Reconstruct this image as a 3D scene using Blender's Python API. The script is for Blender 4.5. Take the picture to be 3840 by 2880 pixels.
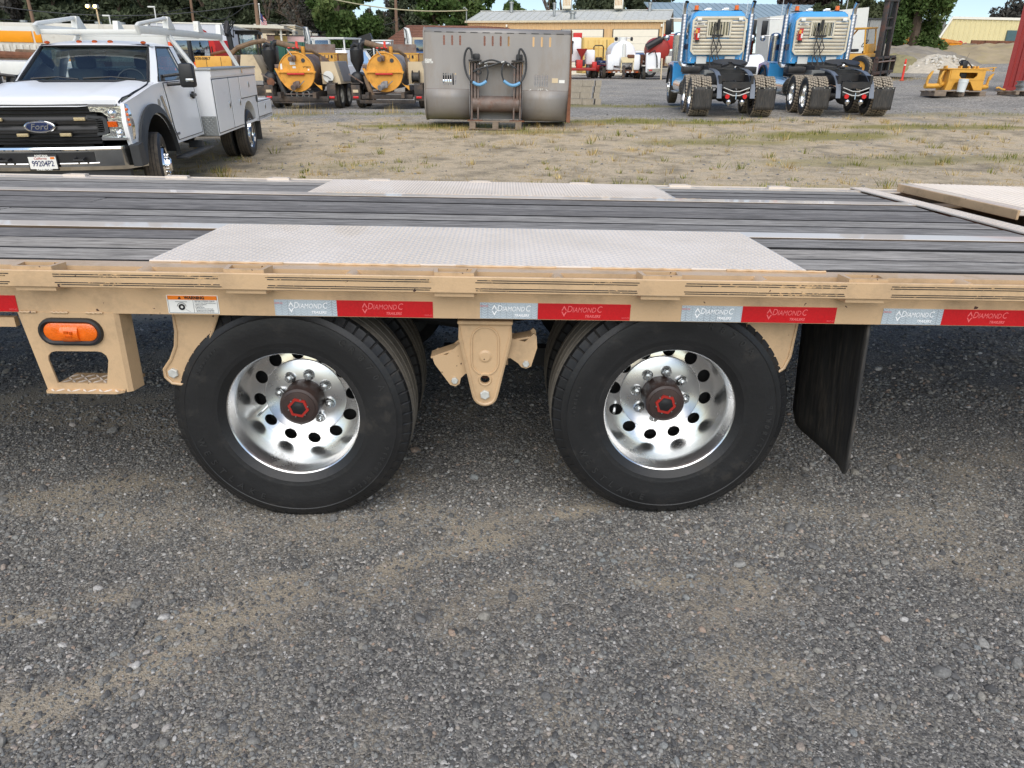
import bpy, bmesh, math, random
import numpy as np
from mathutils import Vector, Matrix, Euler, noise
R_ = math.radians
for o in list(bpy.data.objects):
    bpy.data.objects.remove(o)
SC = bpy.context.scene
COL = SC.collection
random.seed(7)

# ------------------------------------------------------------------ camera, sky, sun, exposure
cam_d = bpy.data.cameras.new('camera'); cam = bpy.data.objects.new('camera', cam_d); COL.objects.link(cam)
cam_d.sensor_width = 36; cam_d.lens = 24.966; cam_d.clip_start = 0.05; cam_d.clip_end = 2000
cam.matrix_world = Matrix(((0.99977923, -0.01299713, -0.01650969, 0.0),
                           (-0.01044587, 0.3743102, -0.92724471, 0.0),
                           (0.01823126, 0.92721246, 0.3740918, 1.371),
                           (0, 0, 0, 1)))
SC.camera = cam

SUN_EL, SUN_AZ = 48.0, 186.0          # azimuth clockwise from +Y (the direction the camera looks)
W = bpy.data.worlds.new('World'); SC.world = W; W.use_nodes = True
wn = W.node_tree.nodes; wl = W.node_tree.links
bg = wn['Background']
sky = wn.new('ShaderNodeTexSky'); sky.sky_type = 'NISHITA'; sky.sun_disc = False
sky.sun_elevation = R_(SUN_EL); sky.sun_rotation = R_(SUN_AZ)
sky.altitude = 0; sky.air_density = 1.0; sky.dust_density = 0.3; sky.ozone_density = 1.0
hs = wn.new('ShaderNodeHueSaturation'); hs.inputs['Saturation'].default_value = 1.0
hs.inputs['Hue'].default_value = 0.503
wl.new(sky.outputs[0], hs.inputs['Color']); wl.new(hs.outputs[0], bg.inputs['Color'])
bg.inputs['Strength'].default_value = 0.066
sun_d = bpy.data.lights.new('sun', 'SUN'); sun_d.energy = 1.5; sun_d.angle = R_(75); sun_d.color = (1.0, 0.93, 0.82)
sun = bpy.data.objects.new('sun', sun_d); COL.objects.link(sun)
sv = Vector((math.sin(R_(SUN_AZ)) * math.cos(R_(SUN_EL)), math.cos(R_(SUN_AZ)) * math.cos(R_(SUN_EL)), math.sin(R_(SUN_EL))))
sun.rotation_euler = sv.to_track_quat('Z', 'Y').to_euler()
vs = SC.view_settings
vs.view_transform = 'Standard'; vs.look = 'None'; vs.exposure = 1.12; vs.gamma = 1.0; vs.use_curve_mapping = False
SC.render.engine = 'CYCLES'
SC.cycles.max_bounces = 8; SC.cycles.diffuse_bounces = 3; SC.cycles.glossy_bounces = 6
SC.cycles.transmission_bounces = 4; SC.cycles.transparent_max_bounces = 12
SC.cycles.caustics_reflective = False; SC.cycles.caustics_refractive = False
SC.cycles.use_denoising = True

# ------------------------------------------------------------------ helpers
def S(r, g, b):
    f = lambda c: (c / 255 / 12.92) if c <= 10 else ((c / 255 + 0.055) / 1.055) ** 2.4
    return (f(r), f(g), f(b))
ID = Matrix.Identity(4)
def T(x, y, z): return Matrix.Translation((x, y, z))
def RZ(a): return Matrix.Rotation(a, 4, 'Z')
def RX(a): return Matrix.Rotation(a, 4, 'X')
def RY(a): return Matrix.Rotation(a, 4, 'Y')

class B:
    """collects shapes into one mesh"""
    def __init__(s, M=None): s.bm = bmesh.new(); s.M = M or ID
    def _fin(s, vs, M=None):
        m = s.M @ M if M is not None else s.M
        if m is not ID: bmesh.ops.transform(s.bm, matrix=m, verts=vs)
    def box(s, c, d, rot=None, bev=0, taper=None, M=None):
        r = bmesh.ops.create_cube(s.bm, size=1.0); vs = r['verts']
        for v in vs:
            v.co = Vector((v.co.x * d[0], v.co.y * d[1], v.co.z * d[2]))
            if taper and v.co.z > 0: v.co.x *= taper[0]; v.co.y *= taper[1]
        if bev:
            es = list({e for v in vs for e in v.link_edges})
            rb = bmesh.ops.bevel(s.bm, geom=es, offset=bev, segments=2 if bev > .004 else 1, affect='EDGES', profile=.5, clamp_overlap=True)
            vs = list({v for f in rb['faces'] for v in f.verts} | {v for v in vs if v.is_valid})
        m = T(*c) @ (Euler(rot).to_matrix().to_4x4() if rot else ID)
        s._fin(vs, (M @ m) if M is not None else m); return s
    def cyl(s, p0, p1, r0, r1=None, n=16, cap=True):
        p0 = Vector(p0); p1 = Vector(p1); r1 = r0 if r1 is None else r1
        d = p1 - p0; q = d.to_track_quat('Z', 'Y').to_matrix()
        ring = []
        for p, r in ((p0, r0), (p1, r1)):
            ring.append([s.bm.verts.new(p + q @ Vector((r * math.cos(2 * math.pi * i / n), r * math.sin(2 * math.pi * i / n), 0))) for i in range(n)])
        for i in range(n): s.bm.faces.new((ring[0][i], ring[0][(i + 1) % n], ring[1][(i + 1) % n], ring[1][i]))
        if cap:
            s.bm.faces.new(ring[0][::-1]); s.bm.faces.new(ring[1])
        s._fin(ring[0] + ring[1]); return s
    def tube(s, pts, r, n=8, cap=True, closed=False):
        P = [Vector(p) for p in pts]; rings = []; N = len(P); up = None
        for i, p in enumerate(P):
            a = P[(i - 1) % N] if (i > 0 or closed) else p; b = P[(i + 1) % N] if (i < N - 1 or closed) else p
            t = (b - a).normalized()
            if up is None:
                up = Vector((0, 0, 1)) if abs(t.z) < .9 else Vector((0, 1, 0))
            x = t.cross(up)
            if x.length < 1e-4: x = t.cross(Vector((1, 0, 0)))
            x.normalize(); y = x.cross(t).normalized(); up = y
            rr = r[i] if isinstance(r, (list, tuple)) else r
            rings.append([s.bm.verts.new(p + x * rr * math.cos(2 * math.pi * k / n) + y * rr * math.sin(2 * math.pi * k / n)) for k in range(n)])
        for i in range(N if closed else N - 1):
            A = rings[i]; C = rings[(i + 1) % N]
            for k in range(n): s.bm.faces.new((A[k], A[(k + 1) % n], C[(k + 1) % n], C[k]))
        if cap and not closed:
            s.bm.faces.new(rings[0][::-1]); s.bm.faces.new(rings[-1])
        s._fin([v for g in rings for v in g]); return s
    def lathe(s, prof, n=32, M=None, closed=False, notch=None, a0=0, a1=None):
        """profile (r, t): t runs along local Y"""
        full = a1 is None; a1 = a1 or 2 * math.pi; rings = []
        cnt = n if full else n + 1
        for j, (r, t) in enumerate(prof):
            row = []
            for i in range(cnt):
                rr = r
                if notch and j in notch[0] and i % notch[1] == 0: rr = r - notch[2]
                a = a0 + (a1 - a0) * i / n
                row.append(s.bm.verts.new((rr * math.cos(a), t, rr * math.sin(a))))
            rings.append(row)
        J = len(prof)
        for j in range(J if closed else J - 1):
            A = rings[j]; C = rings[(j + 1) % J]
            for i in range(n if full else n):
                i2 = (i + 1) % cnt
                s.bm.faces.new((A[i], A[i2], C[i2], C[i]))
        s._fin([v for g in rings for v in g], M); return s
    def disc(s, r, M=None, n=24, t=0):
        vs = [s.bm.verts.new((r * math.cos(2 * math.pi * i / n), t, r * math.sin(2 * math.pi * i / n))) for i in range(n)]
        s.bm.faces.new(vs); s._fin(vs, M); return s
    def prism(s, poly, a, b, plane='xz', holes=(), M=None):
        """polygon (with holes) swept from a to b along the axis left out of `plane`"""
        bm2 = bmesh.new()
        def pt(u, v, w):
            return {'xz': (u, w, v), 'xy': (u, v, w), 'yz': (w, u, v)}[plane]
        loops = [list(poly)] + [list(h) for h in holes]
        if holes:
            es = []
            for lp in loops:
                vv = [bm2.verts.new(pt(u, v, a)) for u, v in lp]
                for i in range(len(vv)): es.append(bm2.edges.new((vv[i], vv[(i + 1) % len(vv)])))
            bmesh.ops.triangle_fill(bm2, use_beauty=True, use_dissolve=False, edges=es)
        else:
            bm2.faces.new([bm2.verts.new(pt(u, v, a)) for u, v in poly])
        r = bmesh.ops.extrude_face_region(bm2, geom=list(bm2.faces))
        off = Vector(pt(0, 0, b - a)); 
        bmesh.ops.translate(bm2, vec=off, verts=[g for g in r['geom'] if isinstance(g, bmesh.types.BMVert)])
        bmesh.ops.recalc_face_normals(bm2, faces=bm2.faces)
        s._merge(bm2, M); return s
    def _merge(s, bm2, M=None):
        m = s.M @ M if M is not None else s.M
        mp = {}
        for v in bm2.verts: mp[v] = s.bm.verts.new(m @ v.co)
        for f in bm2.faces: s.bm.faces.new([mp[v] for v in f.verts])
        bm2.free()
    def grid(s, fn, nu, nv, M=None):
        vs = [[s.bm.verts.new(fn(i / nu, j / nv)) for j in range(nv + 1)] for i in range(nu + 1)]
        for i in range(nu):
            for j in range(nv): s.bm.faces.new((vs[i][j], vs[i + 1][j], vs[i + 1][j + 1], vs[i][j + 1]))
        s._fin([v for r in vs for v in r], M); return s
    def loft(s, secs, cap=True, closed=True):
        rings = [[s.bm.verts.new(p) for p in sec] for sec in secs]; n = len(secs[0])
        for i in range(len(rings) - 1):
            for k in range(n if closed else n - 1):
                s.bm.faces.new((rings[i][k], rings[i][(k + 1) % n], rings[i + 1][(k + 1) % n], rings[i + 1][k]))
        if cap and closed: s.bm.faces.new(rings[0][::-1]); s.bm.faces.new(rings[-1])
        s._fin([v for g in rings for v in g]); return s
    def poly(s, pts):
        vs = [s.bm.verts.new(p) for p in pts]; s.bm.faces.new(vs); s._fin(vs); return s
    def sphere(s, c, r, u=14, v=8, sc=(1, 1, 1)):
        q = bmesh.ops.create_uvsphere(s.bm, u_segments=u, v_segments=v, radius=r)
        s._fin(q['verts'], T(*c) @ Matrix.Diagonal((*sc, 1))); return s
    def obj(s, name, mat, parent=None, label=None, kind=None, sharp=32, smooth=True, recalc=False):
        if recalc: bmesh.ops.recalc_face_normals(s.bm, faces=s.bm.faces)
        me = bpy.data.meshes.new(name); s.bm.to_mesh(me); s.bm.free()
        me.materials.append(mat)
        if smooth:
            me.polygons.foreach_set('use_smooth', [True] * len(me.polygons))
            me.set_sharp_from_angle(angle=R_(sharp))
        return link(name, me, parent, label, kind)
def link(name, me, parent=None, label=None, kind=None):
    o = bpy.data.objects.new(name, me); COL.objects.link(o)
    if parent: o.parent = parent
    if label: o['label'] = label
    if kind: o['kind'] = kind
    return o
def thing(name, label, cat, M=None, group=None):
    o = bpy.data.objects.new(name, None); COL.objects.link(o)
    o.empty_display_size = .2
    if M is not None: o.matrix_world = M
    o['label'] = label; o['category'] = cat
    if group: o['group'] = group
    return o
def tag(o, label, cat, group=None):
    o['label'] = label; o['category'] = cat
    if group: o['group'] = group
    return o
def sub(name, parent, M=None):
    o = bpy.data.objects.new(name, None); COL.objects.link(o); o.parent = parent; o.empty_display_size = .1
    if M is not None: o.matrix_local = M
    return o
def dup(o, parent=None, M=None, label=None, group=None):
    c = o.copy(); COL.objects.link(c)
    if parent is not None or o.parent is None: c.parent = parent
    if M is not None:
        if c.parent: c.matrix_local = M
        else: c.matrix_world = M
    if label: c['label'] = label
    if group: c['group'] = group
    for ch in list(o.children): dup(ch, c)
    return c
def inst(name, src, parent, M, label=None):
    """a further copy of one mesh piece (shared data)"""
    o = bpy.data.objects.new(name, src.data); COL.objects.link(o); o.parent = parent; o.matrix_local = M
    if label: o['label'] = label
    return o

_tc = {}
def textmesh(txt, size, ext=0.0, shear=0.0, bold=0.0, align='CENTER'):
    c = bpy.data.curves.new('lettering', 'FONT'); c.body = txt; c.size = size; c.extrude = ext; c.shear = shear; c.offset = bold
    c.align_x = align; c.align_y = 'CENTER'; c.resolution_u = 3
    o = bpy.data.objects.new('lettering', c); COL.objects.link(o)
    dg = bpy.context.evaluated_depsgraph_get()
    me = bpy.data.meshes.new_from_object(o.evaluated_get(dg)); bpy.data.objects.remove(o); bpy.data.curves.remove(c)
    return me
def text(name, txt, size, M, mat, parent, ext=0.0006, shear=0.0, bold=0.0, sx=1.0, align='CENTER'):
    me = textmesh(txt, size, ext, shear, bold, align)
    me.transform(M @ Matrix.Diagonal((sx, 1, 1, 1))); me.materials.clear(); me.materials.append(mat); me.name = name
    return link(name, me, parent)
# text planes: letters lie in local XY, facing +Z
def face_front(x, y, z): return T(x, y, z) @ RX(R_(90))            # reads from -Y

# ------------------------------------------------------------------ materials
def newmat(name):
    m = bpy.data.materials.new(name); m.use_nodes = True
    nt = m.node_tree; return m, nt, nt.nodes, nt.links, nt.nodes['Principled BSDF']
def nd(N, t, **k):
    n = N.new('ShaderNode' + t)
    for a, b in k.items():
        if a in n.inputs: n.inputs[a].default_value = b
        else: setattr(n, a, b)
    return n
def ramp(N, stops, interp='LINEAR'):
    r = N.new('ShaderNodeValToRGB'); r.color_ramp.interpolation = interp
    el = r.color_ramp.elements
    while len(el) > 1: el.remove(el[-1])
    el[0].position = stops[0][0]; c = stops[0][1]; el[0].color = (*c, 1) if isinstance(c, tuple) else (c, c, c, 1)
    for p, c in stops[1:]:
        e = el.new(p); e.color = (*c, 1) if isinstance(c, tuple) else (c, c, c, 1)
    return r
def mixc(N, L, fac, a, b, mode='MIX'):
    m = N.new('ShaderNodeMix'); m.data_type = 'RGBA'; m.blend_type = mode
    for i, v in ((0, fac), (6, a), (7, b)):
        if hasattr(v, 'is_linked') or hasattr(v, 'links'): L.new(v, m.inputs[i])
        elif i == 0: m.inputs[0].default_value = v
        else: m.inputs[i].default_value = (*v, 1)
    return m.outputs[2]
def pm(name, col, rough=.5, metal=0., var=.12, scale=5., dirt=None, bump=0., bscale=60., coat=0., emit=None, estr=0., world=False, stretch=None, spec=None, chips=None):
    """paint / metal / rubber: base colour with cloudy variation, optional dirt colour in patches, fine relief"""
    m, nt, N, L, P = newmat(name)
    tc = nd(N, 'TexCoord'); src = tc.outputs['Object']
    if world:
        g = nd(N, 'NewGeometry'); src = g.outputs['Position']
    if stretch:
        mp = nd(N, 'Mapping'); mp.inputs['Scale'].default_value = stretch; L.new(src, mp.inputs['Vector']); src = mp.outputs[0]
    n1 = nd(N, 'TexNoise', Scale=scale, Detail=5., Roughness=.6); L.new(src, n1.inputs['Vector'])
    a = tuple(max(0, c * (1 - var)) for c in col); b = tuple(min(1, c * (1 + var)) for c in col)
    r1 = ramp(N, [(.3, a), (.7, b)]); L.new(n1.outputs['Fac'], r1.inputs[0]); out = r1.outputs[0]
    rr = rough
    if dirt:
        dc, amt, ds = dirt
        n2 = nd(N, 'TexNoise', Scale=ds, Detail=8., Roughness=.7); L.new(src, n2.inputs['Vector'])
        r2 = ramp(N, [(.62 - .45 * amt, 0.), (.80 - .35 * amt, 1.)]); L.new(n2.outputs['Fac'], r2.inputs[0])
        mul = nd(N, 'Math', operation='MULTIPLY'); mul.inputs[1].default_value = min(1, .45 + amt); L.new(r2.outputs[0], mul.inputs[0])
        out = mixc(N, L, mul.outputs[0], out, dc)
        mr = nd(N, 'MapRange'); mr.inputs['To Min'].default_value = rough; mr.inputs['To Max'].default_value = max(rough, .85)
        L.new(mul.outputs[0], mr.inputs['Value']); L.new(mr.outputs[0], P.inputs['Roughness'])
    else:
        mr = nd(N, 'MapRange'); mr.inputs['To Min'].default_value = max(.02, rough * .85); mr.inputs['To Max'].default_value = min(1, rough * 1.15)
        L.new(n1.outputs['Fac'], mr.inputs['Value']); L.new(mr.outputs[0], P.inputs['Roughness'])
    if chips:
        n3 = nd(N, 'TexNoise', Scale=chips[1], Detail=2., Roughness=.5); L.new(src, n3.inputs['Vector']); r3 = ramp(N, [(chips[2], 0.), (chips[2] + .012, 1.)]); L.new(n3.outputs['Fac'], r3.inputs[0])
        out = mixc(N, L, r3.outputs[0], out, chips[0])
    L.new(out, P.inputs['Base Color']); P.inputs['Metallic'].default_value = metal
    P.inputs['Coat Weight'].default_value = coat
    if spec is not None: P.inputs['Specular IOR Level'].default_value = spec
    if bump:
        nb = nd(N, 'TexNoise', Scale=bscale, Detail=4.); L.new(src, nb.inputs['Vector'])
        bp = nd(N, 'Bump', Strength=bump, Distance=.01); L.new(nb.outputs['Fac'], bp.inputs['Height']); L.new(bp.outputs[0], P.inputs['Normal'])
    if emit: P.inputs['Emission Color'].default_value = (*emit, 1); P.inputs['Emission Strength'].default_value = estr
    return m
def glassmat(name, tint=(.75, .85, .82), clear=.6):
    m, nt, N, L, P = newmat(name)
    N.remove(P); out = N['Material Output']
    tr = nd(N, 'BsdfTransparent', Color=(*tint, 1)); gl = nd(N, 'BsdfGlossy', Roughness=.02); gl.inputs['Color'].default_value = (.9, .95, 1, 1)
    fr = nd(N, 'Fresnel', IOR=1.6); ad = nd(N, 'Math', operation='ADD'); ad.inputs[1].default_value = 1 - clear - .2; L.new(fr.outputs[0], ad.inputs[0])
    tx = nd(N, 'TexNoise', Scale=3.); rm = nd(N, 'MapRange'); rm.inputs['To Min'].default_value = .9; rm.inputs['To Max'].default_value = 1.1
    L.new(tx.outputs['Fac'], rm.inputs['Value']); mu = nd(N, 'Math', operation='MULTIPLY'); L.new(ad.outputs[0], mu.inputs[0]); L.new(rm.outputs[0], mu.inputs[1])
    mx = nd(N, 'MixShader'); L.new(mu.outputs[0], mx.inputs[0]); L.new(tr.outputs[0], mx.inputs[1]); L.new(gl.outputs[0], mx.inputs[2])
    L.new(mx.outputs[0], out.inputs['Surface']); return m

RUST = S(120, 78, 55); DUST = S(150, 132, 108)
M = {}
M['tan'] = pm('tan_paint', S(206, 174, 135), .36, var=.06, scale=2.5, bump=.10, bscale=180, coat=.2, dirt=(S(168, 142, 110), .30, 7.), chips=(S(72, 44, 36), 42., .742))
M['tan_glare'] = pm('tan_paint_sky_glare', S(219, 206, 190), .36, var=.05, scale=4, bump=.08, bscale=150, coat=.5, dirt=(S(226, 216, 206), .45, 1.2))  # tan paint paled: sky glare on upward faces put into base and patches
M['tan_chip'] = None
M['rubber'] = pm('tyre_rubber', (.020, .020, .021), .52, var=.25, scale=9, dirt=(S(92, 84, 72), .10, 5.), bump=.12, bscale=140)
M['rubber_text'] = pm('raised_rubber_lettering', S(46, 46, 46), .5, var=.2, scale=20)
M['rubber_side'] = pm('tyre_sidewall_rubber', (.0135, .0135, .014), .46, var=.30, scale=7, dirt=(S(74, 68, 60), .15, 6.5), bump=.08, bscale=90)
M['tread_dusty'] = pm('dusty_tread_rubber', S(92, 84, 74), .9, var=.25, scale=14, dirt=(S(60, 56, 52), .3, 20.), bump=.3, bscale=60)
M['tread_pale'] = pm('dusty_trailer_tread', S(120, 113, 102), .9, var=.15, scale=12, dirt=(S(84, 76, 66), .25, 18.), bump=.3, bscale=60)
M['tread_truck'] = pm('dusty_lug_rubber', S(158, 146, 128), .9, var=.2, scale=14, bump=.3, bscale=60)
M['alu'] = pm('polished_aluminium', (.88, .88, .87), .17, 1., var=.05, scale=5, dirt=(S(150, 132, 112), .03, 8.))
M['alu_satin'] = pm('satin_barrel_aluminium', (.86, .86, .85), .26, 1., var=.06, scale=6, dirt=(S(170, 150, 128), .05, 9.))
M['alu_brush'] = pm('machined_aluminium', (.74, .74, .74), .28, 1., var=.08, scale=12)
M['zinc'] = pm('zinc_plated_steel', (.62, .64, .64), .28, 1., var=.2, scale=30)
M['bolt_pale'] = pm('pale_bolt_head', S(205, 205, 198), .5, .2, var=.15, scale=60)
M['hub'] = pm('dark_hub_cap', S(62, 50, 47), .35, var=.2, scale=14, dirt=(S(84, 60, 50), .25, 9.))
M['red_plate'] = pm('red_seal_ring', S(172, 44, 36), .4, var=.1)
M['black'] = pm('black_plastic', (.016, .016, .017), .45, var=.2, scale=10)
M['black_rub'] = pm('black_rubber_flap', (.036, .035, .034), .62, var=.5, scale=3, stretch=(14, 14, 1.2), dirt=(S(104, 96, 86), .30, 4.))
M['black_steel'] = pm('black_steel', (.020, .020, .021), .5, var=.35, scale=6, dirt=(S(80, 66, 56), .2, 4.))
M['under'] = pm('dark_frame_steel', S(96, 78, 58), .6, var=.2, scale=4)
M['axle'] = pm('axle_steel', (.02, .02, .02), .6, var=.3)
M['tape_red'] = pm('red_reflective_tape', S(200, 20, 28), .3, var=.10, scale=160, coat=.3)
M['tape_redtxt'] = pm('light_red_print', S(238, 112, 112), .35, var=.03)
M['tape_whitetxt'] = pm('white_print', S(252, 253, 253), .35, var=.02)
M['white_lab'] = pm('white_label', S(238, 238, 232), .4, var=.03)
M['orange_lab'] = pm('orange_label', S(240, 128, 24), .4, var=.04)
M['ink'] = pm('black_ink', (.012, .012, .013), .5, var=.1)
M['grey_ink'] = pm('grey_ink', S(105, 108, 112), .5, var=.1)
M['amber'] = pm('amber_lens', S(245, 110, 8), .18, var=.12, scale=70, coat=.6, bump=.25, bscale=220)
M['amber_dark'] = pm('amber_lamp_core', S(205, 84, 6), .2, var=.4, scale=60)
M['red_lens'] = pm('red_lens', S(210, 28, 32), .25, var=.12, scale=40, coat=.5)
M['white'] = pm('white_paint', S(244, 245, 246), .30, var=.02, scale=2, coat=.15, dirt=(S(200, 198, 190), .08, 2.))
M['white_matt'] = pm('white_painted_steel', S(226, 226, 220), .45, var=.05, scale=3, dirt=(S(190, 182, 168), .15, 3.))
M['white_old'] = pm('old_white_paint', S(214, 210, 198), .6, var=.08, scale=1.2, dirt=(S(150, 138, 118), .22, 2.))
M['plastic_dk'] = pm('dark_grey_plastic', S(58, 60, 62), .55, var=.1, scale=8)
M['chrome'] = pm('chrome', (.82, .83, .84), .06, 1., var=.03)
M['chrome_dull'] = pm('dull_chrome', (.55, .56, .57), .2, 1., var=.15, scale=8)
M['lamp_glass'] = pm('headlamp_reflector', (.75, .77, .8), .14, .9, var=.3, scale=30, bump=.35, bscale=26)
M['glass'] = glassmat('window_glass', (.80, .90, .86), .76)
M['glass_dark'] = glassmat('dark_window_glass', (.35, .42, .42), .55)
M['interior'] = pm('dark_cab_lining', S(96, 102, 102), .85, var=.2)
M['interior_lt'] = pm('grey_seat_cloth', S(92, 98, 100), .9, var=.15)
M['yellow'] = pm('yellow_paint', S(228, 162, 62), .5, var=.10, scale=3, dirt=(S(150, 98, 44), .22, 3.5), bump=.05)
M['yellow_clean'] = pm('plant_yellow_paint', S(220, 164, 66), .45, var=.08, scale=3, dirt=(S(170, 112, 50), .15, 5.))
M['orange'] = pm('orange_paint', S(238, 96, 40), .45, var=.08, dirt=(S(160, 84, 50), .15, 3.))
M['orange_box'] = pm('orange_yellow_box', S(250, 160, 10), .45, var=.06)
M['red'] = pm('red_paint', S(205, 45, 40), .45, var=.10, dirt=(S(140, 60, 48), .2, 3.))
M['red_dark'] = pm('dark_red_paint', S(160, 46, 38), .5, var=.12, dirt=(S(110, 60, 50), .2, 2.))
M['blue'] = pm('blue_truck_paint', S(80, 182, 250), .22, var=.06, coat=.7)
M['blue_dk'] = pm('dark_blue_paint', S(22, 48, 96), .25, var=.08, coat=.6)
M['blue_pipe'] = pm('light_blue_hose_sleeve', S(110, 165, 205), .5, var=.08)
M['steel_grey'] = pm('bare_bucket_steel', S(152, 148, 144), .5, .25, var=.10, scale=1.3, stretch=(1, 1, .35), dirt=(S(150, 138, 124), .22, 1.6), bump=.05, bscale=30)
M['rust'] = pm('rusty_steel', RUST, .8, var=.3, scale=5, dirt=(S(84, 52, 40), .35, 4.))
M['steel_worn'] = pm('worn_brown_steel', S(120, 106, 98), .55, .25, var=.25, scale=4, dirt=(RUST, .28, 5.))
M['wood'] = pm('weathered_pallet_wood', S(138, 122, 106), .85, var=.25, scale=6, stretch=(1, 6, 6), dirt=(S(92, 80, 70), .25, 5.), bump=.2, bscale=30)
M['cinder'] = pm('concrete_block', S(166, 156, 140), .95, var=.14, scale=9, dirt=(S(120, 110, 98), .2, 6.), bump=.3, bscale=90)
M['poly_beige'] = pm('beige_poly_tank', S(212, 192, 158), .5, var=.07, scale=2, dirt=(S(168, 146, 116), .2, 2.5))
M['grey_cover'] = pm('grey_moulding', S(140, 138, 138), .55, var=.08)
M['hose'] = pm('brown_hose', S(128, 106, 84), .8, var=.15, dirt=(S(80, 66, 56), .3, 6.))
M['galv'] = pm('galvanised_steel', S(168, 170, 168), .42, .6, var=.10, scale=5)
M['frame_dusty'] = pm('dusty_trailer_frame', S(66, 60, 56), .7, var=.3, scale=4, dirt=(S(120, 100, 82), .3, 3.))
M['hi_vis'] = pm('orange_red_post', S(240, 70, 55), .5, var=.06)
M['bucket_white'] = pm('white_pail', S(224, 228, 226), .4, var=.04)
M['corr_red'] = pm('red_container_steel', S(152, 52, 48), .5, var=.10, scale=2, dirt=(S(110, 52, 46), .25, 2.))

# ------------------------------------------------------------------ ground
PY = [-50, 4.7, 9, 13.9, 17.5, 20.9, 24, 27, 40, 52, 67, 100, 160, 400]
PZ = [0, 0, .13, .36, .68, .92, 1.04, 1.18, 1.88, 2.56, 3.2, 4.3, 6, 9]
def _slopes(x, y):
    n = len(x); h = [x[i + 1] - x[i] for i in range(n - 1)]; d = [(y[i + 1] - y[i]) / h[i] for i in range(n - 1)]; m = [0] * n
    for i in range(1, n - 1):
        if d[i - 1] * d[i] > 0:
            w1 = 2 * h[i] + h[i - 1]; w2 = h[i] + 2 * h[i - 1]; m[i] = (w1 + w2) / (w1 / d[i - 1] + w2 / d[i])
    m[0] = d[0]; m[-1] = d[-1]; return m
PM = _slopes(PY, PZ)
def prof(y):
    for i in range(len(PY) - 1):
        if y <= PY[i + 1] or i == len(PY) - 2:
            h = PY[i + 1] - PY[i]; t = (y - PY[i]) / h
            return (2 * t**3 - 3 * t * t + 1) * PZ[i] + (t**3 - 2 * t * t + t) * h * PM[i] + (-2 * t**3 + 3 * t * t) * PZ[i + 1] + (t**3 - t * t) * h * PM[i + 1]
def sm(a, b, x):
    t = min(1, max(0, (x - a) / (b - a))); return t * t * (3 - 2 * t)
def H(x, y):
    cx = max(-60, min(60, x))
    z = .018 * max(-12, min(12, cx)) - .0105 + prof(y)
    return z + sm(9, 20, cx) * sm(18, 27, y) * .45 + sm(10, 40, cx) * sm(27, 60, y) * 2.0
def hill(x, y):                         # wooded rise far behind, higher on the left
    return sm(85, 170, y) * (7 * sm(60, -60, x) + 1.5)
def fbm(x, y, s, o=3):
    a = 1; t = 0
    for i in range(o):
        t += a * noise.noise((x * s, y * s, 3.1 * i)); a *= .5; s *= 2
    return t
def near_relief(x, y):
    k = 1 - sm(5.0, 7.5, y)
    if k <= 0: return 0
    z = .010 * fbm(x + 4, y * 1.4, 1.1, 2) + .005 * fbm(x, y, 5, 2)
    for yc, w, d in ((1.98, .16, .008), (3.05, .2, .006)):          # shallow wheel tracks along the trailer
        u = (y - yc - .05 * math.sin(x * 1.1)) / w
        z -= d * math.exp(-u * u) * (.6 + .4 * noise.noise((x * 3, y * 9, 0)))
    u = (y - 1.64 - .456 * (x + .87)) / .12
    if -1.0 < x < .3: z += math.exp(-u * u) * (-.006 + .003 * math.sin(70 * (y - .456 * x)))
    for wx in (-.696, .574):                                         # the trailer's tyres sit on firm ground
        u = ((x - wx) / .3) ** 2 + ((y - 2.42) / .45) ** 2
        if u < 1: z *= u
    return z * k
def yard_relief(x, y):
    k = sm(5.5, 8, y) * (1 - sm(30, 60, y))
    if k <= 0: return 0
    z = .018 * fbm(x, y, .55, 3)
    u = (x - 1.15 + .13 * (y - 6) * -0.35) / .22                    # a tyre track running up to the pallet
    z -= .02 * math.exp(-u * u) * (1 - sm(13, 17, y))
    return z * k
def axis(lims):
    out = []
    for a, b, st in lims: out += list(np.arange(a, b, st))
    return out + [lims[-1][1]]
xs = axis([(-420, -120, 30), (-120, -40, 5), (-40, -12, 1.2), (-12, -4, .3), (-4, -2, .07), (-2, 2, .035), (2, 4, .07), (4, 14, .3), (14, 50, 1.2), (50, 130, 5), (130, 420, 30)])
ys = axis([(-12, .6, .6), (.6, 4.4, .035), (4.4, 7, .08), (7, 30, .3), (30, 75, 1.2), (75, 180, 5), (180, 600, 30)])
nx, ny = len(xs), len(ys)
vco = np.zeros((nx * ny, 3)); zone = np.zeros((nx * ny, 4)); zone[:, 3] = 1
GREEN = [(-1.6, 18.2, 2.2, .55, 1), (.4, 17.2, 1.4, .35, .6), (3.2, 19.2, 1.9, .7, 1), (5.0, 19.0, 1.6, .5, .8), (-7.2, 21, 2.5, .8, .5), (-3, 21.5, 2, .6, .5), (4.5, 15.6, 2, .5, .6),
         (7.0, 16.6, 2.4, .7, .7), (10.5, 18, 2.5, .6, .7), (1.5, 10.5, 1.4, .5, .55), (4.3, 10.2, 1.8, .5, .45), (6.3, 13, 2, .6, .5), (-2.8, 12.6, 1.5, .5, .4), (9, 13.5, 2.4, .6, .5), (2.4, 8.2, 1.2, .4, .6), (5.4, 8.4, 1.2, .35, .6), (3.5, 25.5, 2.6, .8, .6), (13, 21, 3, .7, .4), (12, 12, 3, .8, .5)]
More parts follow.
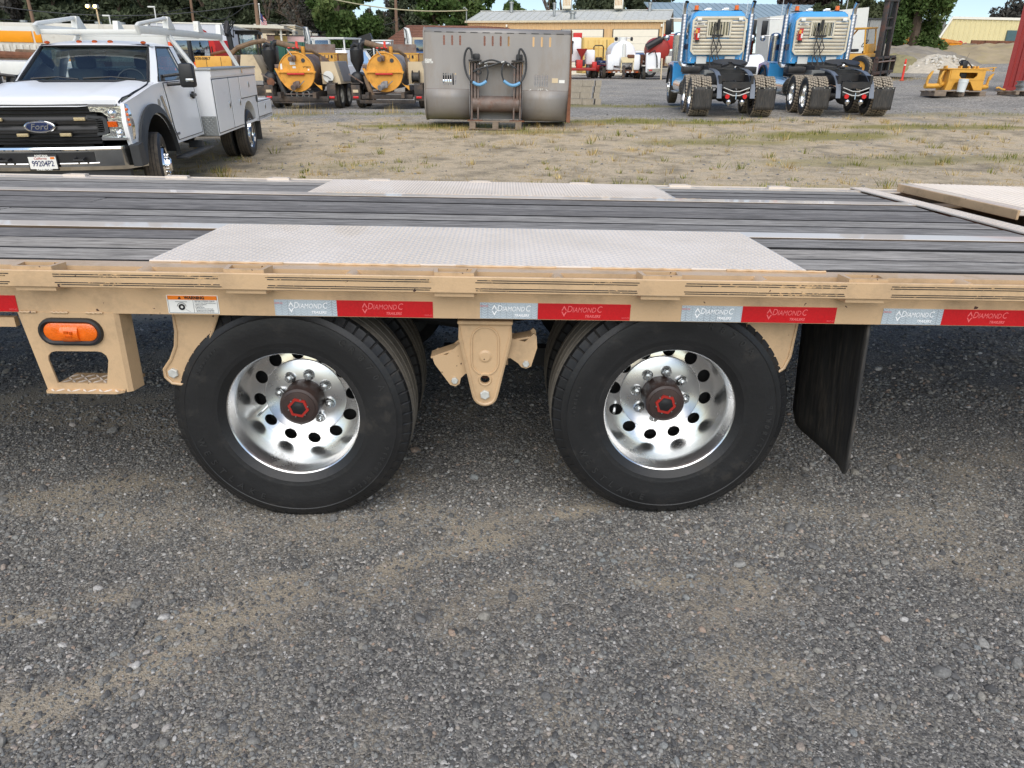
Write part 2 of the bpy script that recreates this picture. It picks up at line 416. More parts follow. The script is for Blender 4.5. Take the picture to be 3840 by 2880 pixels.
def zones(x, y):
    w = fbm(x, y, .5, 3)
    yard = sm(5.5, 6.8, y + .5 * w) * (1 - sm(18.2, 21, y + 1.6 * w - .12 * max(0, x - 4)))
    g = 0
    for gx, gy, rx, ry, am in GREEN:
        u = ((x - gx) / rx) ** 2 + ((y - gy) / ry) ** 2
        if u < 1.6: g = max(g, min(1, am * 1.35) * (1 - sm(.3, 1.6, u + .6 * w)))
    dust = 0
    if y < 6:
        v = fbm(x * .55 + .5 * y, y * 1.5 - .35 * x, .95, 3)
        dust = .45 * sm(.05, .7, v) * sm(1.6, -.6, x)
        w2 = fbm(x * 1.0, y * 1.6, 3.2, 3)
        for ax, ay, sl, wd, xa, xb in ((-.87, 1.64, .456, .085, -1.0, .22), (-.60, 1.86, .40, .05, -.75, .5), (-1.17, 1.33, .48, .085, -1.6, -.72), (-.80, 1.50, .4, .045, -.92, -.62), (.55, 1.79, .05, .05, .3, .8), (-1.5, 1.62, .3, .05, -1.9, -1.1)):
            u = (y - ay - sl * (x - ax) + .05 * w2) / wd
            dust = max(dust, math.exp(-u * u) * sm(xa - .15, xa + .1, x) * sm(xb + .15, xb - .1, x) * sm(-.35, .45, w2 + .05) * .62)
    return yard, g, dust
for i, x in enumerate(xs):
    for j, y in enumerate(ys):
        k = i * ny + j
        z = H(x, y) + hill(x, y) + near_relief(x, y) + yard_relief(x, y)
        vco[k] = (x, y, z)
        if -45 < x < 60 and y < 75: zone[k, :3] = zones(x, y)
faces = np.array([[i * ny + j, (i + 1) * ny + j, (i + 1) * ny + j + 1, i * ny + j + 1] for i in range(nx - 1) for j in range(ny - 1)])
gme = bpy.data.meshes.new('ground'); gme.from_pydata(vco.tolist(), [], faces.tolist())
at = gme.attributes.new('zone', 'FLOAT_COLOR', 'POINT'); at.data.foreach_set('color', zone.ravel())
gme.polygons.foreach_set('use_smooth', [True] * len(gme.polygons))
def ground_z(x, y): return H(x, y) + near_relief(x, y) + yard_relief(x, y)

def ground_mat():
    m, nt, N, L, P = newmat('gravel_ground')
    geo = nd(N, 'NewGeometry'); pos = geo.outputs['Position']
    at = nd(N, 'Attribute', attribute_name='zone'); sp = nd(N, 'SeparateColor'); L.new(at.outputs['Color'], sp.inputs[0])
    warp = nd(N, 'TexNoise', Scale=60., Detail=2.); L.new(pos, warp.inputs['Vector'])
    wm = nd(N, 'VectorMath', operation='MULTIPLY_ADD'); L.new(warp.outputs['Color'], wm.inputs[0]); wm.inputs[1].default_value = (.006,) * 3; L.new(pos, wm.inputs[2])
    greys = [(0, (.065, .063, .06)), (.35, (.125, .121, .113)), (.6, (.185, .177, .162)), (.8, (.245, .232, .206)), (.93, (.36, .34, .31)), (1, (.55, .53, .49))]
    vA = nd(N, 'TexVoronoi', Scale=260.); vB = nd(N, 'TexVoronoi', Scale=115.); vC = nd(N, 'TexVoronoi', Scale=520.)
    for v in (vA, vB, vC): L.new(wm.outputs[0], v.inputs['Vector'])
    cols = []
    for v in (vA, vB, vC):
        s_ = nd(N, 'SeparateColor'); L.new(v.outputs['Color'], s_.inputs[0]); r = ramp(N, greys); L.new(s_.outputs[0], r.inputs[0]); cols.append(r.outputs[0])
    n1 = nd(N, 'TexNoise', Scale=30., Detail=3.); L.new(pos, n1.inputs['Vector']); rs = ramp(N, [(.45, 0.), (.55, 1.)]); L.new(n1.outputs['Fac'], rs.inputs[0])
    grav = mixc(N, L, rs.outputs[0], cols[0], cols[1])
    fines = mixc(N, L, .55, cols[2], S(184, 170, 146))
    nbig = nd(N, 'TexNoise', Scale=2.2, Detail=6., Roughness=.65); L.new(pos, nbig.inputs['Vector'])
    # dust patches show fines between stones
    dm = nd(N, 'Math', operation='ADD'); L.new(sp.outputs[2], dm.inputs[0])
    nm = nd(N, 'MapRange'); nm.inputs['From Min'].default_value = .3; nm.inputs['From Max'].default_value = .7; nm.inputs['To Min'].default_value = -.35; nm.inputs['To Max'].default_value = .45
    L.new(nbig.outputs['Fac'], nm.inputs['Value']); L.new(nm.outputs[0], dm.inputs[1])
    nf = nd(N, 'TexNoise', Scale=140., Detail=3.); L.new(pos, nf.inputs['Vector'])
    dm2 = nd(N, 'Math', operation='MULTIPLY_ADD'); L.new(nf.outputs['Fac'], dm2.inputs[0]); dm2.inputs[1].default_value = .9; L.new(dm.outputs[0], dm2.inputs[2])
    rd = ramp(N, [(.5, 0.), (.95, 1.)]); L.new(dm2.outputs[0], rd.inputs[0])
    near = mixc(N, L, rd.outputs[0], grav, fines)
    # the yard: dry earth, straw and thin grass
    ny_ = nd(N, 'TexNoise', Scale=1.5, Detail=9., Roughness=.7); L.new(pos, ny_.inputs['Vector'])
    ry = ramp(N, [(.30, S(128, 121, 108)), (.42, S(172, 157, 132)), (.54, S(206, 188, 160)), (.68, S(190, 164, 118))]); L.new(ny_.outputs['Fac'], ry.inputs[0])
    ny2 = nd(N, 'TexNoise', Scale=45., Detail=6., Roughness=.75); L.new(pos, ny2.inputs['Vector']); r2 = ramp(N, [(.3, .45), (.7, 1.35)]); L.new(ny2.outputs['Fac'], r2.inputs[0])
    yard = mixc(N, L, 1., ry.outputs[0], r2.outputs[0], 'MULTIPLY')
    ny3 = nd(N, 'TexNoise', Scale=14., Detail=6., Roughness=.7); L.new(pos, ny3.inputs['Vector']); r3 = ramp(N, [(.35, S(120, 113, 62)), (.65, S(152, 144, 84))]); L.new(ny3.outputs['Fac'], r3.inputs[0])
    gm = nd(N, 'Math', operation='MULTIPLY_ADD'); L.new(ny3.outputs['Fac'], gm.inputs[0]); gm.inputs[1].default_value = 1.4; gm.inputs[2].default_value = -.7
    gm2 = nd(N, 'Math', operation='ADD', use_clamp=True); L.new(sp.outputs[1], gm2.inputs[0]); L.new(gm.outputs[0], gm2.inputs[1])
    gm3 = nd(N, 'Math', operation='MULTIPLY'); L.new(gm2.outputs[0], gm3.inputs[0]); L.new(sp.outputs[1], gm3.inputs[1])
    yard = mixc(N, L, gm3.outputs[0], yard, r3.outputs[0])
    # far gravel: grey-brown
    nfar = nd(N, 'TexNoise', Scale=.35, Detail=8., Roughness=.7); L.new(pos, nfar.inputs['Vector'])
    rf = ramp(N, [(.35, S(134, 131, 124)), (.55, S(158, 153, 145)), (.72, S(170, 160, 142))]); L.new(nfar.outputs['Fac'], rf.inputs[0])
    vF = nd(N, 'TexVoronoi', Scale=28.); L.new(pos, vF.inputs['Vector']); sF = nd(N, 'SeparateColor'); L.new(vF.outputs['Color'], sF.inputs[0]); rF = ramp(N, [(0, .55), (.6, 1.), (1., 1.6)]); L.new(sF.outputs[0], rF.inputs[0])
    far = mixc(N, L, 1., rf.outputs[0], rF.outputs[0], 'MULTIPLY')
    far = mixc(N, L, gm3.outputs[0], far, r3.outputs[0])
    sx = nd(N, 'SeparateXYZ'); L.new(pos, sx.inputs[0]); ym = nd(N, 'MapRange'); ym.inputs['From Min'].default_value = 5.; ym.inputs['From Max'].default_value = 9.; L.new(sx.outputs[1], ym.inputs['Value'])
    base = mixc(N, L, ym.outputs[0], near, far)
    ye = nd(N, 'Math', operation='MULTIPLY_ADD'); L.new(ny2.outputs['Fac'], ye.inputs[0]); ye.inputs[1].default_value = 1.5; ye.inputs[2].default_value = -.75
    ye2 = nd(N, 'Math', operation='MULTIPLY_ADD', use_clamp=True); L.new(sp.outputs[0], ye2.inputs[0]); ye2.inputs[1].default_value = 1.3; ye0 = nd(N, 'Math', operation='MULTIPLY_ADD'); L.new(nbig.outputs['Fac'], ye0.inputs[0]); ye0.inputs[1].default_value = -2.6; ye0.inputs[2].default_value = 1.15; yea = nd(N, 'Math', operation='ADD'); L.new(ye0.outputs[0], yea.inputs[0]); L.new(ye.outputs[0], yea.inputs[1]); L.new(yea.outputs[0], ye2.inputs[2])
    ye3 = nd(N, 'Math', operation='MULTIPLY', use_clamp=True); L.new(ye2.outputs[0], ye3.inputs[0]); mp = nd(N, 'MapRange'); mp.inputs['From Max'].default_value = .25; L.new(sp.outputs[0], mp.inputs['Value']); L.new(mp.outputs[0], ye3.inputs[1])
    base = mixc(N, L, ye3.outputs[0], base, yard)
    L.new(base, P.inputs['Base Color']); P.inputs['Roughness'].default_value = .92; P.inputs['Specular IOR Level'].default_value = .25
    hA = nd(N, 'Math', operation='MULTIPLY_ADD'); L.new(vA.outputs['Distance'], hA.inputs[0]); hA.inputs[1].default_value = -.6
    hB = nd(N, 'Math', operation='MULTIPLY'); L.new(vB.outputs['Distance'], hB.inputs[0]); hB.inputs[1].default_value = -1.; L.new(hB.outputs[0], hA.inputs[2])
    bp = nd(N, 'Bump', Strength=.55, Distance=.008); L.new(hA.outputs[0], bp.inputs['Height']); L.new(bp.outputs[0], P.inputs['Normal'])
    return m
gme.materials.append(ground_mat())
link('ground', gme, kind='structure')

# ------------------------------------------------------------------ loose gravel (points carry size and tone; small stones are set on them)
def gravel_points():
    rng = np.random.default_rng(3); pts = []; sz = []; tone = []
    def add(n, x0, x1, y0, y1, lo, hi, pw, dmin):
        c = 0
        X = rng.uniform(x0, x1, n); Y = rng.uniform(y0, y1, n); U = rng.uniform(0, 1, n); Tn = rng.uniform(0, 1, n); Sx = lo + (hi - lo) * rng.power(pw, n) if pw > 1 else lo + (hi - lo) * rng.uniform(0, 1, n) ** (1 / pw)
        for x, y, u, t, s in zip(X, Y, U, Tn, Sx):
            if abs(x) > .95 * y + .55: continue
            yd, g, du = zones(x, y)
            cl = .5 + .9 * noise.noise((x * 1.7, y * 2.3, 9.)) + .35 * noise.noise((x * 6, y * 6, 2.))
            if u > max(dmin, min(1, cl)) * (1 - .3 * du) * (1 - .97 * yd): continue
            pts.append((x, y, ground_z(x, y) + s * .12)); sz.append(s); tone.append(t)
    add(195000, -2.6, 2.6, .85, 3.2, .0021, .0062, .45, .45)
    add(60000, -5.0, 5.0, 3.0, 6.2, .004, .012, .45, .35)
    add(15000, -3.4, 3.4, .85, 4.2, .005, .0115, .40, .1)
    add(800, -3.4, 3.4, .85, 4.2, .011, .022, .30, .1)
    for _ in range(5200):
        y = 5.8 + 17 * rng.random() ** 1.2; x = rng.uniform(-.75, .9) * y
        if rng.random() > .45 + 1.1 * noise.noise((x * .6, y * .6, 5.)): continue
        s = .008 + .022 * rng.random() ** 3; pts.append((x, y, ground_z(x, y) + s * .1)); sz.append(s); tone.append(.35 + .65 * rng.random())
    return pts, sz, tone
gp, gs, gt = gravel_points()
pme = bpy.data.meshes.new('gravel'); pme.from_pydata(gp, [], [])
a = pme.attributes.new('size', 'FLOAT', 'POINT'); a.data.foreach_set('value', gs)
a = pme.attributes.new('tone', 'FLOAT', 'POINT'); a.data.foreach_set('value', gt)
grav = link('gravel', pme, kind='stuff'); grav['label'] = 'loose grey gravel strewn over the ground around the trailer'
def stone_mat():
    m, nt, N, L, P = newmat('gravel_stones')
    at = nd(N, 'Attribute', attribute_name='tone', attribute_type='INSTANCER')
    r = ramp(N, [(0, (.085, .084, .083)), (.22, (.13, .129, .126)), (.45, (.185, .182, .173)), (.62, (.235, .226, .206)), (.74, (.275, .255, .218)), (.82, (.215, .228, .225)), (.90, (.33, .315, .285)), (.95, (.33, .24, .18)), (.97, (.42, .405, .38)), (1, (.5, .485, .46))])
    L.new(at.outputs['Fac'], r.inputs[0])
    tc = nd(N, 'TexCoord'); n = nd(N, 'TexNoise', Scale=2.5, Detail=4.); L.new(tc.outputs['Object'], n.inputs['Vector']); r2 = ramp(N, [(.3, .72), (.7, 1.25)]); L.new(n.outputs['Fac'], r2.inputs[0])
    c = mixc(N, L, 1., r.outputs[0], r2.outputs[0], 'MULTIPLY')
    L.new(c, P.inputs['Base Color']); P.inputs['Roughness'].default_value = .8; P.inputs['Specular IOR Level'].default_value = .3
    return m
M['stone'] = stone_mat()
def gravel_nodes(o):
    ng = bpy.data.node_groups.new('gravel_scatter', 'GeometryNodeTree')
    ng.interface.new_socket('Geometry', in_out='INPUT', socket_type='NodeSocketGeometry'); ng.interface.new_socket('Geometry', in_out='OUTPUT', socket_type='NodeSocketGeometry')
    N = ng.nodes; L = ng.links; gi = N.new('NodeGroupInput'); go = N.new('NodeGroupOutput')
    join = N.new('GeometryNodeGeometryToInstance')
    for k in range(4):
        ico = N.new('GeometryNodeMeshIcoSphere'); ico.inputs['Radius'].default_value = 1; ico.inputs['Subdivisions'].default_value = 2
        sp = N.new('GeometryNodeSetPosition'); nz = N.new('ShaderNodeTexNoise'); nz.noise_dimensions = '4D'; nz.inputs['W'].default_value = 3.7 * k + 1; nz.inputs['Scale'].default_value = .9; nz.inputs['Detail'].default_value = 1.5
        sb = N.new('ShaderNodeVectorMath'); sb.operation = 'SUBTRACT'; sb.inputs[1].default_value = (.5, .5, .5); L.new(nz.outputs['Color'], sb.inputs[0])
        ml = N.new('ShaderNodeVectorMath'); ml.operation = 'SCALE'; ml.inputs['Scale'].default_value = 1.1; L.new(sb.outputs[0], ml.inputs[0]); L.new(ml.outputs[0], sp.inputs['Offset'])
        L.new(ico.outputs['Mesh'], sp.inputs['Geometry'])
        tr = N.new('GeometryNodeTransform'); tr.inputs['Scale'].default_value = (1.15, .9, (.62, .75, .55, .85)[k]); L.new(sp.outputs[0], tr.inputs['Geometry'])
        L.new(tr.outputs[0], join.inputs[0])
    ip = N.new('GeometryNodeInstanceOnPoints'); ip.inputs['Pick Instance'].default_value = True
    L.new(gi.outputs[0], ip.inputs['Points']); L.new(join.outputs[0], ip.inputs['Instance'])
    na = N.new('GeometryNodeInputNamedAttribute'); na.data_type = 'FLOAT'; na.inputs['Name'].default_value = 'size'; L.new(na.outputs['Attribute'], ip.inputs['Scale'])
    rv = N.new('FunctionNodeRandomValue'); rv.data_type = 'FLOAT_VECTOR'; rv.inputs[0].default_value = (-.5, -.5, 0); rv.inputs[1].default_value = (.5, .5, 6.28); L.new(rv.outputs[0], ip.inputs['Rotation'])
    sm_ = N.new('GeometryNodeSetMaterial'); sm_.inputs['Material'].default_value = M['stone']; L.new(ip.outputs[0], sm_.inputs['Geometry']); L.new(sm_.outputs[0], go.inputs[0])
    md = o.modifiers.new('scatter', 'NODES'); md.node_group = ng
gravel_nodes(grav)

# ------------------------------------------------------------------ grass and straw in the yard
def leafmat(name, stops, trans=.25, scale=3., rough=.7):
    m, nt, N, L, P = newmat(name)
    at = nd(N, 'Attribute', attribute_name='tint'); r = ramp(N, stops); L.new(at.outputs['Fac'], r.inputs[0])
    tc = nd(N, 'NewGeometry'); n = nd(N, 'TexNoise', Scale=scale, Detail=3.); L.new(tc.outputs['Position'], n.inputs['Vector']); r2 = ramp(N, [(.3, .75), (.7, 1.25)]); L.new(n.outputs['Fac'], r2.inputs[0])
    c = mixc(N, L, 1., r.outputs[0], r2.outputs[0], 'MULTIPLY')
    L.new(c, P.inputs['Base Color']); P.inputs['Roughness'].default_value = rough; P.inputs['Specular IOR Level'].default_value = .2
    t = nd(N, 'BsdfTranslucent'); L.new(c, t.inputs['Color']); mx = nd(N, 'MixShader'); mx.inputs[0].default_value = trans
    L.new(P.outputs[0], mx.inputs[1]); L.new(t.outputs[0], mx.inputs[2]); L.new(mx.outputs[0], N['Material Output'].inputs['Surface'])
    return m
def blades(name, spots, mat, label):
    """spots: (x, y, height, width, lean dir, lean, tint)"""
    a = np.array(spots); n = len(a); v = np.zeros((n * 3, 3))
    dx = np.cos(a[:, 4]); dy = np.sin(a[:, 4]); px = -dy; py = dx
    v[0::3] = np.c_[a[:, 0] - px * a[:, 3], a[:, 1] - py * a[:, 3], a[:, 7] - .01]
    v[1::3] = np.c_[a[:, 0] + px * a[:, 3], a[:, 1] + py * a[:, 3], a[:, 7] - .01]
    v[2::3] = np.c_[a[:, 0] + dx * a[:, 2] * a[:, 5], a[:, 1] + dy * a[:, 2] * a[:, 5], a[:, 7] + a[:, 2]]
    me = bpy.data.meshes.new(name); me.from_pydata(v.tolist(), [], [(3 * i, 3 * i + 1, 3 * i + 2) for i in range(n)])
    t = me.attributes.new('tint', 'FLOAT', 'POINT'); t.data.foreach_set('value', np.repeat(a[:, 6], 3)); me.materials.append(mat)
    o = link(name, me, kind='stuff'); o['label'] = label; return o
gr = random.Random(5); gspots = []; sspots = []
for gx, gy, rx, ry, am in GREEN:
    for _ in range(int(1500 * am * min(1.6, rx * ry / 1.4 + .35))):
        r = math.sqrt(gr.random()) * 1.15; t = gr.random() * 6.283; x = gx + rx * r * math.cos(t); y = gy + ry * r * math.sin(t)
        if fbm(x, y, 1.5, 3) < .02 + .25 * r: continue
        gspots.append((x, y, gr.uniform(.03, .10) * (1.3 - .5 * r), gr.uniform(.004, .009), gr.random() * 6.28, gr.uniform(.1, .8), gr.random(), ground_z(x, y)))
TUFTS = [(6.9, 9.2, .5, .22, .26), (8.6, 9.5, .6, .2, .2), (10.2, 13.2, .7, .25, .26), (8.9, 7.6, .35, .12, .16), (14.4, 17.6, 1.0, .3, .3), (15.8, 17.2, .9, .3, .36), (-7.6, 20.8, 1.0, .25, .4), (-5.6, 21.4, .9, .25, .42), (-3.2, 21.8, .35, .15, .4), (-4.6, 12.0, .5, .15, .16), (-2.9, 11.6, .4, .12, .18),
         (-1.4, 17.5, 1.0, .22, .22), (.1, 16.75, .6, .1, .22), (.9, 17.0, .4, .1, .2), (2.1, 18.4, .5, .2, .2), (18.5, 37, 1.2, .4, .3), (20.2, 38, 1.4, .3, .25), (-2.5, 9.3, .4, .1, .1), (3.3, 7.6, .5, .15, .1)]
for tx, ty, rx, ry, h in TUFTS:
    for _ in range(int(60 + 260 * rx * ry / .25 if rx * ry < .25 else 300)):
        r = math.sqrt(gr.random()); t = gr.random() * 6.283; x = tx + rx * r * math.cos(t); y = ty + ry * r * math.sin(t)
        sspots.append((x, y, h * gr.uniform(.25, 1.1) * (1.1 - .75 * r), gr.uniform(.003, .006), gr.random() * 6.28, gr.uniform(.05, .5), gr.random(), ground_z(x, y)))
for _ in range(34000):
    y = 5.6 + 15.5 * gr.random() ** 1.25; x = gr.uniform(-.75, .85) * y * 1.05 + .2
    yd, g, du = zones(x, y)
    if gr.random() > yd * max(0, .25 + 1.6 * fbm(x + 7, y * 1.3, .8, 3)): continue
    sspots.append((x, y, gr.uniform(.012, .055), gr.uniform(.004, .010), gr.random() * 6.28, gr.uniform(.4, 1.6), gr.random(), ground_z(x, y)))
for _ in range(420):                                              # single weeds and dead stalks
    y = 5.9 + 15 * gr.random() ** 1.1; x = gr.uniform(-.72, .85) * y + .2
    if zones(x, y)[0] < .4 and gr.random() < .8: continue
    green = gr.random() < .45; hh = gr.uniform(.04, .13) * (1 + .03 * y)
    for _ in range(gr.randint(8, 26)):
        t = gr.random() * 6.28; r = gr.random() * hh * 1.2
        (gspots if green else sspots).append((x + r * math.cos(t), y + r * math.sin(t), hh * gr.uniform(.4, 1), gr.uniform(.005, .010), t, gr.uniform(.3, 1.1), gr.random(), ground_z(x, y)))
M['grass'] = leafmat('green_grass', [(0, S(96, 104, 44)), (.5, S(132, 138, 62)), (.8, S(160, 158, 84)), (1, S(190, 172, 110))])
M['straw'] = leafmat('dry_straw', [(0, S(150, 124, 74)), (.4, S(196, 170, 112)), (.75, S(222, 200, 146)), (1, S(140, 136, 76))])
blades('grass', gspots, M['grass'], 'short green grass in patches across the dirt yard')
blades('dry_grass', sspots, M['straw'], 'dry straw coloured grass tufts across the dirt yard')

# ------------------------------------------------------------------ special trailer materials
def plank_mat():
    m, nt, N, L, P = newmat('weathered_deck_plank')
    tc = nd(N, 'TexCoord'); oi = nd(N, 'ObjectInfo')
    mp = nd(N, 'Mapping'); mp.inputs['Scale'].default_value = (2.6, 26, 26); L.new(tc.outputs['Object'], mp.inputs['Vector'])
    of = nd(N, 'VectorMath', operation='MULTIPLY_ADD'); L.new(oi.outputs['Random'], of.inputs[0]); of.inputs[1].default_value = (37, 91, 13); L.new(mp.outputs[0], of.inputs[2])
    n1 = nd(N, 'TexNoise', Scale=1.6, Detail=8., Roughness=.7, Distortion=.6); L.new(of.outputs[0], n1.inputs['Vector'])
    r1 = ramp(N, [(.26, S(100, 96, 92)), (.40, S(146, 142, 136)), (.55, S(178, 174, 168)), (.70, S(208, 204, 198))]); L.new(n1.outputs['Fac'], r1.inputs[0])
    mp2 = nd(N, 'Mapping'); mp2.inputs['Scale'].default_value = (9.0, 130, 130); L.new(tc.outputs['Object'], mp2.inputs['Vector'])
    of2 = nd(N, 'VectorMath', operation='MULTIPLY_ADD'); L.new(oi.outputs['Random'], of2.inputs[0]); of2.inputs[1].default_value = (11, 71, 5); L.new(mp2.outputs[0], of2.inputs[2])
    n2 = nd(N, 'TexNoise', Scale=1.2, Detail=5., Roughness=.65); L.new(of2.outputs[0], n2.inputs['Vector'])
    r2 = ramp(N, [(.34, .5), (.5, 1.), (.68, 1.3)]); L.new(n2.outputs['Fac'], r2.inputs[0])
    c = mixc(N, L, 1., r1.outputs[0], r2.outputs[0], 'MULTIPLY')
    rv = ramp(N, [(0, S(186, 184, 184)), (.5, S(226, 225, 224)), (1, S(255, 250, 244))]); L.new(oi.outputs['Random'], rv.inputs[0])
    c = mixc(N, L, 1., c, rv.outputs[0], 'MULTIPLY')
    n3 = nd(N, 'TexNoise', Scale=5., Detail=2.); mp3 = nd(N, 'Mapping'); mp3.inputs['Scale'].default_value = (.6, 3, 3); L.new(of.outputs[0], mp3.inputs['Vector']); L.new(mp3.outputs[0], n3.inputs['Vector'])
    rk = ramp(N, [(.24, 1.), (.30, 0.)]); L.new(n3.outputs['Fac'], rk.inputs[0]); c = mixc(N, L, rk.outputs[0], c, S(40, 38, 38))
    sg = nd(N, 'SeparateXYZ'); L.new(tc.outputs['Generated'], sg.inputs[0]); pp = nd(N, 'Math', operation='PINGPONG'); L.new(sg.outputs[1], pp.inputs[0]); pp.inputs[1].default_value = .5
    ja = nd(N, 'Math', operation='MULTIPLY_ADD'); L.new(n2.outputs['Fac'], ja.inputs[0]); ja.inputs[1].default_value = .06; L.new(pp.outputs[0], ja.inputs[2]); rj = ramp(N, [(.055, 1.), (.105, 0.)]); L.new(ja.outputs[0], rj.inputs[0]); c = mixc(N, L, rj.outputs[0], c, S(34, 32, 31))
    L.new(c, P.inputs['Base Color']); P.inputs['Roughness'].default_value = .78; P.inputs['Specular IOR Level'].default_value = .35
    bp = nd(N, 'Bump', Strength=.6, Distance=.004); L.new(n2.outputs['Fac'], bp.inputs['Height']); L.new(bp.outputs[0], P.inputs['Normal'])
    return m
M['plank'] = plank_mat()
def chip_mat():                       # black stripe print worn through to the tan paint
    m, nt, N, L, P = newmat('worn_black_stripe')
    tc = nd(N, 'TexCoord'); n = nd(N, 'TexNoise', Scale=85., Detail=3., Roughness=.7); mp = nd(N, 'Mapping'); mp.inputs['Scale'].default_value = (.7, 1, 2.2); L.new(tc.outputs['Object'], mp.inputs['Vector']); L.new(mp.outputs[0], n.inputs['Vector'])
    n2 = nd(N, 'TexNoise', Scale=5.); L.new(tc.outputs['Object'], n2.inputs['Vector'])
    ad = nd(N, 'Math', operation='MULTIPLY_ADD'); L.new(n2.outputs['Fac'], ad.inputs[0]); ad.inputs[1].default_value = .5; L.new(n.outputs['Fac'], ad.inputs[2])
    r = ramp(N, [(.86, 0.), (.90, 1.)]); L.new(ad.outputs[0], r.inputs[0]); c = mixc(N, L, r.outputs[0], (.012, .012, .012), S(206, 168, 118))
    L.new(c, P.inputs['Base Color']); P.inputs['Roughness'].default_value = .55; return m
M['chip'] = chip_mat()
def white_tape_mat():                 # silver-white retroreflective sheet with its herringbone seal pattern
    m, nt, N, L, P = newmat('white_reflective_tape')
    tc = nd(N, 'TexCoord'); sx = nd(N, 'SeparateXYZ'); L.new(tc.outputs['Object'], sx.inputs[0])
    def math(op, a, b=None):
        q = nd(N, 'Math', operation=op)
        for i, v in enumerate((a, b)):
            if v is None: continue
            if isinstance(v, (int, float)): q.inputs[i].default_value = v
            else: L.new(v, q.inputs[i])
        return q.outputs[0]
    cx = math('MULTIPLY', sx.outputs[0], 105.); fr = math('PINGPONG', cx, 1.); z = math('MULTIPLY', sx.outputs[2], 250.)
    st = math('ADD', z, math('MULTIPLY', fr, 1.6)); line = math('PINGPONG', st, 1.); a = math('LESS_THAN', line, .24); b_ = math('LESS_THAN', fr, .10)
    tot = math('MAXIMUM', a, b_); n = nd(N, 'TexNoise', Scale=14.); L.new(tc.outputs['Object'], n.inputs['Vector']); rn = ramp(N, [(.4, .35), (.6, 1.)]); L.new(n.outputs['Fac'], rn.inputs[0])
    f = math('MULTIPLY', tot, rn.outputs[0])
    c = mixc(N, L, f, S(190, 201, 207), S(150, 160, 168)); L.new(c, P.inputs['Base Color']); P.inputs['Roughness'].default_value = .28; return m
M['tape_white'] = white_tape_mat()

# ------------------------------------------------------------------ the flatbed trailer
TL = Vector((-.06, 3.28, 0)); TI = T(*-TL)
tr = thing('flatbed_trailer', 'tan steel flatbed trailer with grey plank deck standing on the gravel', 'trailer', T(*TL))
X0, X1 = -5.6, 2.16
def TB(): return B(TI)
def TFF(x, y, z): return TI @ face_front(x, y, z)
# side rails, channels, pockets on both sides
for side in (0, 1):
    f = (lambda y: y) if side == 0 else (lambda y: 6.563 - y)
    b = TB(); b.box(((X0 + 4.3) / 2, f(2.038), .86), (4.3 - X0, .010, .05), bev=.0025); b.obj('rub_rail', M['tan'] if side == 0 else M['tan_glare'], tr)  # far side takes the paled copy, with top glare painted in
    b = TB()
    b.prism([(f(2.105), .737), (f(2.105), .8835), (f(2.177), .8835), (f(2.177), .876), (f(2.112), .876), (f(2.112), .745), (f(2.165), .745), (f(2.165), .737)], X0, 4.3, 'yz')
    b.obj('side_channel', M['tan'] if side == 0 else M['tan_glare'], tr)
    pk = None
    for k in range(-6, 6):
        cx = -1.36 + .6105 * k + (1 if k < -50 else 0)
        if cx < X0 + .1 or cx > 4.2: continue
        if pk is None or side != pk[1]:
            b = B(); h = .062
            outer = [(-h, -.001), (-h + .0, -.001), (-.046 - .016, -.001)]
            b.prism([(-.066, .0), (-.058, -.062), (.058, -.062), (.066, .0)], -.0635, .0085, 'xy', holes=[[(-.052, -.006), (.052, -.006), (.047, -.052), (-.047, -.052)]])
            o = b.obj('stake_pocket', M['tan'] if side == 0 else M['tan_glare'], tr); base = o; pk = (o, side)
            o.matrix_local = T(cx - TL.x, f(2.105) - TL.y, .886) @ (ID if side == 0 else RZ(math.pi))
        else: inst('stake_pocket', pk[0], tr, T(cx - TL.x, f(2.105) - TL.y, .886) @ (ID if side == 0 else RZ(math.pi)))
        if side == 0:
            b = TB(); b.cyl((cx + .305, 2.043, .866), (cx + .305, 2.106, .866), .021, n=16); b.obj('pipe_spool', M['tan'], tr)
            b = TB()
            for z in (.8745, .8680, .8500, .8440):
                j = random.uniform(-.006, .006); b.box((cx + .305 + j, 2.0326, z), (.475, .0012, .0026), bev=.0004)
            b.obj('slot_stripe', M['chip'], tr)
            b = TB()                                     # weld bead under each pocket
            b.tube([(cx - .05 + .01 * i, 2.102 - .003, .823 + .0015 * math.sin(i * 2.1)) for i in range(11)], .0035, 6); b.obj('weld_bead', M['tan'], tr)
# bottom weld beads above the step
for wx in (-1.44, -1.345, -1.24):
    b = TB(); b.tube([(wx - .025 + .005 * i, 2.101, .739 + .0012 * math.sin(i * 2.3)) for i in range(11)], .0035, 6); b.obj('weld_bead', M['tan'], tr)
# main beams under the deck and cross members
for y in (2.80, 3.816):
    b = TB(); b.box((-1.0, y, .8815), (X1 - X0 + .0, .112, .008)); b.box((-1.0, y, .716), (X1 - X0 - .2, .012, .32)); b.box((-1.0, y, .556), (X1 - X0 - .2, .15, .012))
    b.M = TI; b.obj('main_beam', M['under'], tr)
    b = TB(); b.box(((X0 + X1) / 2, y, .8872), (X1 - X0, .108, .0026), bev=.001); b.obj('deck_strip', M['tan_glare'], tr)
src = None
for k in range(18):
    x = X0 + .2 + k * .43
    if x > X1: break
    if src is None:
        b = B(); b.box((0, 0, 0), (.05, 2.34, .075)); src = b.obj('cross_member', M['under'], tr); src.matrix_local = T(x - TL.x, 0, .80)
    else: inst('cross_member', src, tr, T(x - TL.x, 0, .80))
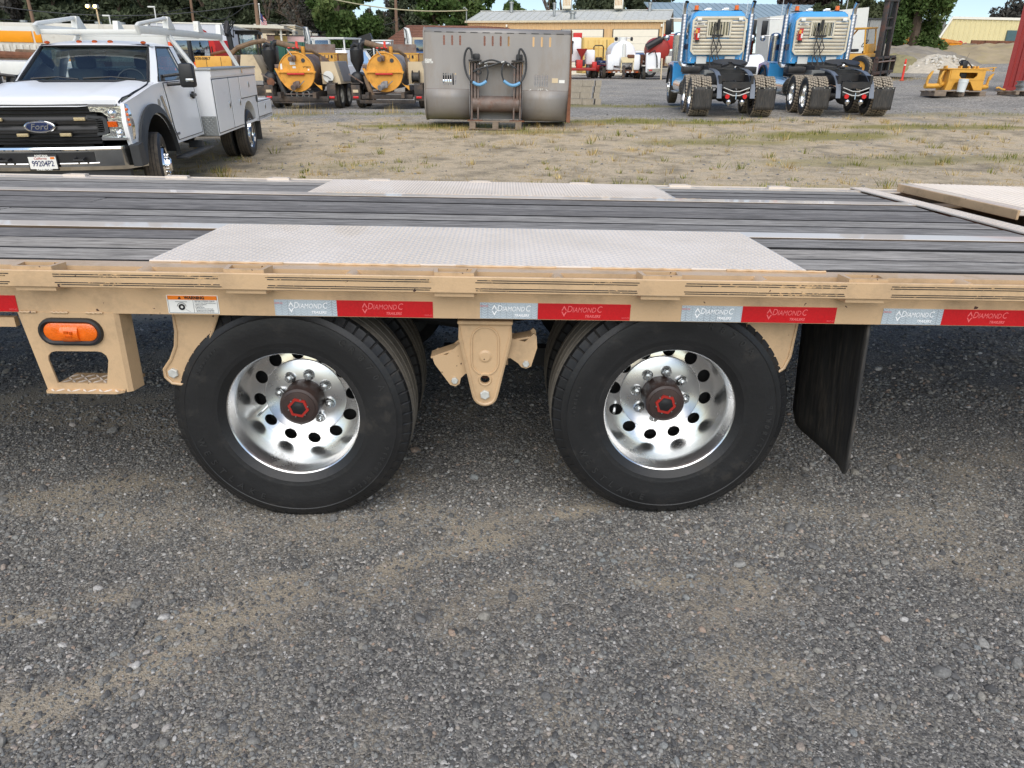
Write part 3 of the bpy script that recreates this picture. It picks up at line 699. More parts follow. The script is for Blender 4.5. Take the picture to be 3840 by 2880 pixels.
# deck boards
bands = [(2.180, 2.744, 3), (2.858, 3.758, 5), (3.874, 4.384, 3)]
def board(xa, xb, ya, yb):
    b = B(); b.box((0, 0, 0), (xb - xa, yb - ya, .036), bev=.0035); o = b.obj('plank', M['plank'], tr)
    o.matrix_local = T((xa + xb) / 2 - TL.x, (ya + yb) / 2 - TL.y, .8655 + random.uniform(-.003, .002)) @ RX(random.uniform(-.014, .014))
for bi, (ya, yb, n) in enumerate(bands):
    w = (yb - ya) / n
    for k in range(n):
        a, c = ya + k * w + .0065, ya + (k + 1) * w - .0065
        cuts = [X0, X1 - .02]
        if bi == 0: cuts = [X0, -1.084, None, .951, X1 - .02]
        if bi == 2: cuts = [X0, -1.034, None, .927, X1 - .02]
        if bi == 1 and k == 3: cuts = [X0, -1.93, X1 - .02]
        if bi == 1 and k == 1: cuts = [X0, -2.16, X1 - .02]
        for q in range(len(cuts) - 1):
            if cuts[q] is None or cuts[q + 1] is None: continue
            board(cuts[q] + .002, cuts[q + 1] - .002, a, c)
# fenders of tread plate let into the deck: a sheet with raised diamond bars
def lug_field(b, xa, xb, ya, yb, z, p=.034, ln=.026, wd=.0075, h=.0016):
    i = 0; x = xa + .012
    while x < xb - .012:
        j = 0; y = ya + .012
        while y < yb - .010:
            a = R_(45 if (i + j) % 2 else -45); dx, dy = math.cos(a) * ln / 2, math.sin(a) * ln / 2; wx, wy = -math.sin(a) * wd / 2, math.cos(a) * wd / 2
            P = [b.bm.verts.new(b.M @ Vector(q)) for q in ((x - dx, y - dy, z), (x + wx, y + wy, z), (x + dx, y + dy, z), (x - wx, y - wy, z), (x - dx * .35, y - dy * .35, z + h), (x + dx * .35, y + dy * .35, z + h))]
            for t in ((0, 3, 4), (3, 5, 4), (3, 2, 5), (2, 1, 5), (1, 4, 5), (1, 0, 4)): b.bm.faces.new([P[k] for k in t])
            y += p / 2 * 1.0; j += 1
        x += p / 2 * 1.0; i += 1
for nm, xa, xb, ya, yb in (('a', -1.082, .949, 2.172, 2.846), ('b', -1.032, .925, 3.872, 4.50)):
    b = TB(); b.box(((xa + xb) / 2, (ya + yb) / 2, .8865), (xb - xa, yb - ya, .006), bev=.0015); pl = b.obj('tread_plate', M['tan_glare'], tr)
    b = TB(); lug_field(b, xa, xb, ya, yb, .8896); b.obj('tread_lugs', M['tan_glare'], pl, kind='stuff', smooth=False)
    for k in range(5):
        wx = xa + .10 + k * .42; yy = ya if nm == 'a' else ya
        b = TB(); b.tube([(wx + .31 * t / 14, yy - .003 + .0015 * math.sin(t * 1.9), .8855 + .001 * math.sin(t * 2.7)) for t in range(15)], .0042, 6); b.obj('weld_seam', M['tan'], pl)
b = TB(); b.box((2.21, 3.30, .888), (.105, 2.46, .009), bev=.002); st = b.obj('end_strip', M['tan_glare'], tr)
b = TB(); lug_field(b, 2.16, 2.262, 2.07, 4.53, .8926); b.obj('tread_lugs', M['tan_glare'], st, kind='stuff', smooth=False)
b = TB(); b.box((2.6, 3.3, .76), (.8, 2.25, .03)); b.box((2.30, 3.3, .80), (.012, 2.25, .14)); b.obj('dovetail_frame', M['rust'], tr)
for ya, yb in ((2.20, 3.16), (3.34, 4.43)):
    b = TB(); b.box((3.30, (ya + yb) / 2, .905), (1.78, yb - ya, .030), rot=(0, .012, 0), bev=.004); rp = b.obj('loading_ramp', M['tan_glare'], tr)
    b = TB(); lug_field(b, 2.45, 4.15, ya, yb, .0, h=.003); b.obj('tread_lugs', M['tan_glare'], rp, kind='stuff', smooth=False).matrix_local = T(0, 0, .9225) @ T(3.30 - TL.x, 0, 0) @ RY(.012) @ T(-3.30 + TL.x, 0, 0)
    b = TB(); b.box((2.405, (ya + yb) / 2, .905), (.012, yb - ya, .046), bev=.003); b.obj('ramp_edge', M['tan'], rp)

# reflective tape and labels (flat print, laid on the channel)
def logo(parent, cx, cz, mat, s=1.0):
    y = 2.1028
    x = cx - .050 * s
    for t_, sz, dz in (('D', .0285, .0055), ('IAMOND', .0225, .0035), ('C', .0285, .0055)):
        me = textmesh(t_, sz * s, .0003, .22, 0., 'LEFT'); xs_ = [v.co.x for v in me.vertices]; w_ = (max(xs_) - min(xs_)) * .80
        me.transform(TFF(x - min(xs_) * .80, y, cz + dz * s) @ Matrix.Diagonal((.80, 1, 1, 1))); me.materials.clear(); me.materials.append(mat); link('lettering', me, parent)
        x += w_ + (.0005 if t_ == 'D' else .004) * s
    text('lettering', 'TRAILERS', .0115 * s, TFF(cx + .028 * s, y, cz - .0160), mat, parent, ext=.0003, shear=.25, bold=.0003)
    b = TB(); x = cx - .060 * s                                       # diamond emblem: two open chevrons
    for sg in (1, -1):
        b.prism([(x - .008, cz + .002 * sg), (x - .0045, cz + .002 * sg), (x + .0005, cz + .0105 * sg), (x + .0055, cz + .002 * sg), (x + .009, cz + .002 * sg), (x + .0005, cz + .0175 * sg)], y - .0003, y + .0003)
    b.obj('emblem', mat, parent, smooth=False)
for wa, wb, rb in ((-2.63, -2.44, -2.147), (-1.952, -1.762, -1.469), (-.691, -.502, -.209), (-.065, .112, .397), (.555, .742, 1.034), (1.179, 1.366, 1.66), (1.80, 1.99, 2.283), (2.42, 2.61, 2.903)):
    b = TB(); b.box(((wa + wb) / 2, 2.1042, .7640), (wb - wa, .0016, .0505)); w = b.obj('reflective_tape', M['tape_white'], tr, 'white herringbone reflective tape', smooth=False)
    logo(w, (wa + wb) / 2 + .012, .766, M['tape_whitetxt'], .95)
    text('lettering', 'DOT-C2', .0065, TFF(wa + .013, 2.1028, .778), M['tape_redtxt'], w, ext=.0003)
    b = TB(); b.box(((wb + rb) / 2, 2.1042, .7640), (rb - wb - .0006, .0016, .0505)); r = b.obj('reflective_tape', M['tape_red'], tr, 'red reflective tape', smooth=False)
    logo(r, (wb + rb) / 2 - .002, .766, M['tape_redtxt'], 1.0)
    text('lettering', 'DOT-C2', .0065, TFF(rb - .014, 2.1028, .746), M['tape_redtxt'], r, ext=.0003)
b = TB(); b.box((-.9375, 2.1042, .7695), (.155, .0016, .057)); wlab = b.obj('warning_label', M['white_lab'], tr, 'white and orange warning label', smooth=False)
b = TB(); b.box((-.9375, 2.1031, .7905), (.149, .001, .0125)); b.obj('header', M['orange_lab'], wlab, smooth=False)
text('lettering', 'WARNING', .0125, TFF(-.931, 2.1022, .7905), M['ink'], wlab, ext=.0003, bold=.0005)
b = TB(); b.prism([(-.9805, .7865), (-.9705, .7865), (-.9755, .7955)], 2.1022, 2.1026); b.obj('warning_sign', M['ink'], wlab, smooth=False)
b = TB(); b.M = TI @ T(-.972, 2.1026, .7615); b.lathe([(.0042, 0), (.0042, -.0006), (.0098, -.0006), (.0098, 0)], 24); b.obj('tyre_picture', M['ink'], wlab)
b = TB(); b.M = TI @ T(-.972, 2.1026, .7615); b.lathe([(.0128, 0), (.0128, -.0005), (.0142, -.0005), (.0142, 0)], 20, a0=.15, a1=3.0); b.box((0, -.0003, .0165), (.036, .0006, .0012)); b.box((.018, -.0003, -.011), (.016, .0006, .0005), rot=(0, .5, 0)); b.obj('tyre_picture', M['grey_ink'], wlab)
b = TB(); b.box((-.9375, 2.1031, .7435), (.149, .001, .0008)); b.box((-.936, 2.1031, .764), (.0007, .001, .040)); b.box((-1.0115, 2.1031, .7695), (.0008, .001, .053)); b.box((-.8635, 2.1031, .7695), (.0008, .001, .053)); b.obj('label_border', M['grey_ink'], wlab, smooth=False)
text('lettering', 'BEFORE TOWING CHECK:', .0052, TFF(-.931, 2.1024, .7805), M['grey_ink'], wlab, ext=.0002, align='LEFT')
for i, s in enumerate(('1. Tire and wheel damage including tread.', '   Replace as necessary.', '2. Tire pressure.', '3. Tighten lug nuts.', '   Note: New & remounted wheels.', '   Re-tighten lug nuts to specification', '   after 50 miles and every 200 miles')):
    text('lettering', s, .0039, TFF(-.933, 2.1024, .7750 - i * .0046), M['grey_ink'], wlab, ext=.0002, align='LEFT')

# step with side marker lamp
b = TB()
def rr(x0, x1, z0, z1, r, n=5, ccw=True):
    out = []
    for cx, cz, a in ((x1 - r, z1 - r, 0), (x0 + r, z1 - r, 90), (x0 + r, z0 + r, 180), (x1 - r, z0 + r, 270)):
        for i in range(n + 1): q = R_(a + 90 * i / n); out.append((cx + r * math.cos(q), cz + r * math.sin(q)))
    return out
win = [(-1.402, .506), (-1.247, .506), (-1.228, .585), (-1.231, .600), (-1.243, .611), (-1.258, .614), (-1.385, .613), (-1.400, .609), (-1.411, .598), (-1.414, .583)]
b.prism([(-1.473, .738), (-1.190, .738), (-1.190, .490), (-1.198, .474), (-1.425, .468), (-1.437, .480)], 2.103, 2.110, 'xz', holes=[win]); stp = b.obj('step_bracket', M['tan'], tr)
b = TB(); b.prism([(-1.190, 2.103), (-1.184, 2.103), (-1.172, 2.112), (-1.163, 2.165), (-1.170, 2.165), (-1.178, 2.116), (-1.190, 2.110)], .478, .738, 'xy'); b.obj('side_plate', M['tan'], stp)
b = TB(); b.prism([(-1.434, 2.088), (-1.215, 2.088), (-1.198, 2.10), (-1.200, 2.25), (-1.428, 2.25), (-1.440, 2.10)], .476, .484, 'xy'); tdp = b.obj('step_tread', M['tan'], stp)
b = TB(); lug_field(b, -1.43, -1.205, 2.085, 2.25, .4842, p=.05, ln=.034, wd=.010, h=.0028); b.obj('tread_lugs', M['tan_glare'], tdp, kind='stuff', smooth=False)
LX, LZ = -1.322, .678
def stad(hw, hh, n=10):
    out = []; e = hw - hh
    for i in range(n + 1): a = -math.pi / 2 + math.pi * i / n; out.append((LX + e + hh * math.cos(a), LZ + hh * math.sin(a)))
    for i in range(n + 1): a = math.pi / 2 + math.pi * i / n; out.append((LX - e + hh * math.cos(a), LZ + hh * math.sin(a)))
    return out
b = TB(); secs = [(.098, .044, 2.1028), (.096, .042, 2.092), (.089, .035, 2.090), (.082, .029, 2.096)]
b.loft([[(x, y, z) for x, z in stad(a, c)] for a, c, y in secs], cap=False); b.obj('lamp_grommet', M['black'], stp, recalc=True)
b = TB(); secs = [(.082, .029, 2.100), (.081, .028, 2.0955), (.074, .022, 2.0925), (.04, .008, 2.0915)]
b.loft([[(x, y, z) for x, z in stad(a, c)] for a, c, y in secs]); lens = b.obj('lamp_lens', M['amber'], stp, recalc=True)
b = TB(); b.lathe([(.0, -.026), (.028, -.026), (.030, -.0), (.030, .026), (.0, .026)], 18, M=T(LX, 2.105, LZ - .004) @ RZ(R_(90)) @ RX(R_(0)) @ Matrix.Diagonal((.75, 1.0, 1.0, 1)) ); b.obj('lamp_dome', M['amber'], lens)
b = TB(); b.box((LX - .006, 2.0815, LZ + .003), (.012, .002, .007)); b.box((LX + .008, 2.0815, LZ + .001), (.008, .002, .009)); b.box((LX, 2.0815, LZ - .010), (.020, .002, .004)); b.obj('lamp_core', M['amber_dark'], lens, smooth=False)

# suspension hangers
def hexbolt(x, z, y, r, parent, t=.010, nm='bolt', mat=None):
    b = TB(); b.M = TI @ T(x, y, z) @ RY(random.uniform(0, 1)); b.lathe([(0, -t), (r * .82, -t), (r, -t * .8), (r, 0)], 6, ); return b.obj(nm, mat or M['bolt_pale'], parent, sharp=20, recalc=True)
b = TB(); HX = -.05
pl = [(HX - .082, .705), (HX + .082, .705), (HX + .080, .66), (HX + .040, .475)] + [(HX + .036 * math.cos(a), .462 + .034 * math.sin(a)) for a in [R_(-10 - 20 * i) for i in range(9)]] + [(HX - .040, .475), (HX - .080, .66)]
b.prism(pl, 2.155, 2.165, 'xz', holes=[[(HX + .0155 * math.cos(R_(30 * i)), .517 + .0155 * math.sin(R_(30 * i))) for i in range(12)]]); hg = b.obj('centre_hanger', M['tan'], tr)
def outline(pts, r, y, nm, parent, closed=True):
    b = TB(); b.tube([(x, y, z) for x, z in pts], r, 6, closed=closed); return b.obj(nm, M['tan'], parent)
outline(pl, .0065, 2.156, 'hanger_flange', hg)
pill = [(HX + .043 * math.cos(R_(a)), .625 + .028 + .043 * math.sin(R_(a))) for a in range(0, 181, 20)] + [(HX + .043 * math.cos(R_(a)), .588 - .012 + .043 * math.sin(R_(a))) for a in range(180, 361, 20)]
outline(pill, .0035, 2.1535, 'pressed_rib', hg)
b = TB(); b.M = TI @ T(HX, 2.155, .596); b.lathe([(0, -.005), (.015, -.005), (.0185, -.002), (.0215, -.001), (.0225, .001)], 24); b.obj('boss', M['tan'], hg)
b = TB(); b.M = TI @ T(HX, 2.155, .517); b.lathe([(.0155, .003), (.0155, -.004), (.020, -.005), (.0235, 0)], 24); b.obj('bush_ring', M['tan'], hg)
b = TB(); b.M = TI @ T(HX, 2.2, .517); b.disc(.016, n=16); b.obj('bush', M['rust'], hg)
hexbolt(HX, .464, 2.155, .0165, hg)
b = TB(); b.box((HX, 2.17, .712), (.175, .06, .012), bev=.003); b.box((HX, 2.25, .62), (.15, .012, .17)); b.obj('hanger_cap', M['tan'], hg)
eqL = [(HX - .172, .583), (HX - .165, .560), (HX - .115, .487), (HX - .098, .482), (HX - .084, .492), (HX - .080, .512), (HX - .064, .528), (HX - .02, .520), (HX + .0, .545), (HX + .05, .580), (HX + .082, .584), (HX + .108, .566), (HX + .118, .553), (HX + .134, .548), (HX + .150, .556), (HX + .168, .62), (HX + .165, .660), (HX + .156, .668), (HX + .128, .640), (HX + .06, .656), (HX - .06, .652), (HX - .125, .592), (HX - .160, .592)]
for y in (2.176, 2.236):
    b = TB(); b.prism(eqL, y, y + .008, 'xz'); b.obj('equaliser_plate', M['tan'], tr)
for ex, ez, el, er in ((-.13, .598, .10, -.35), (.12, .650, .06, -.2)):
    b = TB(); b.box((HX + ex, 2.21, ez), (el, .062, .006), rot=(0, er, 0)); b.obj('equaliser_web', M['tan'], tr)
hexbolt(HX - .100, .504, 2.176, .0115, tr); hexbolt(HX + .133, .566, 2.176, .0115, tr)
lh = [(-1.037, .735), (-.885, .735), (-.93, .64), (-.98, .56), (-1.02, .495), (-1.045, .478), (-1.075, .482), (-1.094, .503), (-1.094, .53), (-1.066, .566), (-1.045, .61), (-1.036, .66)]
b = TB(); b.prism(lh, 2.175, 2.183, 'xz'); h1 = b.obj('front_hanger', M['tan'], tr); outline(lh, .0055, 2.174, 'hanger_flange', h1); hexbolt(-1.066, .518, 2.175, .017, h1)
rh = [(.78, .735), (.955, .735), (.948, .60), (.935, .56), (.90, .53), (.84, .55)]
b = TB(); b.prism(rh, 2.185, 2.193, 'xz'); h2 = b.obj('rear_hanger', M['tan'], tr); outline(rh, .0055, 2.184, 'hanger_flange', h2)
# springs, axles
for x, z in ((-.696, .3635), (.574, .3935)):
    b = TB(); b.cyl((x, 2.5, z), (x, 4.06, z), .064, n=18); b.obj('axle', M['axle'], tr)
    for y in (2.80, 3.78):
        b = TB(); b.tube([(x - .55 + 1.1 * i / 12, y, z + .13 + .06 * math.cos((i - 6) / 6 * 1.4)) for i in range(13)], .02, 6); b.obj('leaf_spring', M['axle'], tr)
b = TB(); b.box((.18, 2.9, .34), (.85, .06, .08)); b.box((.2, 3.6, .36), (1.2, .06, .08)); b.obj('torque_arm', M['axle'], tr)
# mud flap
b = TB()
def flap(u, v):
    y = 2.13 + .50 * u; x = 1.178 + .03 * (1 - v) + .012 * math.sin(u * 5) - .05 * max(0, .22 - u) ** 1.0 * 1.2; top = .735; bot = .155 + .02 * abs(u - .5) + (.05 * max(0, .1 - u) / .1 + .05 * max(0, u - .9) / .1)
    return (x + (.02 * (1 - v) * math.sin(u * 3)), y, bot + (top - bot) * v)
b.grid(flap, 12, 10); o = b.obj('mud_flap', M['black_rub'], tr); sd = o.modifiers.new('thickness', 'SOLIDIFY'); sd.thickness = .009
# board stub and rod seen below the deck, left
b = TB(); b.box((-2.1, 2.13, .70), (1.2, .02, .03)); b.obj('lower_rail', M['tan'], tr)

# ------------------------------------------------------------------ dual wheels
def tyre_prof(R, w, rim):
    """(r, y): outer face at -w/2"""
    h = w / 2
    return [(rim - .006, -h * .80), (rim + .006, -h * .86), (rim + .018, -h * .93), (rim + .030, -h * .945), (rim + .034, -h * .955), (rim + .037, -h * .953), (rim + (R - rim) * .42, -h * 1.018), (rim + (R - rim) * .62, -h * 1.015), (rim + (R - rim) * .70, -h * 1.0), (rim + (R - rim) * .715, -h * 1.012), (rim + (R - rim) * .74, -h * .985), (rim + (R - rim) * .82, -h * .945), (R - .020, -h * .865), (R - .006, -h * .80),
            (R, -h * .70), (R + .002, -h * .46), (R - .008, -h * .44), (R - .008, -h * .40), (R + .002, -h * .38), (R + .003, -h * .12), (R - .008, -h * .10), (R - .008, -h * .06), (R + .003, -h * .04), (R + .002, h * .36), (R - .008, h * .38), (R - .008, h * .42), (R + .002, h * .44), (R, h * .70), (R - .020, h * .865), (rim + (R - rim) * .62, h * 1.01), (rim + .02, h * .93), (rim - .006, h * .8)]
def rim_sub(b, face):
    """deep-dish rim: lip at y=0, disc at y=.16 (y grows inwards)"""
    b.lathe([(.214, .004), (.220, -.001), (.226, .002), (.227, .010), (.222, .016)], 64)
    b.lathe([(.214, .004), (.210, .012), (.208, .026), (.2035, .034), (.202, .062), (.199, .085), (.196, .12), (.1945, .160), (.190, .174)], 64)
def trailer_wheel(x, y, z, inner=False, flip=False, spin=0.):
    w = sub('wheel', tr, T(x - TL.x, y - TL.y, z) @ (RZ(math.pi) if flip else ID) @ Matrix.Scale(1.03, 4))
    R = .388
    if 'tw_tyre' not in M:
        b = B(); b.lathe(tyre_prof(R, .236, .222), 576, notch=((12, 13), 9, .005)); ty = b.obj('tyre', M['rubber_side'], w, sharp=24, recalc=True); M['tw_tyre'] = ty
        ty.data.materials.append(M['tread_pale'])
        for p in ty.data.polygons:
            c = p.center
            if math.hypot(c.x, c.z) > R - .0045 and abs(c.y) < .118 * .66: p.material_index = 1
    else: ty = inst('tyre', M['tw_tyre'], w, ID)
    ty.matrix_local = T(0, .093, 0) @ RY(spin)
    if inner:
        b = B(); b.lathe([(.221, .02), (.10, .06), (.0, .06)], 24, M=T(0, .0, 0)); b.obj('rim', M['axle'], w); return w
    b = B(); rim_sub(b, 0); rim = b.obj('rim', M['alu_satin'], w, sharp=40)
    b = B(); n = 12
    outer = [(.1925 * math.cos(2 * math.pi * i / 72), .1925 * math.sin(2 * math.pi * i / 72)) for i in range(72)]
    inn = [(.136 * math.cos(2 * math.pi * i / 48), .136 * math.sin(2 * math.pi * i / 48)) for i in range(48)]
    hs_ = [inn]
    for k in range(n):
        a = 2 * math.pi * (k + .5) / n + spin; hs_.append([(.1620 * math.cos(a) + .0228 * math.cos(R_(22.5 * i)), .1620 * math.sin(a) + .0228 * math.sin(R_(22.5 * i))) for i in range(16)])
    b.prism(outer, .158, .170, 'xz', holes=hs_)
    for v in b.bm.verts: v.co.y += max(0, math.hypot(v.co.x, v.co.z) - .14) * .22
    b.obj('rim_disc', M['alu'], w, sharp=40)
    b = B(); b.lathe([(.1400, .160), (.1396, .1555), (.137, .1535), (.04, .1530)], 64); b.obj('hub_face', M['alu_brush'], w, sharp=50)
    b = B(); b.lathe([(.21, .205), (.20, .24), (.1, .25), (.0, .25)], 24); b.obj('brake_drum', M['axle'], w)
    b = B(); b.lathe([(.0670, .155), (.0665, .10), (.066, .074), (.064, .068), (.0555, .0645), (.054, .0615), (.048, .0605), (.0, .0605)], 48); hb = b.obj('hub_cap', M['hub'], w, sharp=30)
    b = B(); b.lathe([(.0265, .0600), (.0265, .0565), (.0355, .0565), (.0365, .0600)], 6, M=RY(.2)); b.obj('seal_ring', M['red_plate'], hb, sharp=20, recalc=True)
    b = B(); b.lathe([(0, .0575), (.013, .0575), (.015, .0585), (.0255, .0590), (.0265, .0605)], 24); b.obj('hub_plug', M['black'], hb)
    b = B()
    for i in range(6): a = R_(60 * i) + .2 ; b.cyl((.0325 * math.cos(a), .0545, .0325 * math.sin(a)), (.0325 * math.cos(a), .058, .0325 * math.sin(a)), .0028, n=8)
    b.obj('seal_screws', M['zinc'], hb)
    for i in range(8):
        a = R_(45 * i + 12) + spin; px, pz = .0865 * math.cos(a), .0865 * math.sin(a)
        if 'tw_nut' not in M:
            b = B(); b.lathe([(.0195, 0), (.0195, -.004), (.0165, -.0065), (.0160, -.007)], 20); b.lathe([(.0155, -.006), (.0155, -.019), (.0135, -.022), (.0085, -.022)], 6); b.lathe([(.0085, -.020), (.0085, -.029), (.0060, -.031), (0, -.031)], 12)
            nut = b.obj('lug_nut', M['zinc'], w, sharp=20, recalc=True); M['tw_nut'] = nut; nut.matrix_local = T(px, .153, pz) @ RY(random.random())
        else: inst('lug_nut', M['tw_nut'], w, T(px, .153, pz) @ RY(random.random()))
    b = B(); a = R_(200); b.cyl((.16 * math.cos(a), .17, .16 * math.sin(a)), (.172 * math.cos(a), .118, .172 * math.sin(a)), .0045, n=8); b.obj('valve_stem', M['zinc'], w)
    return w
def arc_text(parent, s, r, deg, size, spread, flip=False, y=-.0282):
    """raised lettering round the sidewall"""
    b = B()
    for i, ch in enumerate(s):
        if ch == ' ': continue
        a = R_(deg) + (1 if flip else -1) * (i - (len(s) - 1) / 2) * spread
        me = textmesh(ch, size, .0016, 0, .0004); rot = a - math.pi / 2 if not flip else a + math.pi / 2
        me.transform(T(r * math.cos(a), y, r * math.sin(a)) @ RY(-rot) @ RX(R_(90)))
        b.bm.from_mesh(me); bpy.data.meshes.remove(me)
    return b.obj('sidewall_lettering', M['rubber_text'], parent, sharp=20)
WY = 2.190
for i, (x, z, sp) in enumerate(((-.696, .3635, .35), (.574, .3935, 1.2))):
    w = trailer_wheel(x, WY, z, spin=sp)
    o0 = R_(0)
    if i == 0:
        arc_text(w, 'WESTLAKE', .315, 222, .030, .125, True); arc_text(w, 'ST235/80R16', .322, 322, .020, .068, True); arc_text(w, 'CR870A', .318, 38, .028, .12); arc_text(w, 'tubeless', .318, 142, .016, .045)
    else:
        arc_text(w, 'WESTLAKE', .315, 232, .030, .125, True); arc_text(w, 'ST235/80R16', .322, 345, .022, .072, True); arc_text(w, 'CR870A', .318, 62, .030, .125); arc_text(w, 'tubeless', .318, 172, .016, .045)
    trailer_wheel(x, WY + .30, z, True)
    trailer_wheel(x, 6.563 - WY - .0, z, True, True); trailer_wheel(x, 6.563 - WY - .30, z, True, True)

# ------------------------------------------------------------------ placing things on the sloping yard
def slope_frame(x, y, h, z=None, sx=None, sy=None):
    """local x = forward along heading h (clockwise from +Y), y = left, z = up off the slope"""
    e = .6
    sx = (H(x + e, y) - H(x - e, y)) / (2 * e) if sx is None else sx
    sy = (H(x, y + e) - H(x, y - e)) / (2 * e) if sy is None else sy
    up = Vector((-sx, -sy, 1)).normalized(); f = Vector((math.sin(h), math.cos(h), 0)); f = (f - up * f.dot(up)).normalized(); l = up.cross(f)
    m = Matrix((f, l, up)).transposed().to_4x4(); m.translation = (x, y, ground_z(x, y) if z is None else z); return m
def wheel(parent, pos, R, w, rimR, side=1, steer=0., rim='alu', dish=.05, holes=8, tyre='rubber', lugs=None, key=None, spin=0., nuts=True):
    """vehicle wheel, axle along local y, outer face towards side*y; parts tyre, rim"""
    Mx = T(*pos) @ RZ(steer) @ (ID if side < 0 else RZ(math.pi))
    o = sub('wheel', parent, Mx)
    if key and key in M:
        for c in M[key].children: inst(c.name.split('.')[0], c, o, c.matrix_local.copy())
        return o
    b = B(); pr_ = tyre_prof(R, w, rimR); b.lathe(pr_, 64); ty = b.obj('tyre', M[tyre], o, sharp=30, recalc=True)
    if lugs:
        ty.data.materials.append(M['tread_dusty'])
    else:
        ty.data.materials.append(M['tread_dusty'])
        for p in ty.data.polygons:
            c = p.center
            if math.hypot(c.x, c.z) > R - .004: p.material_index = 1
    if lugs:
        b = B(); n = lugs
        for i in range(n):
            for k, (y0, a, ln) in enumerate(((-.37, .5, .22), (-.125, -.5, .2), (.125, .5, .2), (.37, -.5, .22))):
                ang = 2 * math.pi * (i + (.5 if k in (1, 2) else 0) + .25 * (k % 2)) / n
                m = RY(-ang) @ T(R + .004, y0 * w, 0) @ RX(a * .9)
                b.box((0, 0, 0), (.022, ln * w, 2 * math.pi * R / n * .70), M=m)
        b.obj('tread_blocks', M['tread_truck'], o, kind='stuff', smooth=False)
    y0 = -w / 2 * .86
    b = B(); b.lathe([(rimR - .004, y0 + .03), (rimR + .010, y0 - .006), (rimR + .012, y0 + .004), (rimR - .002, y0 + .012), (rimR - .014, y0 + .02), (rimR - .03, y0 + dish), (rimR - .045, y0 + dish + .01)], 40)
    ro = rimR - .045; hr = rimR * .13; hc = ro * .80
    outer = [(ro * math.cos(2 * math.pi * i / 40) * 1.01, ro * math.sin(2 * math.pi * i / 40) * 1.01) for i in range(40)]
    hl = [[(hc * math.cos(2 * math.pi * k / holes + spin) + hr * math.cos(R_(36 * i)), hc * math.sin(2 * math.pi * k / holes + spin) + hr * math.sin(R_(36 * i))) for i in range(10)] for k in range(holes)] if holes else []
    b.prism(outer, y0 + dish + .008, y0 + dish + .018, 'xz', holes=hl); b.obj('rim', M[rim], o, sharp=35)
    b = B(); b.lathe([(rimR - .02, y0 + dish + .05), (0, y0 + dish + .05)], 20); b.obj('drum', M['axle'], o)
    b = B(); b.lathe([(rimR * .36, y0 + dish + .012), (rimR * .34, y0 + dish - .045), (rimR * .25, y0 + dish - .06), (0, y0 + dish - .062)], 24)
    if nuts:
        for k in range(10):
            a = 2 * math.pi * k / 10; b.cyl((rimR * .5 * math.cos(a), y0 + dish + .01, rimR * .5 * math.sin(a)), (rimR * .5 * math.cos(a), y0 + dish - .028, rimR * .5 * math.sin(a)), rimR * .05, n=6)
    b.obj('hub', M[rim], o, sharp=30)
    if key: M[key] = o
    return o
def arc(cx, cz, r, a0, a1, n=14): return [(cx + r * math.cos(R_(a0 + (a1 - a0) * i / n)), cz + r * math.sin(R_(a0 + (a1 - a0) * i / n))) for i in range(n + 1)]

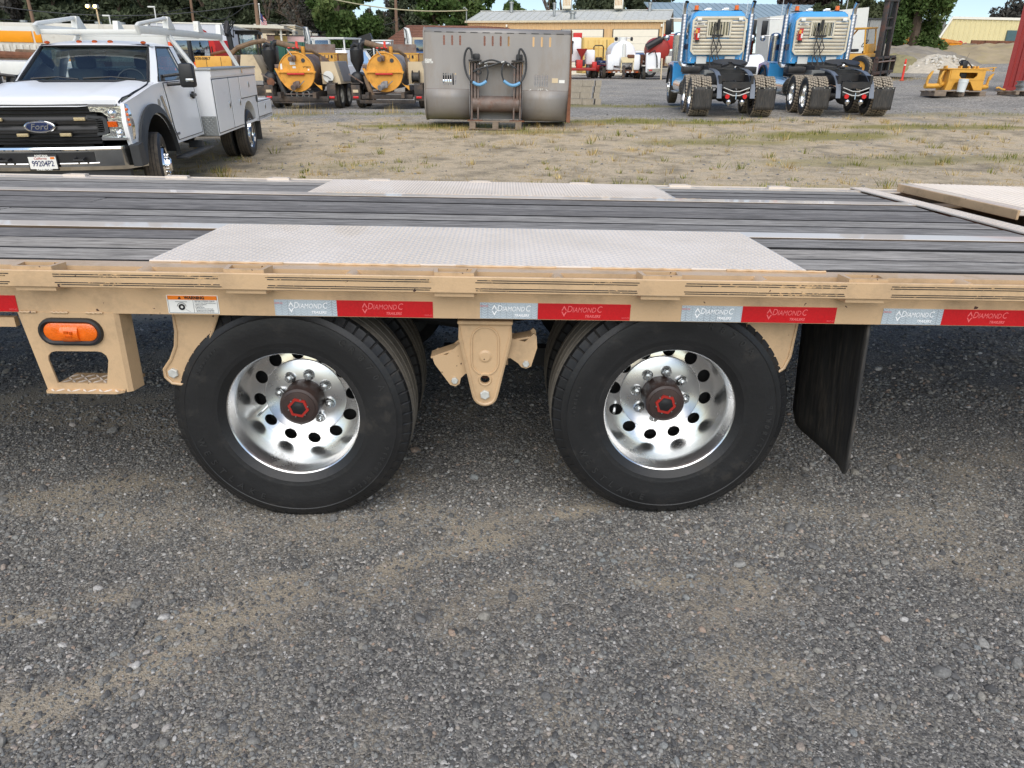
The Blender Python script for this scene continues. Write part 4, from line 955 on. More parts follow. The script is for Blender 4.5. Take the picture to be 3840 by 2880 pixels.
# ------------------------------------------------------------------ white service truck behind the trailer
PKM = slope_frame(-5.824, 13.908, 3.0441, .245, .018, .0486)
pk = thing('service_truck', 'white service body pickup with black grille and overhead ladder rack parked beyond the trailer', 'truck', PKM)
FA = 4.30
for s in (1, -1):
    # front wing, sill, and cab side with wheel arch
    pts = [(2.28, .60), (3.66, .60)] + arc(FA, .43, .60, 164, 16) + [(5.02, .62), (5.10, .80), (5.12, 1.0), (5.06, 1.195), (4.6, 1.275), (4.06, 1.36), (3.72, 1.385), (2.28, 1.385)]
    def yk(z): return .985 - .10 * max(0, (z - .95)) ** 1.3 - .05 * max(0, .75 - z)
    b = B(); b.prism(pts, .90 * s, .985 * s, 'xz')
    for v in b.bm.verts:
        if abs(v.co.y) > .93: v.co.y = s * (yk(v.co.z) - .06 * max(0, v.co.x - 4.75) * 1.6)
    b.obj('front_wing' if False else 'cab_side', M['white'], pk, sharp=25, recalc=True)
    b = B(); b.loft([[(x, s * (y - .05 * max(0, x - 4.75) * 1.3), z) for y in (.93, 1.035)] for x, z in arc(FA, .43, .66, 178, 4, 20)], closed=False)
    ring = [(x, z) for x, z in arc(FA, .43, .615, 176, 8, 18)]; ring2 = [(x, z) for x, z in arc(FA, .43, .72, 172, 12, 18)]
    b2 = B(); b2.prism(ring + ring2[::-1], .975 * s, 1.035 * s, 'xz'); b.bm.free()
    for v in b2.bm.verts:
        if abs(v.co.y) > 1.0:
            d = math.hypot(v.co.x - FA, v.co.z - .43)
            v.co.y = s * (1.035 - (.035 if d > .68 else 0))
    b2.obj('wheel_arch_flare', M['plastic_dk'], pk, sharp=25, recalc=True)
    b = B(); b.loft([[(x, s * .52, z), (x, s * .992, z)] for x, z in arc(FA, .43, .588, 172, 4, 22)], closed=False); b.obj('arch_liner', M['black'], pk)
    # door skin, a few mm proud, with handle and badge
    b = B(); dp = [(2.36, .64), (3.50, .64), (3.62, .80), (3.66, 1.10), (3.66, 1.372), (2.36, 1.372)]
    b.prism(dp, .95 * s, .991 * s, 'xz')
    for v in b.bm.verts:
        if abs(v.co.y) > .97: v.co.y = s * (yk(v.co.z) + .006)
    dr = b.obj('door', M['white'], pk, sharp=25, recalc=True)
    b = B(); b.tube([(x, s * (yk(z) + .0045), z) for x, z in dp], .0065, 5, closed=True); b.obj('door_gap', M['ink'], dr)
    b = B(); b.box((2.52, s * .985, 1.17), (.20, .05, .045), bev=.012); b.box((2.52, s * .985, 1.17), (.06, .03, .10), bev=.01); b.obj('handle', M['black'], dr)
    if s == 1:
        b = B(); b.tube([(3.86, .972, 1.22), (3.78, .98, 1.05), (3.70, .985, .88)], .016, 6); b.obj('side_badge', M['chrome_dull'], pk)
        b = B(); b.box((3.55, .985, .72), (.24, .012, .03)); b.obj('name_badge', M['grey_ink'], pk)
        b = B(); b.cyl((3.98, .955, 1.14), (3.98, .972, 1.14), .05, n=18); b.obj('round_badge', M['galv'], pk)
    # running board
    b = B(); b.box((3.0, s * 1.03, .42), (1.35, .16, .035), bev=.01); b.box((2.5, s * .9, .48), (.06, .2, .1)); b.obj('running_board', M['plastic_dk'], pk)
    # pillars and glass
    b = B(); b.loft([[(3.76, s * .84, 1.375), (3.66, s * .90, 1.375), (3.62, s * .88, 1.375), (3.72, s * .80, 1.375)], [(3.44, s * .775, 1.62), (3.36, s * .83, 1.62), (3.31, s * .81, 1.62), (3.40, s * .75, 1.62)], [(3.15, s * .70, 1.82), (3.06, s * .745, 1.82), (3.01, s * .73, 1.82), (3.11, s * .68, 1.82)]])
    b.obj('windscreen_pillar', M['white'], pk, recalc=True)
    b = B(); b.loft([[(2.52, s * .905, 1.375), (2.28, s * .905, 1.375), (2.28, s * .86, 1.375), (2.52, s * .86, 1.375)], [(2.52, s * .745, 1.81), (2.28, s * .745, 1.81), (2.28, s * .70, 1.81), (2.52, s * .70, 1.81)]]); b.obj('rear_pillar', M['white'], pk, recalc=True)
    b = B(); b.loft([[(3.60, s * .890, 1.38), (2.52, s * .895, 1.38)], [(3.05, s * .738, 1.80), (2.52, s * .738, 1.80)]], cap=False, closed=False); b.obj('door_glass', M['glass'], pk, recalc=True)
    b = B(); b.tube([(3.64, s * .90, 1.385), (3.05, s * .745, 1.81), (2.50, s * .745, 1.81), (2.50, s * .903, 1.385)], .014, 6); b.tube([(3.66, s * .905, 1.385), (2.45, s * .91, 1.385)], .012, 6); b.obj('window_frame', M['black'], pk)
    # towing mirror
    b = B(); b.box((3.50, s * 1.24, 1.46), (.14, .20, .30), bev=.035, taper=(.9, .9)); mi = b.obj('door_mirror', M['black'], pk)
    b = B(); b.tube([(3.50, s * .93, 1.45), (3.52, s * 1.18, 1.48)], .022, 6); b.obj('mirror_arm', M['black'], mi)
    b = B(); b.tube([(3.50, s * .93, 1.34), (3.52, s * 1.18, 1.36)], .022, 6); b.obj('mirror_arm', M['black'], mi)
    b = B(); b.box((3.50, s * .915, 1.39), (.13, .02, .16), bev=.008); b.obj('mirror_base', M['black'], mi)
    b = B(); b.box((3.565, s * 1.28, 1.40), (.03, .10, .045), bev=.008); b.obj('mirror_lamp', M['chrome_dull'], mi)
    b = B(); b.box((3.425, s * 1.24, 1.46), (.006, .17, .25)); b.obj('mirror_glass', M['chrome'], mi)
    # headlamp
    hz = [(.565, 1.182), (.86, 1.175), (.90, 1.165), (.945, .96), (.935, .82), (.64, .805), (.655, .855), (.74, .875), (.745, 1.06), (.70, 1.105), (.575, 1.115)]
    b = B(); b.prism([(s * y, z) for y, z in hz], 5.03, 5.135, 'yz')
    for v in b.bm.verts: v.co.x -= .30 * max(0, abs(v.co.y) - .62) ** 1.2
    hl_ = b.obj('headlamp', M['lamp_glass'], pk, sharp=20, recalc=True)
    b = B(); b.prism([(s * y, z) for y, z in ((.93, 1.20), (.955, 1.17), (.985, .96), (.965, .80), (.93, .80), (.950, .96), (.91, 1.17))], 4.98, 5.06, 'yz'); b.obj('lamp_surround', M['chrome'], hl_, recalc=True)
    for k in range(4):
        b = B(); b.box((5.045 - .012 * k * 0, s * (.936 + .006 * k), 1.13 - .055 * k), (.05, .055 - .006 * k, .030), bev=.006); b.obj('amber_marker', M['amber'], hl_)
    b = B(); b.prism([(s * y, z) for y, z in ((.57, 1.195), (.86, 1.19), (.86, 1.165), (.57, 1.165))], 5.05, 5.142, 'yz'); b.prism([(s * y, z) for y, z in ((.64, .835), (.93, .825), (.93, .80), (.64, .80))], 5.0, 5.13, 'yz'); b.obj('lamp_trim', M['chrome'], hl_)
    b = B(); b.box((5.115, s * .79, .975), (.03, .10, .06)); b.obj('turn_bulb', M['amber_dark'], hl_)
    for pz_, py_, pr2 in ((1.09, .80, .05), (.87, .84, .045)):
        b = B(); b.sphere((5.09, s * py_, pz_), pr2, 12, 8); b.obj('projector', M['lamp_glass'], hl_)
# hood
def hood(u, v):
    y = -.88 + 1.76 * v; a = abs(y); x = 3.80 + u * 1.34
    zc = 1.405 - .05 * u - .115 * u ** 2.2 - .06 * max(0, u - .88) / .12
    z = zc - .03 * (a / .88) ** 4 + .022 * sm(.46, .56, a) * (1 - .5 * u) - .012
    if u > .9: x -= .10 * max(0, a - .35) ** 1.3
    return (x - .05 * a * a * u, y, z - .015 * max(0, a - .8) / .08)
b = B(); b.grid(hood, 18, 28); o = b.obj('hood', M['white'], pk, sharp=50, recalc=True)
b = B(); b.box((4.35, 0, 1.05), (1.3, 1.7, .20)); b.box((4.2, 0, .80), (1.7, 1.0, .5)); b.obj('engine_bay', M['black'], pk, smooth=False)
b = B(); b.grid(lambda u, v: (5.13 - .09 * abs(-.86 + 1.72 * v) ** 1.6, -.86 + 1.72 * v, 1.235 - .05 * u), 2, 20); b.obj('hood_lip', M['white'], pk, recalc=True)
for s in (1, -1):
    b = B(); b.tube([(5.0, s * .86, 1.205), (4.92, s * .885, 1.25), (4.55, s * .89, 1.285), (4.06, s * .89, 1.368), (3.98, s * .885, 1.395)], .009, 6); b.obj('hood_gap', M['black'], pk)
b = B(); b.grid(lambda u, v: (3.66 + .20 * u + .03 * math.cos(3.1 * (v - .5)), -.80 + 1.6 * v, 1.392 + .014 * math.sin(u * 3.1)), 3, 16); b.obj('cowl', M['black'], pk, recalc=True)
for y0, y1 in ((-.62, -.05), (.02, .66)):
    b = B(); b.tube([(3.79, y0, 1.43), (3.70, (y0 + y1) / 2, 1.445), (3.76, y1, 1.42)], .012, 6); b.obj('wiper', M['black'], pk)
# windscreen, roof, rear wall
def ws(u, v):
    y = (-1 + 2 * v); w = .80 - .115 * u; x = 3.74 - .62 * u + .06 * (1 - y * y); return (x, y * w, 1.395 + .425 * u)
b = B(); b.grid(ws, 6, 12); b.obj('windscreen', M['glass'], pk, recalc=True)
b = B(); b.tube([ws(0, v / 12) for v in range(13)] + [ws(u / 6, 1) for u in range(1, 7)] + [ws(1, 1 - v / 12) for v in range(1, 13)] + [ws(1 - u / 6, 0) for u in range(1, 6)], .022, 6, closed=True); b.obj('windscreen_seal', M['black'], pk)
def roof(u, v):
    y = -1 + 2 * v; x = 3.17 - .92 * u + .05 * (1 - y * y) * (1 - u); return (x, y * (.745 - .0 * u), 1.815 + .075 * (1 - abs(y) ** 3.2) * (math.sin(min(1, u * 4 + .12) * 1.57)) )
b = B(); b.grid(roof, 14, 20); b.obj('roof', M['white'], pk, sharp=60, recalc=True)
for y in (-.62, -.20, 0, .20, .62):
    b = B(); b.sphere((3.08 + .05 * (1 - y * y), y, 1.873 - .03 * y * y), .034, 10, 6, (1, 1.1, .6)); b.obj('roof_marker', M['amber_dark'], pk)
b = B(); b.box((2.29, 0, 1.10), (.05, 1.84, .62)); b.box((2.27, 0, 1.76), (.05, 1.45, .14)); b.obj('cab_rear', M['white'], pk)
b = B(); b.box((2.29, 0, 1.55), (.008, 1.45, .30)); b.obj('rear_glass', M['glass_dark'], pk, smooth=False)
b = B(); b.box((3.45, 0, 1.30), (.55, 1.62, .14), bev=.04); b.obj('dashboard', M['interior'], pk)
for s in (1, -1):
    b = B(); b.box((2.62, s * .40, 1.22), (.20, .50, .62), bev=.05, rot=(0, -.15, 0)); b.box((2.85, s * .40, .98), (.5, .5, .16), bev=.05); st_ = b.obj('seat', M['interior_lt'], pk)
    b = B(); b.box((2.58, s * .40, 1.62), (.11, .27, .18), bev=.045); b.obj('headrest', M['interior_lt'], st_)
    for q in (-.06, .06):
        b = B(); b.cyl((2.585, s * .40 + q, 1.46), (2.585, s * .40 + q, 1.58), .008, n=6); b.obj('headrest_post', M['chrome'], st_)
b = B(); b.M = T(3.22, .40, 1.36) @ RZ(R_(90)) @ RX(R_(-25)); b.tube([(.19 * math.cos(R_(20 * i)), 0, .19 * math.sin(R_(20 * i))) for i in range(18)], .014, 6, closed=True); b.box((0, 0, 0), (.34, .02, .05)); b.obj('steering_wheel', M['black'], pk)
b = B(); b.box((3.16, .02, 1.73), (.02, .22, .07), bev=.01); b.obj('rear_view_mirror', M['black'], pk)
b = B(); b.box((2.95, 0, .62), (1.4, 1.75, .04)); b.obj('cab_floor', M['interior'], pk)
# grille
b = B(); b.box((5.045, 0, .985), (.06, 1.24, .46)); gl_ = b.obj('grille', M['black'], pk, smooth=False)
for z, h in ((1.185, .022), (1.138, .020), (1.098, .018), (1.020, .085), (.915, .085), (.838, .020), (.800, .018), (.765, .022)):
    b = B(); b.grid(lambda u, v, z=z, h=h: (5.135 - .08 * abs(-.62 + 1.24 * v) ** 2 - .022 * (2 * u - 1) ** 2, -.62 + 1.24 * v, z - h / 2 + h * u), 4, 16); b.obj('grille_bar', M['black'], gl_, recalc=True)
for s in (1, -1):
    b = B(); b.prism([(s * .52, 1.075), (s * .70, 1.06), (s * .735, 1.03), (s * .735, .89), (s * .70, .86), (s * .60, .85), (s * .60, .88), (s * .69, .90), (s * .69, 1.02), (s * .52, 1.05)], 5.02, 5.125, 'yz'); b.obj('grille_end', M['plastic_dk'], gl_, recalc=True)
    for k in range(8):
        b = B(); b.box((5.10, s * .645, 1.035 - .021 * k), (.05, .08, .009)); b.obj('vent_slat', M['black'], gl_, smooth=False)
for y, z in ((-.45, 1.035), (.45, 1.035), (-.21, .865), (.26, .865)):
    b = B(); b.box((5.145, y, z), (.03, .125, .036), bev=.006); q = b.obj('strobe_lamp', pm('strobe_lens', S(186, 168, 128), .3, var=.35, scale=90) if 'strobe' not in M else M['strobe'], gl_); M['strobe'] = q.data.materials[0]
def oval(a, c, x0, x1, nm, mat, par, n=36):
    b = B(); b.loft([[(x, a * math.cos(2 * math.pi * i / n) * k, .955 + c * math.sin(2 * math.pi * i / n) * k) for i in range(n)] for x, k in ((x0, 1), (x1, 1), (x1 + .006, .93))]); return b.obj(nm, mat, par, recalc=True)
em = oval(.170, .068, 5.13, 5.158, 'emblem_ring', M['chrome'], gl_); oval(.145, .052, 5.155, 5.166, 'emblem', pm('emblem_blue', S(28, 44, 84), .25, var=.1, coat=.5), gl_)
text('lettering', 'Ford', .088, T(5.1735, 0, .955) @ RZ(R_(90)) @ RX(R_(90)), M['chrome'], gl_, ext=.003, shear=.25, bold=.001, sx=1.15)
# bumper
b = B(); secs = []
def bsec(y): 
    a = abs(y); x = 5.27 - .10 * a ** 2.2 - (.25 * max(0, a - .86) / .14 if a > .86 else 0)
    return [(x - .05, y, .745), (x - .005, y, .738), (x + .0, y, .715), (x - .012, y, .700), (x - .010, y, .52), (x - .04, y, .475), (x - .09, y, .47), (x - .10, y, .74)]
b.loft([bsec(-1.0 + 2.0 * i / 28) for i in range(29)]); bp_ = b.obj('front_bumper', pm('chrome_bumper', (.56, .57, .58), .15, 1., var=.12, scale=3), pk, recalc=True)
b = B(); b.loft([[(p[0] + .004, p[1], p[2]) for p in bsec(-1 + 2 * i / 28)[0:4]] for i in range(29)], closed=False, cap=False); b.obj('bumper_strip', M['chrome'], bp_, recalc=True)
b = B(); b.grid(lambda u, v: (5.264 - .10 * abs(-.56 + 1.12 * v) ** 2.2, -.56 + 1.12 * v, .565 + .115 * u), 2, 16); b.obj('bumper_opening', M['black'], bp_, recalc=True)
b = B(); b.tube([(5.266 - .10 * abs(y) ** 2.2, y, .556 + .02 * max(0, abs(y) - .45)) for y in [-.60 + 1.2 * i / 16 for i in range(17)]], .009, 6); b.obj('bumper_lip', M['chrome'], bp_)
for s in (1, -1):
    b = B(); b.tube([(5.26, s * .36, .62), (5.33, s * .36, .60), (5.33, s * .46, .60), (5.26, s * .46, .62)], .014, 6); b.obj('tow_hook', M['black'], bp_)
    b = B(); b.prism([(4.93, .50), (5.12, .50), (5.14, .74), (4.98, .76)], .93 * s, 1.03 * s, 'xz'); b.obj('bumper_end', M['plastic_dk'], bp_, recalc=True)
b = B(); b.loft([[(x - .02, y, .47), (x - .02, y, .34), (x - .1, y, .32), (x - .12, y, .47)] for x, y in [(5.22 - .12 * (i / 8 - 1) ** 2, -.86 + 1.72 * i / 16) for i in range(17)]]); b.obj('air_dam', M['plastic_dk'], pk, recalc=True)
b = B(); b.box((5.285, .0, .575), (.012, .325, .175), bev=.005); np_ = b.obj('number_plate', M['black'], bp_)
b = B(); b.box((5.2925, .0, .573), (.004, .30, .135), bev=.001); b.obj('plate', M['white_lab'], np_)
FP = lambda y, z: T(5.2955, y, z) @ RZ(R_(90)) @ RX(R_(90))
text('lettering', '99204P2', .088, FP(0, .563), pm('plate_blue', S(40, 52, 92), .5), np_, ext=.001, sx=.78, bold=.001)
text('lettering', 'California', .036, FP(-.02, .622), M['red_plate'], np_, ext=.001, shear=.3)
text('lettering', 'FONTANA', .030, FP(0, .651), M['white_lab'], np_, ext=.001, bold=.001)
text('lettering', 'SUNRISE FORD', .026, FP(0, .500), M['white_lab'], np_, ext=.001, bold=.001)
b = B(); b.box((5.295, .115, .626), (.003, .045, .022)); b.obj('plate_sticker', M['orange_lab'], np_)
# wheels
for s in (1, -1):
    wheel(pk, (FA, s * .90, .405), .405, .225, .255, s, steer=.20, rim='chrome', dish=-.03, holes=8, key=None)
    wheel(pk, (0, s * 1.06, .405), .405, .225, .255, s, rim='chrome', dish=.12, holes=8)
    wheel(pk, (0, s * .80, .405), .405, .225, .255, s, rim='axle', dish=.12, holes=0, nuts=False)
b = B(); b.cyl((0, -.9, .405), (0, .9, .405), .06, n=10); b.cyl((FA, -.8, .40), (FA, .8, .40), .05, n=10); b.box((1.2, .42, .62), (7.0, .08, .2)); b.box((1.2, -.42, .62), (7.0, .08, .2)); b.sphere((0, 0, .405), .17); b.obj('chassis', M['black_steel'], pk)
# service body
for s in (1, -1):
    tall = [(-.84, .93), (-.84, 1.50), (2.21, 1.50), (2.21, .565), (.58, .565)] + arc(0, .42, .54, 14, 166, 14)[:-1] + [(-.60, .565), (-1.98, .565), (-1.98, .915), (-.84, .93)][:-1]
    b = B(); b.prism([(x, z) for x, z in tall], s * .74, s * 1.185, 'xz'); b.obj('side_box', M['white'], pk, sharp=25, recalc=True)
    b = B(); b.box((.685, s * .965, 1.512), (3.08, .50, .03), bev=.006); b.obj('box_lid', M['galv'], pk)
    b = B(); b.box((.685, s * 1.19, 1.45), (3.05, .012, .085)); b.obj('lid_flange', M['white'], pk)
    for x0, x1, z0, z1 in ((1.24, 2.18, .60, 1.375), (.53, 1.21, .60, 1.375), (-.80, .50, 1.02, 1.375), (-1.95, -.72, .63, .90)):
        b = B(); b.box(((x0 + x1) / 2, s * 1.186, (z0 + z1) / 2), (x1 - x0 + .004, .012, z1 - z0 + .012)); b.obj('door_gap_plate', M['plastic_dk'], pk, smooth=False)  # dark plate behind the door, put in to draw its shaded gap
        b = B(); b.box(((x0 + x1) / 2, s * 1.191, (z0 + z1) / 2), (x1 - x0 - .022, .016, z1 - z0 - .014), bev=.004); d_ = b.obj('box_door', M['white'], pk)
        lx, lz = ((x0 + .12 if x1 - x0 < .8 else x0 + .12), (z0 + z1) / 2 - .02) if z1 - z0 > .5 else ((x0 + x1) / 2, (z0 + z1) / 2 + .03)
        b = B(); b.box((lx, s * 1.20, lz), (.055, .014, .10), bev=.005); b.obj('latch', M['chrome_dull'], d_)
        b = B(); b.box((lx, s * 1.206, lz), (.022, .012, .055), bev=.004); b.obj('keyhole', M['ink'], d_)
    b = B(); b.box((.25, s * 1.20, 1.47), (.07, .02, .10), bev=.004); b.obj('lid_latch', M['chrome_dull'], pk)
    for x, z in ((.62, .90), (-.70, .96)):
        b = B(); b.cyl((x, s * 1.185, z), (x, s * 1.197, z), .06, n=18); b.obj('filler_cap', M['plastic_dk'], pk)
    b = B(); b.box((-1.985, s * 1.14, .83), (.02, .06, .09), bev=.006); b.obj('tail_lamp', M['red_lens'], pk)
    b = B(); b.prism([(s * .78, .565), (s * 1.18, .565), (s * 1.18, .85), (s * .78, .85)], 2.205, 2.222, 'yz'); tp = b.obj('kick_plate', M['galv'], pk)
    b = B(); b.M = T(2.223, 0, 0) @ RY(R_(90)); lug_field(b, -.84, -.575, s * .98 - .19, s * .98 + .19, 0, p=.06, ln=.045, wd=.014, h=.004); b.obj('tread_lugs', M['galv'], tp, kind='stuff', smooth=False)
    b = B(); b.box((-.75, s * .97, .42), (.02, .44, .40), bev=.004); b.obj('mud_flap', M['black_rub'], pk)
    b = B(); b.box((-.85, s * 1.17, .60), (2.3, .03, .04)); b.obj('body_skirt', M['white'], pk)
b = B(); b.box((.1, 0, .88), (4.1, 1.5, .06)); b.box((2.18, 0, 1.2), (.05, 1.5, .6)); b.obj('load_floor', M['white_matt'], pk)
# ladder rack
for s in (1, -1):
    y = s * .64
    b = B(); b.box((1.15, y, 2.02), (4.25, .06, .10), bev=.012); rl = b.obj('rack_rail', M['white_matt'], pk)
    b = B(); b.tube([(3.25, y, 1.96), (3.30, y, 2.06), (3.22, y, 2.085), (2.05, y, 2.20), (1.95, y, 2.185)], .028, 8); b.obj('rack_guard', M['white_matt'], rl)
    for x in (2.0, .47, -.93):
        b = B(); b.prism([(x - .20, 2.06), (x - .02, 2.225), (x + .07, 2.225), (x + .12, 2.06)], y - .04, y + .04, 'xz'); b.obj('rack_fin', M['white_matt'], rl)
    for x0, y0, z0, x1, z1 in ((-1.0, .75, 1.5, -.92, 1.97), (2.12, .85, 1.5, 2.06, 1.97)):
        b = B(); b.tube([(x0, s * (y0 + .12), z0), (x1, y, z1)], .035, 6); b.obj('rack_leg', M['white_matt'], rl)
for x in (3.2, 2.0, .47, -.93):
    b = B(); b.box((x, 0, 1.99), (.08, 1.26, .06), bev=.01); b.obj('rack_crossbar', M['white_matt'], pk)
b = B(); b.box((2.03, 0, 1.88), (.03, 1.2, .16)); b.obj('rack_panel', M['white_matt'], pk)

# ------------------------------------------------------------------ vacuum trailers
def vac_trailer(Mx, label, var):
    t = thing('vacuum_trailer', label, 'trailer', Mx, 'vacuum excavation trailers in the yard')
    Y = M['yellow']; FD = M['frame_dusty']
    cz, cy, r = 1.06, .02, .545
    b = B(); b.lathe([(r - .03, .02), (r - .03, 2.1), (r * .7, 2.3), (0, 2.35)], 36, M=T(0, cy, cz) @ RZ(R_(-90)) ); b.obj('debris_tank', M['steel_worn'] if var == 1 else M['grey_cover'], t)
    for k, (a0, a1, nm) in enumerate(((2, 178, 'tank_door'), (182, 358, 'tank_door'))):
        b = B(); pl = [(cy + r * math.cos(R_(a0 + (a1 - a0) * i / 24)), cz + r * math.sin(R_(a0 + (a1 - a0) * i / 24))) for i in range(25)]
        b.prism(pl, -.10, .0, 'yz'); dr = b.obj(nm, Y, t, sharp=30)
        rim = [(-.105, y, z) for y, z in pl]; b = B(); b.tube(rim, .018, 6); b.obj('door_rim', Y, dr)
    b = B(); b.box((-.13, cy, cz), (.06, 1.10, .035), bev=.006); b.obj('hinge_bar', Y, t)
    for s in (1, -1):
        b = B(); b.cyl((-.15, cy + s * .55, cz), (-.04, cy + s * .55, cz), .04, n=12); b.obj('hinge', Y, t)
    b = B(); b.cyl((-.16, cy + .28, cz - .05), (-.16, cy - .25, cz - .05), .028, n=10); b.obj('handle', M['red'], t)
    # valves
    vz = M['steel_worn'] if var == 1 else M['grey_cover']
    b = B(); b.cyl((-.10, cy + .04, .72), (-.22, cy + .04, .70), .095, n=20); b.cyl((-.18, cy + .04, .68), (-.34, cy + .04 + .05 * var, .62), .085, n=20); b.box((-.2, cy - .04, .72), (.10, .10, .20), bev=.02); lv = b.obj('lower_valve', vz, t)
    b = B(); b.cyl((-.22, cy - .08, .68), (-.28, cy - .26, .82), .014, n=8); b.obj('valve_lever', M['galv'], lv)
    b = B(); b.cyl((-.10, cy + .06, 1.43), (-.30, cy + .10, 1.42), .07, n=18); b.box((-.16, cy + .02, 1.45), (.12, .11, .16), bev=.02); uv = b.obj('upper_valve', M['steel_worn'], t)
    b = B(); b.cyl((-.17, cy + .05, 1.5), (-.18, cy + .20, 1.70), .016, n=8); b.obj('valve_lever', M['galv'], uv)
    b = B(); b.cyl((-.10, cy - .24, 1.39), (-.112, cy - .24, 1.39), .06, n=18); b.obj('emblem', M['plastic_dk'], t)
    if var == 1:
        for y, z, w, h in ((.10, 1.31, .17, .085), (.06, 1.20, .10, .06), (.46, 1.22, .06, .16), (-.38, 1.13, .05, .05)):
            b = B(); b.box((-.103, cy + y, z), (.006, w, h)); b.obj('decal', M['white_lab'], t)
        text('lettering', 'VT2013', .075, T(-.104, cy - .33, 1.20) @ RZ(R_(-90)) @ RX(R_(90)), M['ink'], t, ext=.001, bold=.001)
    # top pipework and lights
    b = B(); b.cyl((.25, cy - .16, 1.5), (.25, cy - .16, 1.78), .06, n=14); b.box((.1, cy + .10, 1.60), (.3, .26, .10), bev=.01); b.obj('top_port', Y, t)
    b = B(); b.tube([(.3, cy - .10, 1.68), (.5, cy - .35, 1.66), (.8, cy - .50, 1.52), (.7, cy - .58, 1.2), (.6, cy - .6, .85)], .05, 8); b.obj('drain_hose', M['hose'], t)
    b = B(); b.box((.12, cy + .10, 1.72), (.05, .34, .025)); lb = b.obj('light_bar', M['black'], t)
    for y in (.22, .08, -.06):
        b = B(); b.box((.09, cy + y, 1.74), (.05, .07, .035), bev=.008); b.obj('marker_lamp', M['red_lens'], lb)
    b = B(); b.cyl((.25, cy + .02, 1.75), (.25, cy + .02, 1.92), .045, .035, n=12); b.obj('beacon', M['hi_vis'], t)
    # cyclone, silencer
    cyy = .94
    b = B(); b.lathe([(.0, 1.70), (.19, 1.70), (.205, 1.68), (.205, 1.38), (.05, 1.06), (.05, .98)], 24, M=T(.3, cyy, 0) @ RX(R_(90)) @ Matrix.Diagonal((1, 1, -1, 1))); cyc = b.obj('cyclone', M['black'], t, recalc=True)
    for v in cyc.data.vertices: pass
    b = B(); b.cyl((.3, cyy, 1.68), (.3, cyy, 1.76), .15, .12, n=16); b.tube([(.3, cyy + .12, 1.66), (.28, cyy + .12, 1.78), (.28, cyy + .05, 1.84), (.3, cyy - .04, 1.80), (.3, cyy - .05, 1.70)], .07, 10); b.obj('cyclone_head', M['black'], cyc)
    b = B(); b.tube([(.3, cyy - .14, 1.68), (.3, cyy - .14, 1.80), (.3, cyy - .20, 1.88), (.3, cyy - .30, 1.89)], .085, 12); b.obj('elbow', M['black'], cyc)
    b = B(); b.tube([(.3, cyy - .28, 1.89), (.3, .3, 1.80), (.3, .0, 1.74), (.32, -.1, 1.70)], .085, 12); b.obj('suction_hose', M['hose'], t)
    b = B(); b.sphere((.18, .955, .865), .215, 20, 12, (.8, 1, 1)); b.cyl((.2, .955, .865), (.7, .955, .865), .2, n=20); sl = b.obj('silencer', M['black'], t)
    b = B(); b.box((.0, .955, .88), (.02, .5, .035), rot=(R_(32), 0, 0)); b.cyl((-.03, .955, .88), (.02, .955, .88), .03, n=8); b.obj('strap', M['steel_worn'], sl)
    if var == 1:
        b = B(); b.cyl((-.02, .90, .78), (.0, .90, .78), .12, n=20); b.obj('rusty_disc', M['rust'], sl)
    b = B(); b.box((.2, .66, 1.2), (.3, .16, .16), bev=.01); b.obj('filter_box', M['steel_worn'], t)
    b = B(); b.prism([(.72, 1.17), (.56, .80), (.50, .80), (.50, .86), (.64, 1.17)], -.06, .02, 'yz'); b.obj('door_bracket', Y, t); b = B(); b.prism([(-.45, .78), (-.70, .55), (-.70, .68), (-.55, .70)], -.06, .02, 'yz'); b.obj('door_bracket', Y, t)
    b = B(); b.tube([(.05, .66, .95), (.0, .60, .75), (-.02, .50, .45), (.05, .38, .30)], .075, 10); b.obj('black_hose', M['hose'] if var == 2 else M['black_rub'], t)
    # frame, tail, fenders
    if var == 1:
        b = B(); b.box((-.02, 0, .30), (.12, 1.78, .14), bev=.006); b.box((-.0, 0, .20), (.10, 1.7, .05)); b.obj('rear_bumper', FD, t)
        for k in (-1, 0, 1):
            b = B(); b.lathe([(.085, -.02), (.10, -.02), (.10, .5), (.085, .5)], 20, M=T(-.05, .0 + .20 * k, .44) @ RZ(R_(-90)), closed=True); b.obj('nozzle_tube', M['galv'], t)
        b = B(); b.box((-.08, 0, .44), (.03, .88, .03)); b.box((-.04, 0, .58), (.06, .7, .05)); b.obj('tube_rack', M['steel_worn'], t)
    else:
        b = B(); b.box((-.02, 0, .36), (.12, 1.60, .13), bev=.006); b.box((-.04, 0, .22), (.14, 1.74, .10), bev=.006); b.obj('rear_bumper', FD, t)
        b = B(); b.cyl((-.02, .45, .48), (-.02, -.45, .48), .03, n=8); b.obj('pipe_rail', M['steel_worn'], t)
    for s in (1, -1):
        b = B(); b.box((-.02, s * .985, .48 if s > 0 else .57), (.06, .27, .44 if s > 0 else .30), bev=.008); fe = b.obj('fender_end', FD, t)
        b = B(); b.box((1.0, s * .985, .745), (2.0, .28, .03), bev=.004); b.box((.02, s * .985, .33), (.10, .29, .16), bev=.006); b.obj('fender', FD, t)
        b = B(); b.box((-.055, s * .99, .345), (.02, .17, .065), bev=.012); b.obj('tail_lamp', M['red_lens'], fe)
        wheel(t, (.75, s * 1.0, .36), .36, .23, .21, s, rim='white_old', dish=.05, holes=8, key='vt_w%d' % s)
        wheel(t, (1.58, s * 1.0, .36), .36, .23, .21, s, rim='white_old', dish=.05, holes=8, key='vt_w%d' % s)
    b = B(); b.box((-.06, .985, .52), (.012, .17, .085), bev=.004); b.obj('number_plate', M['poly_beige'], t)
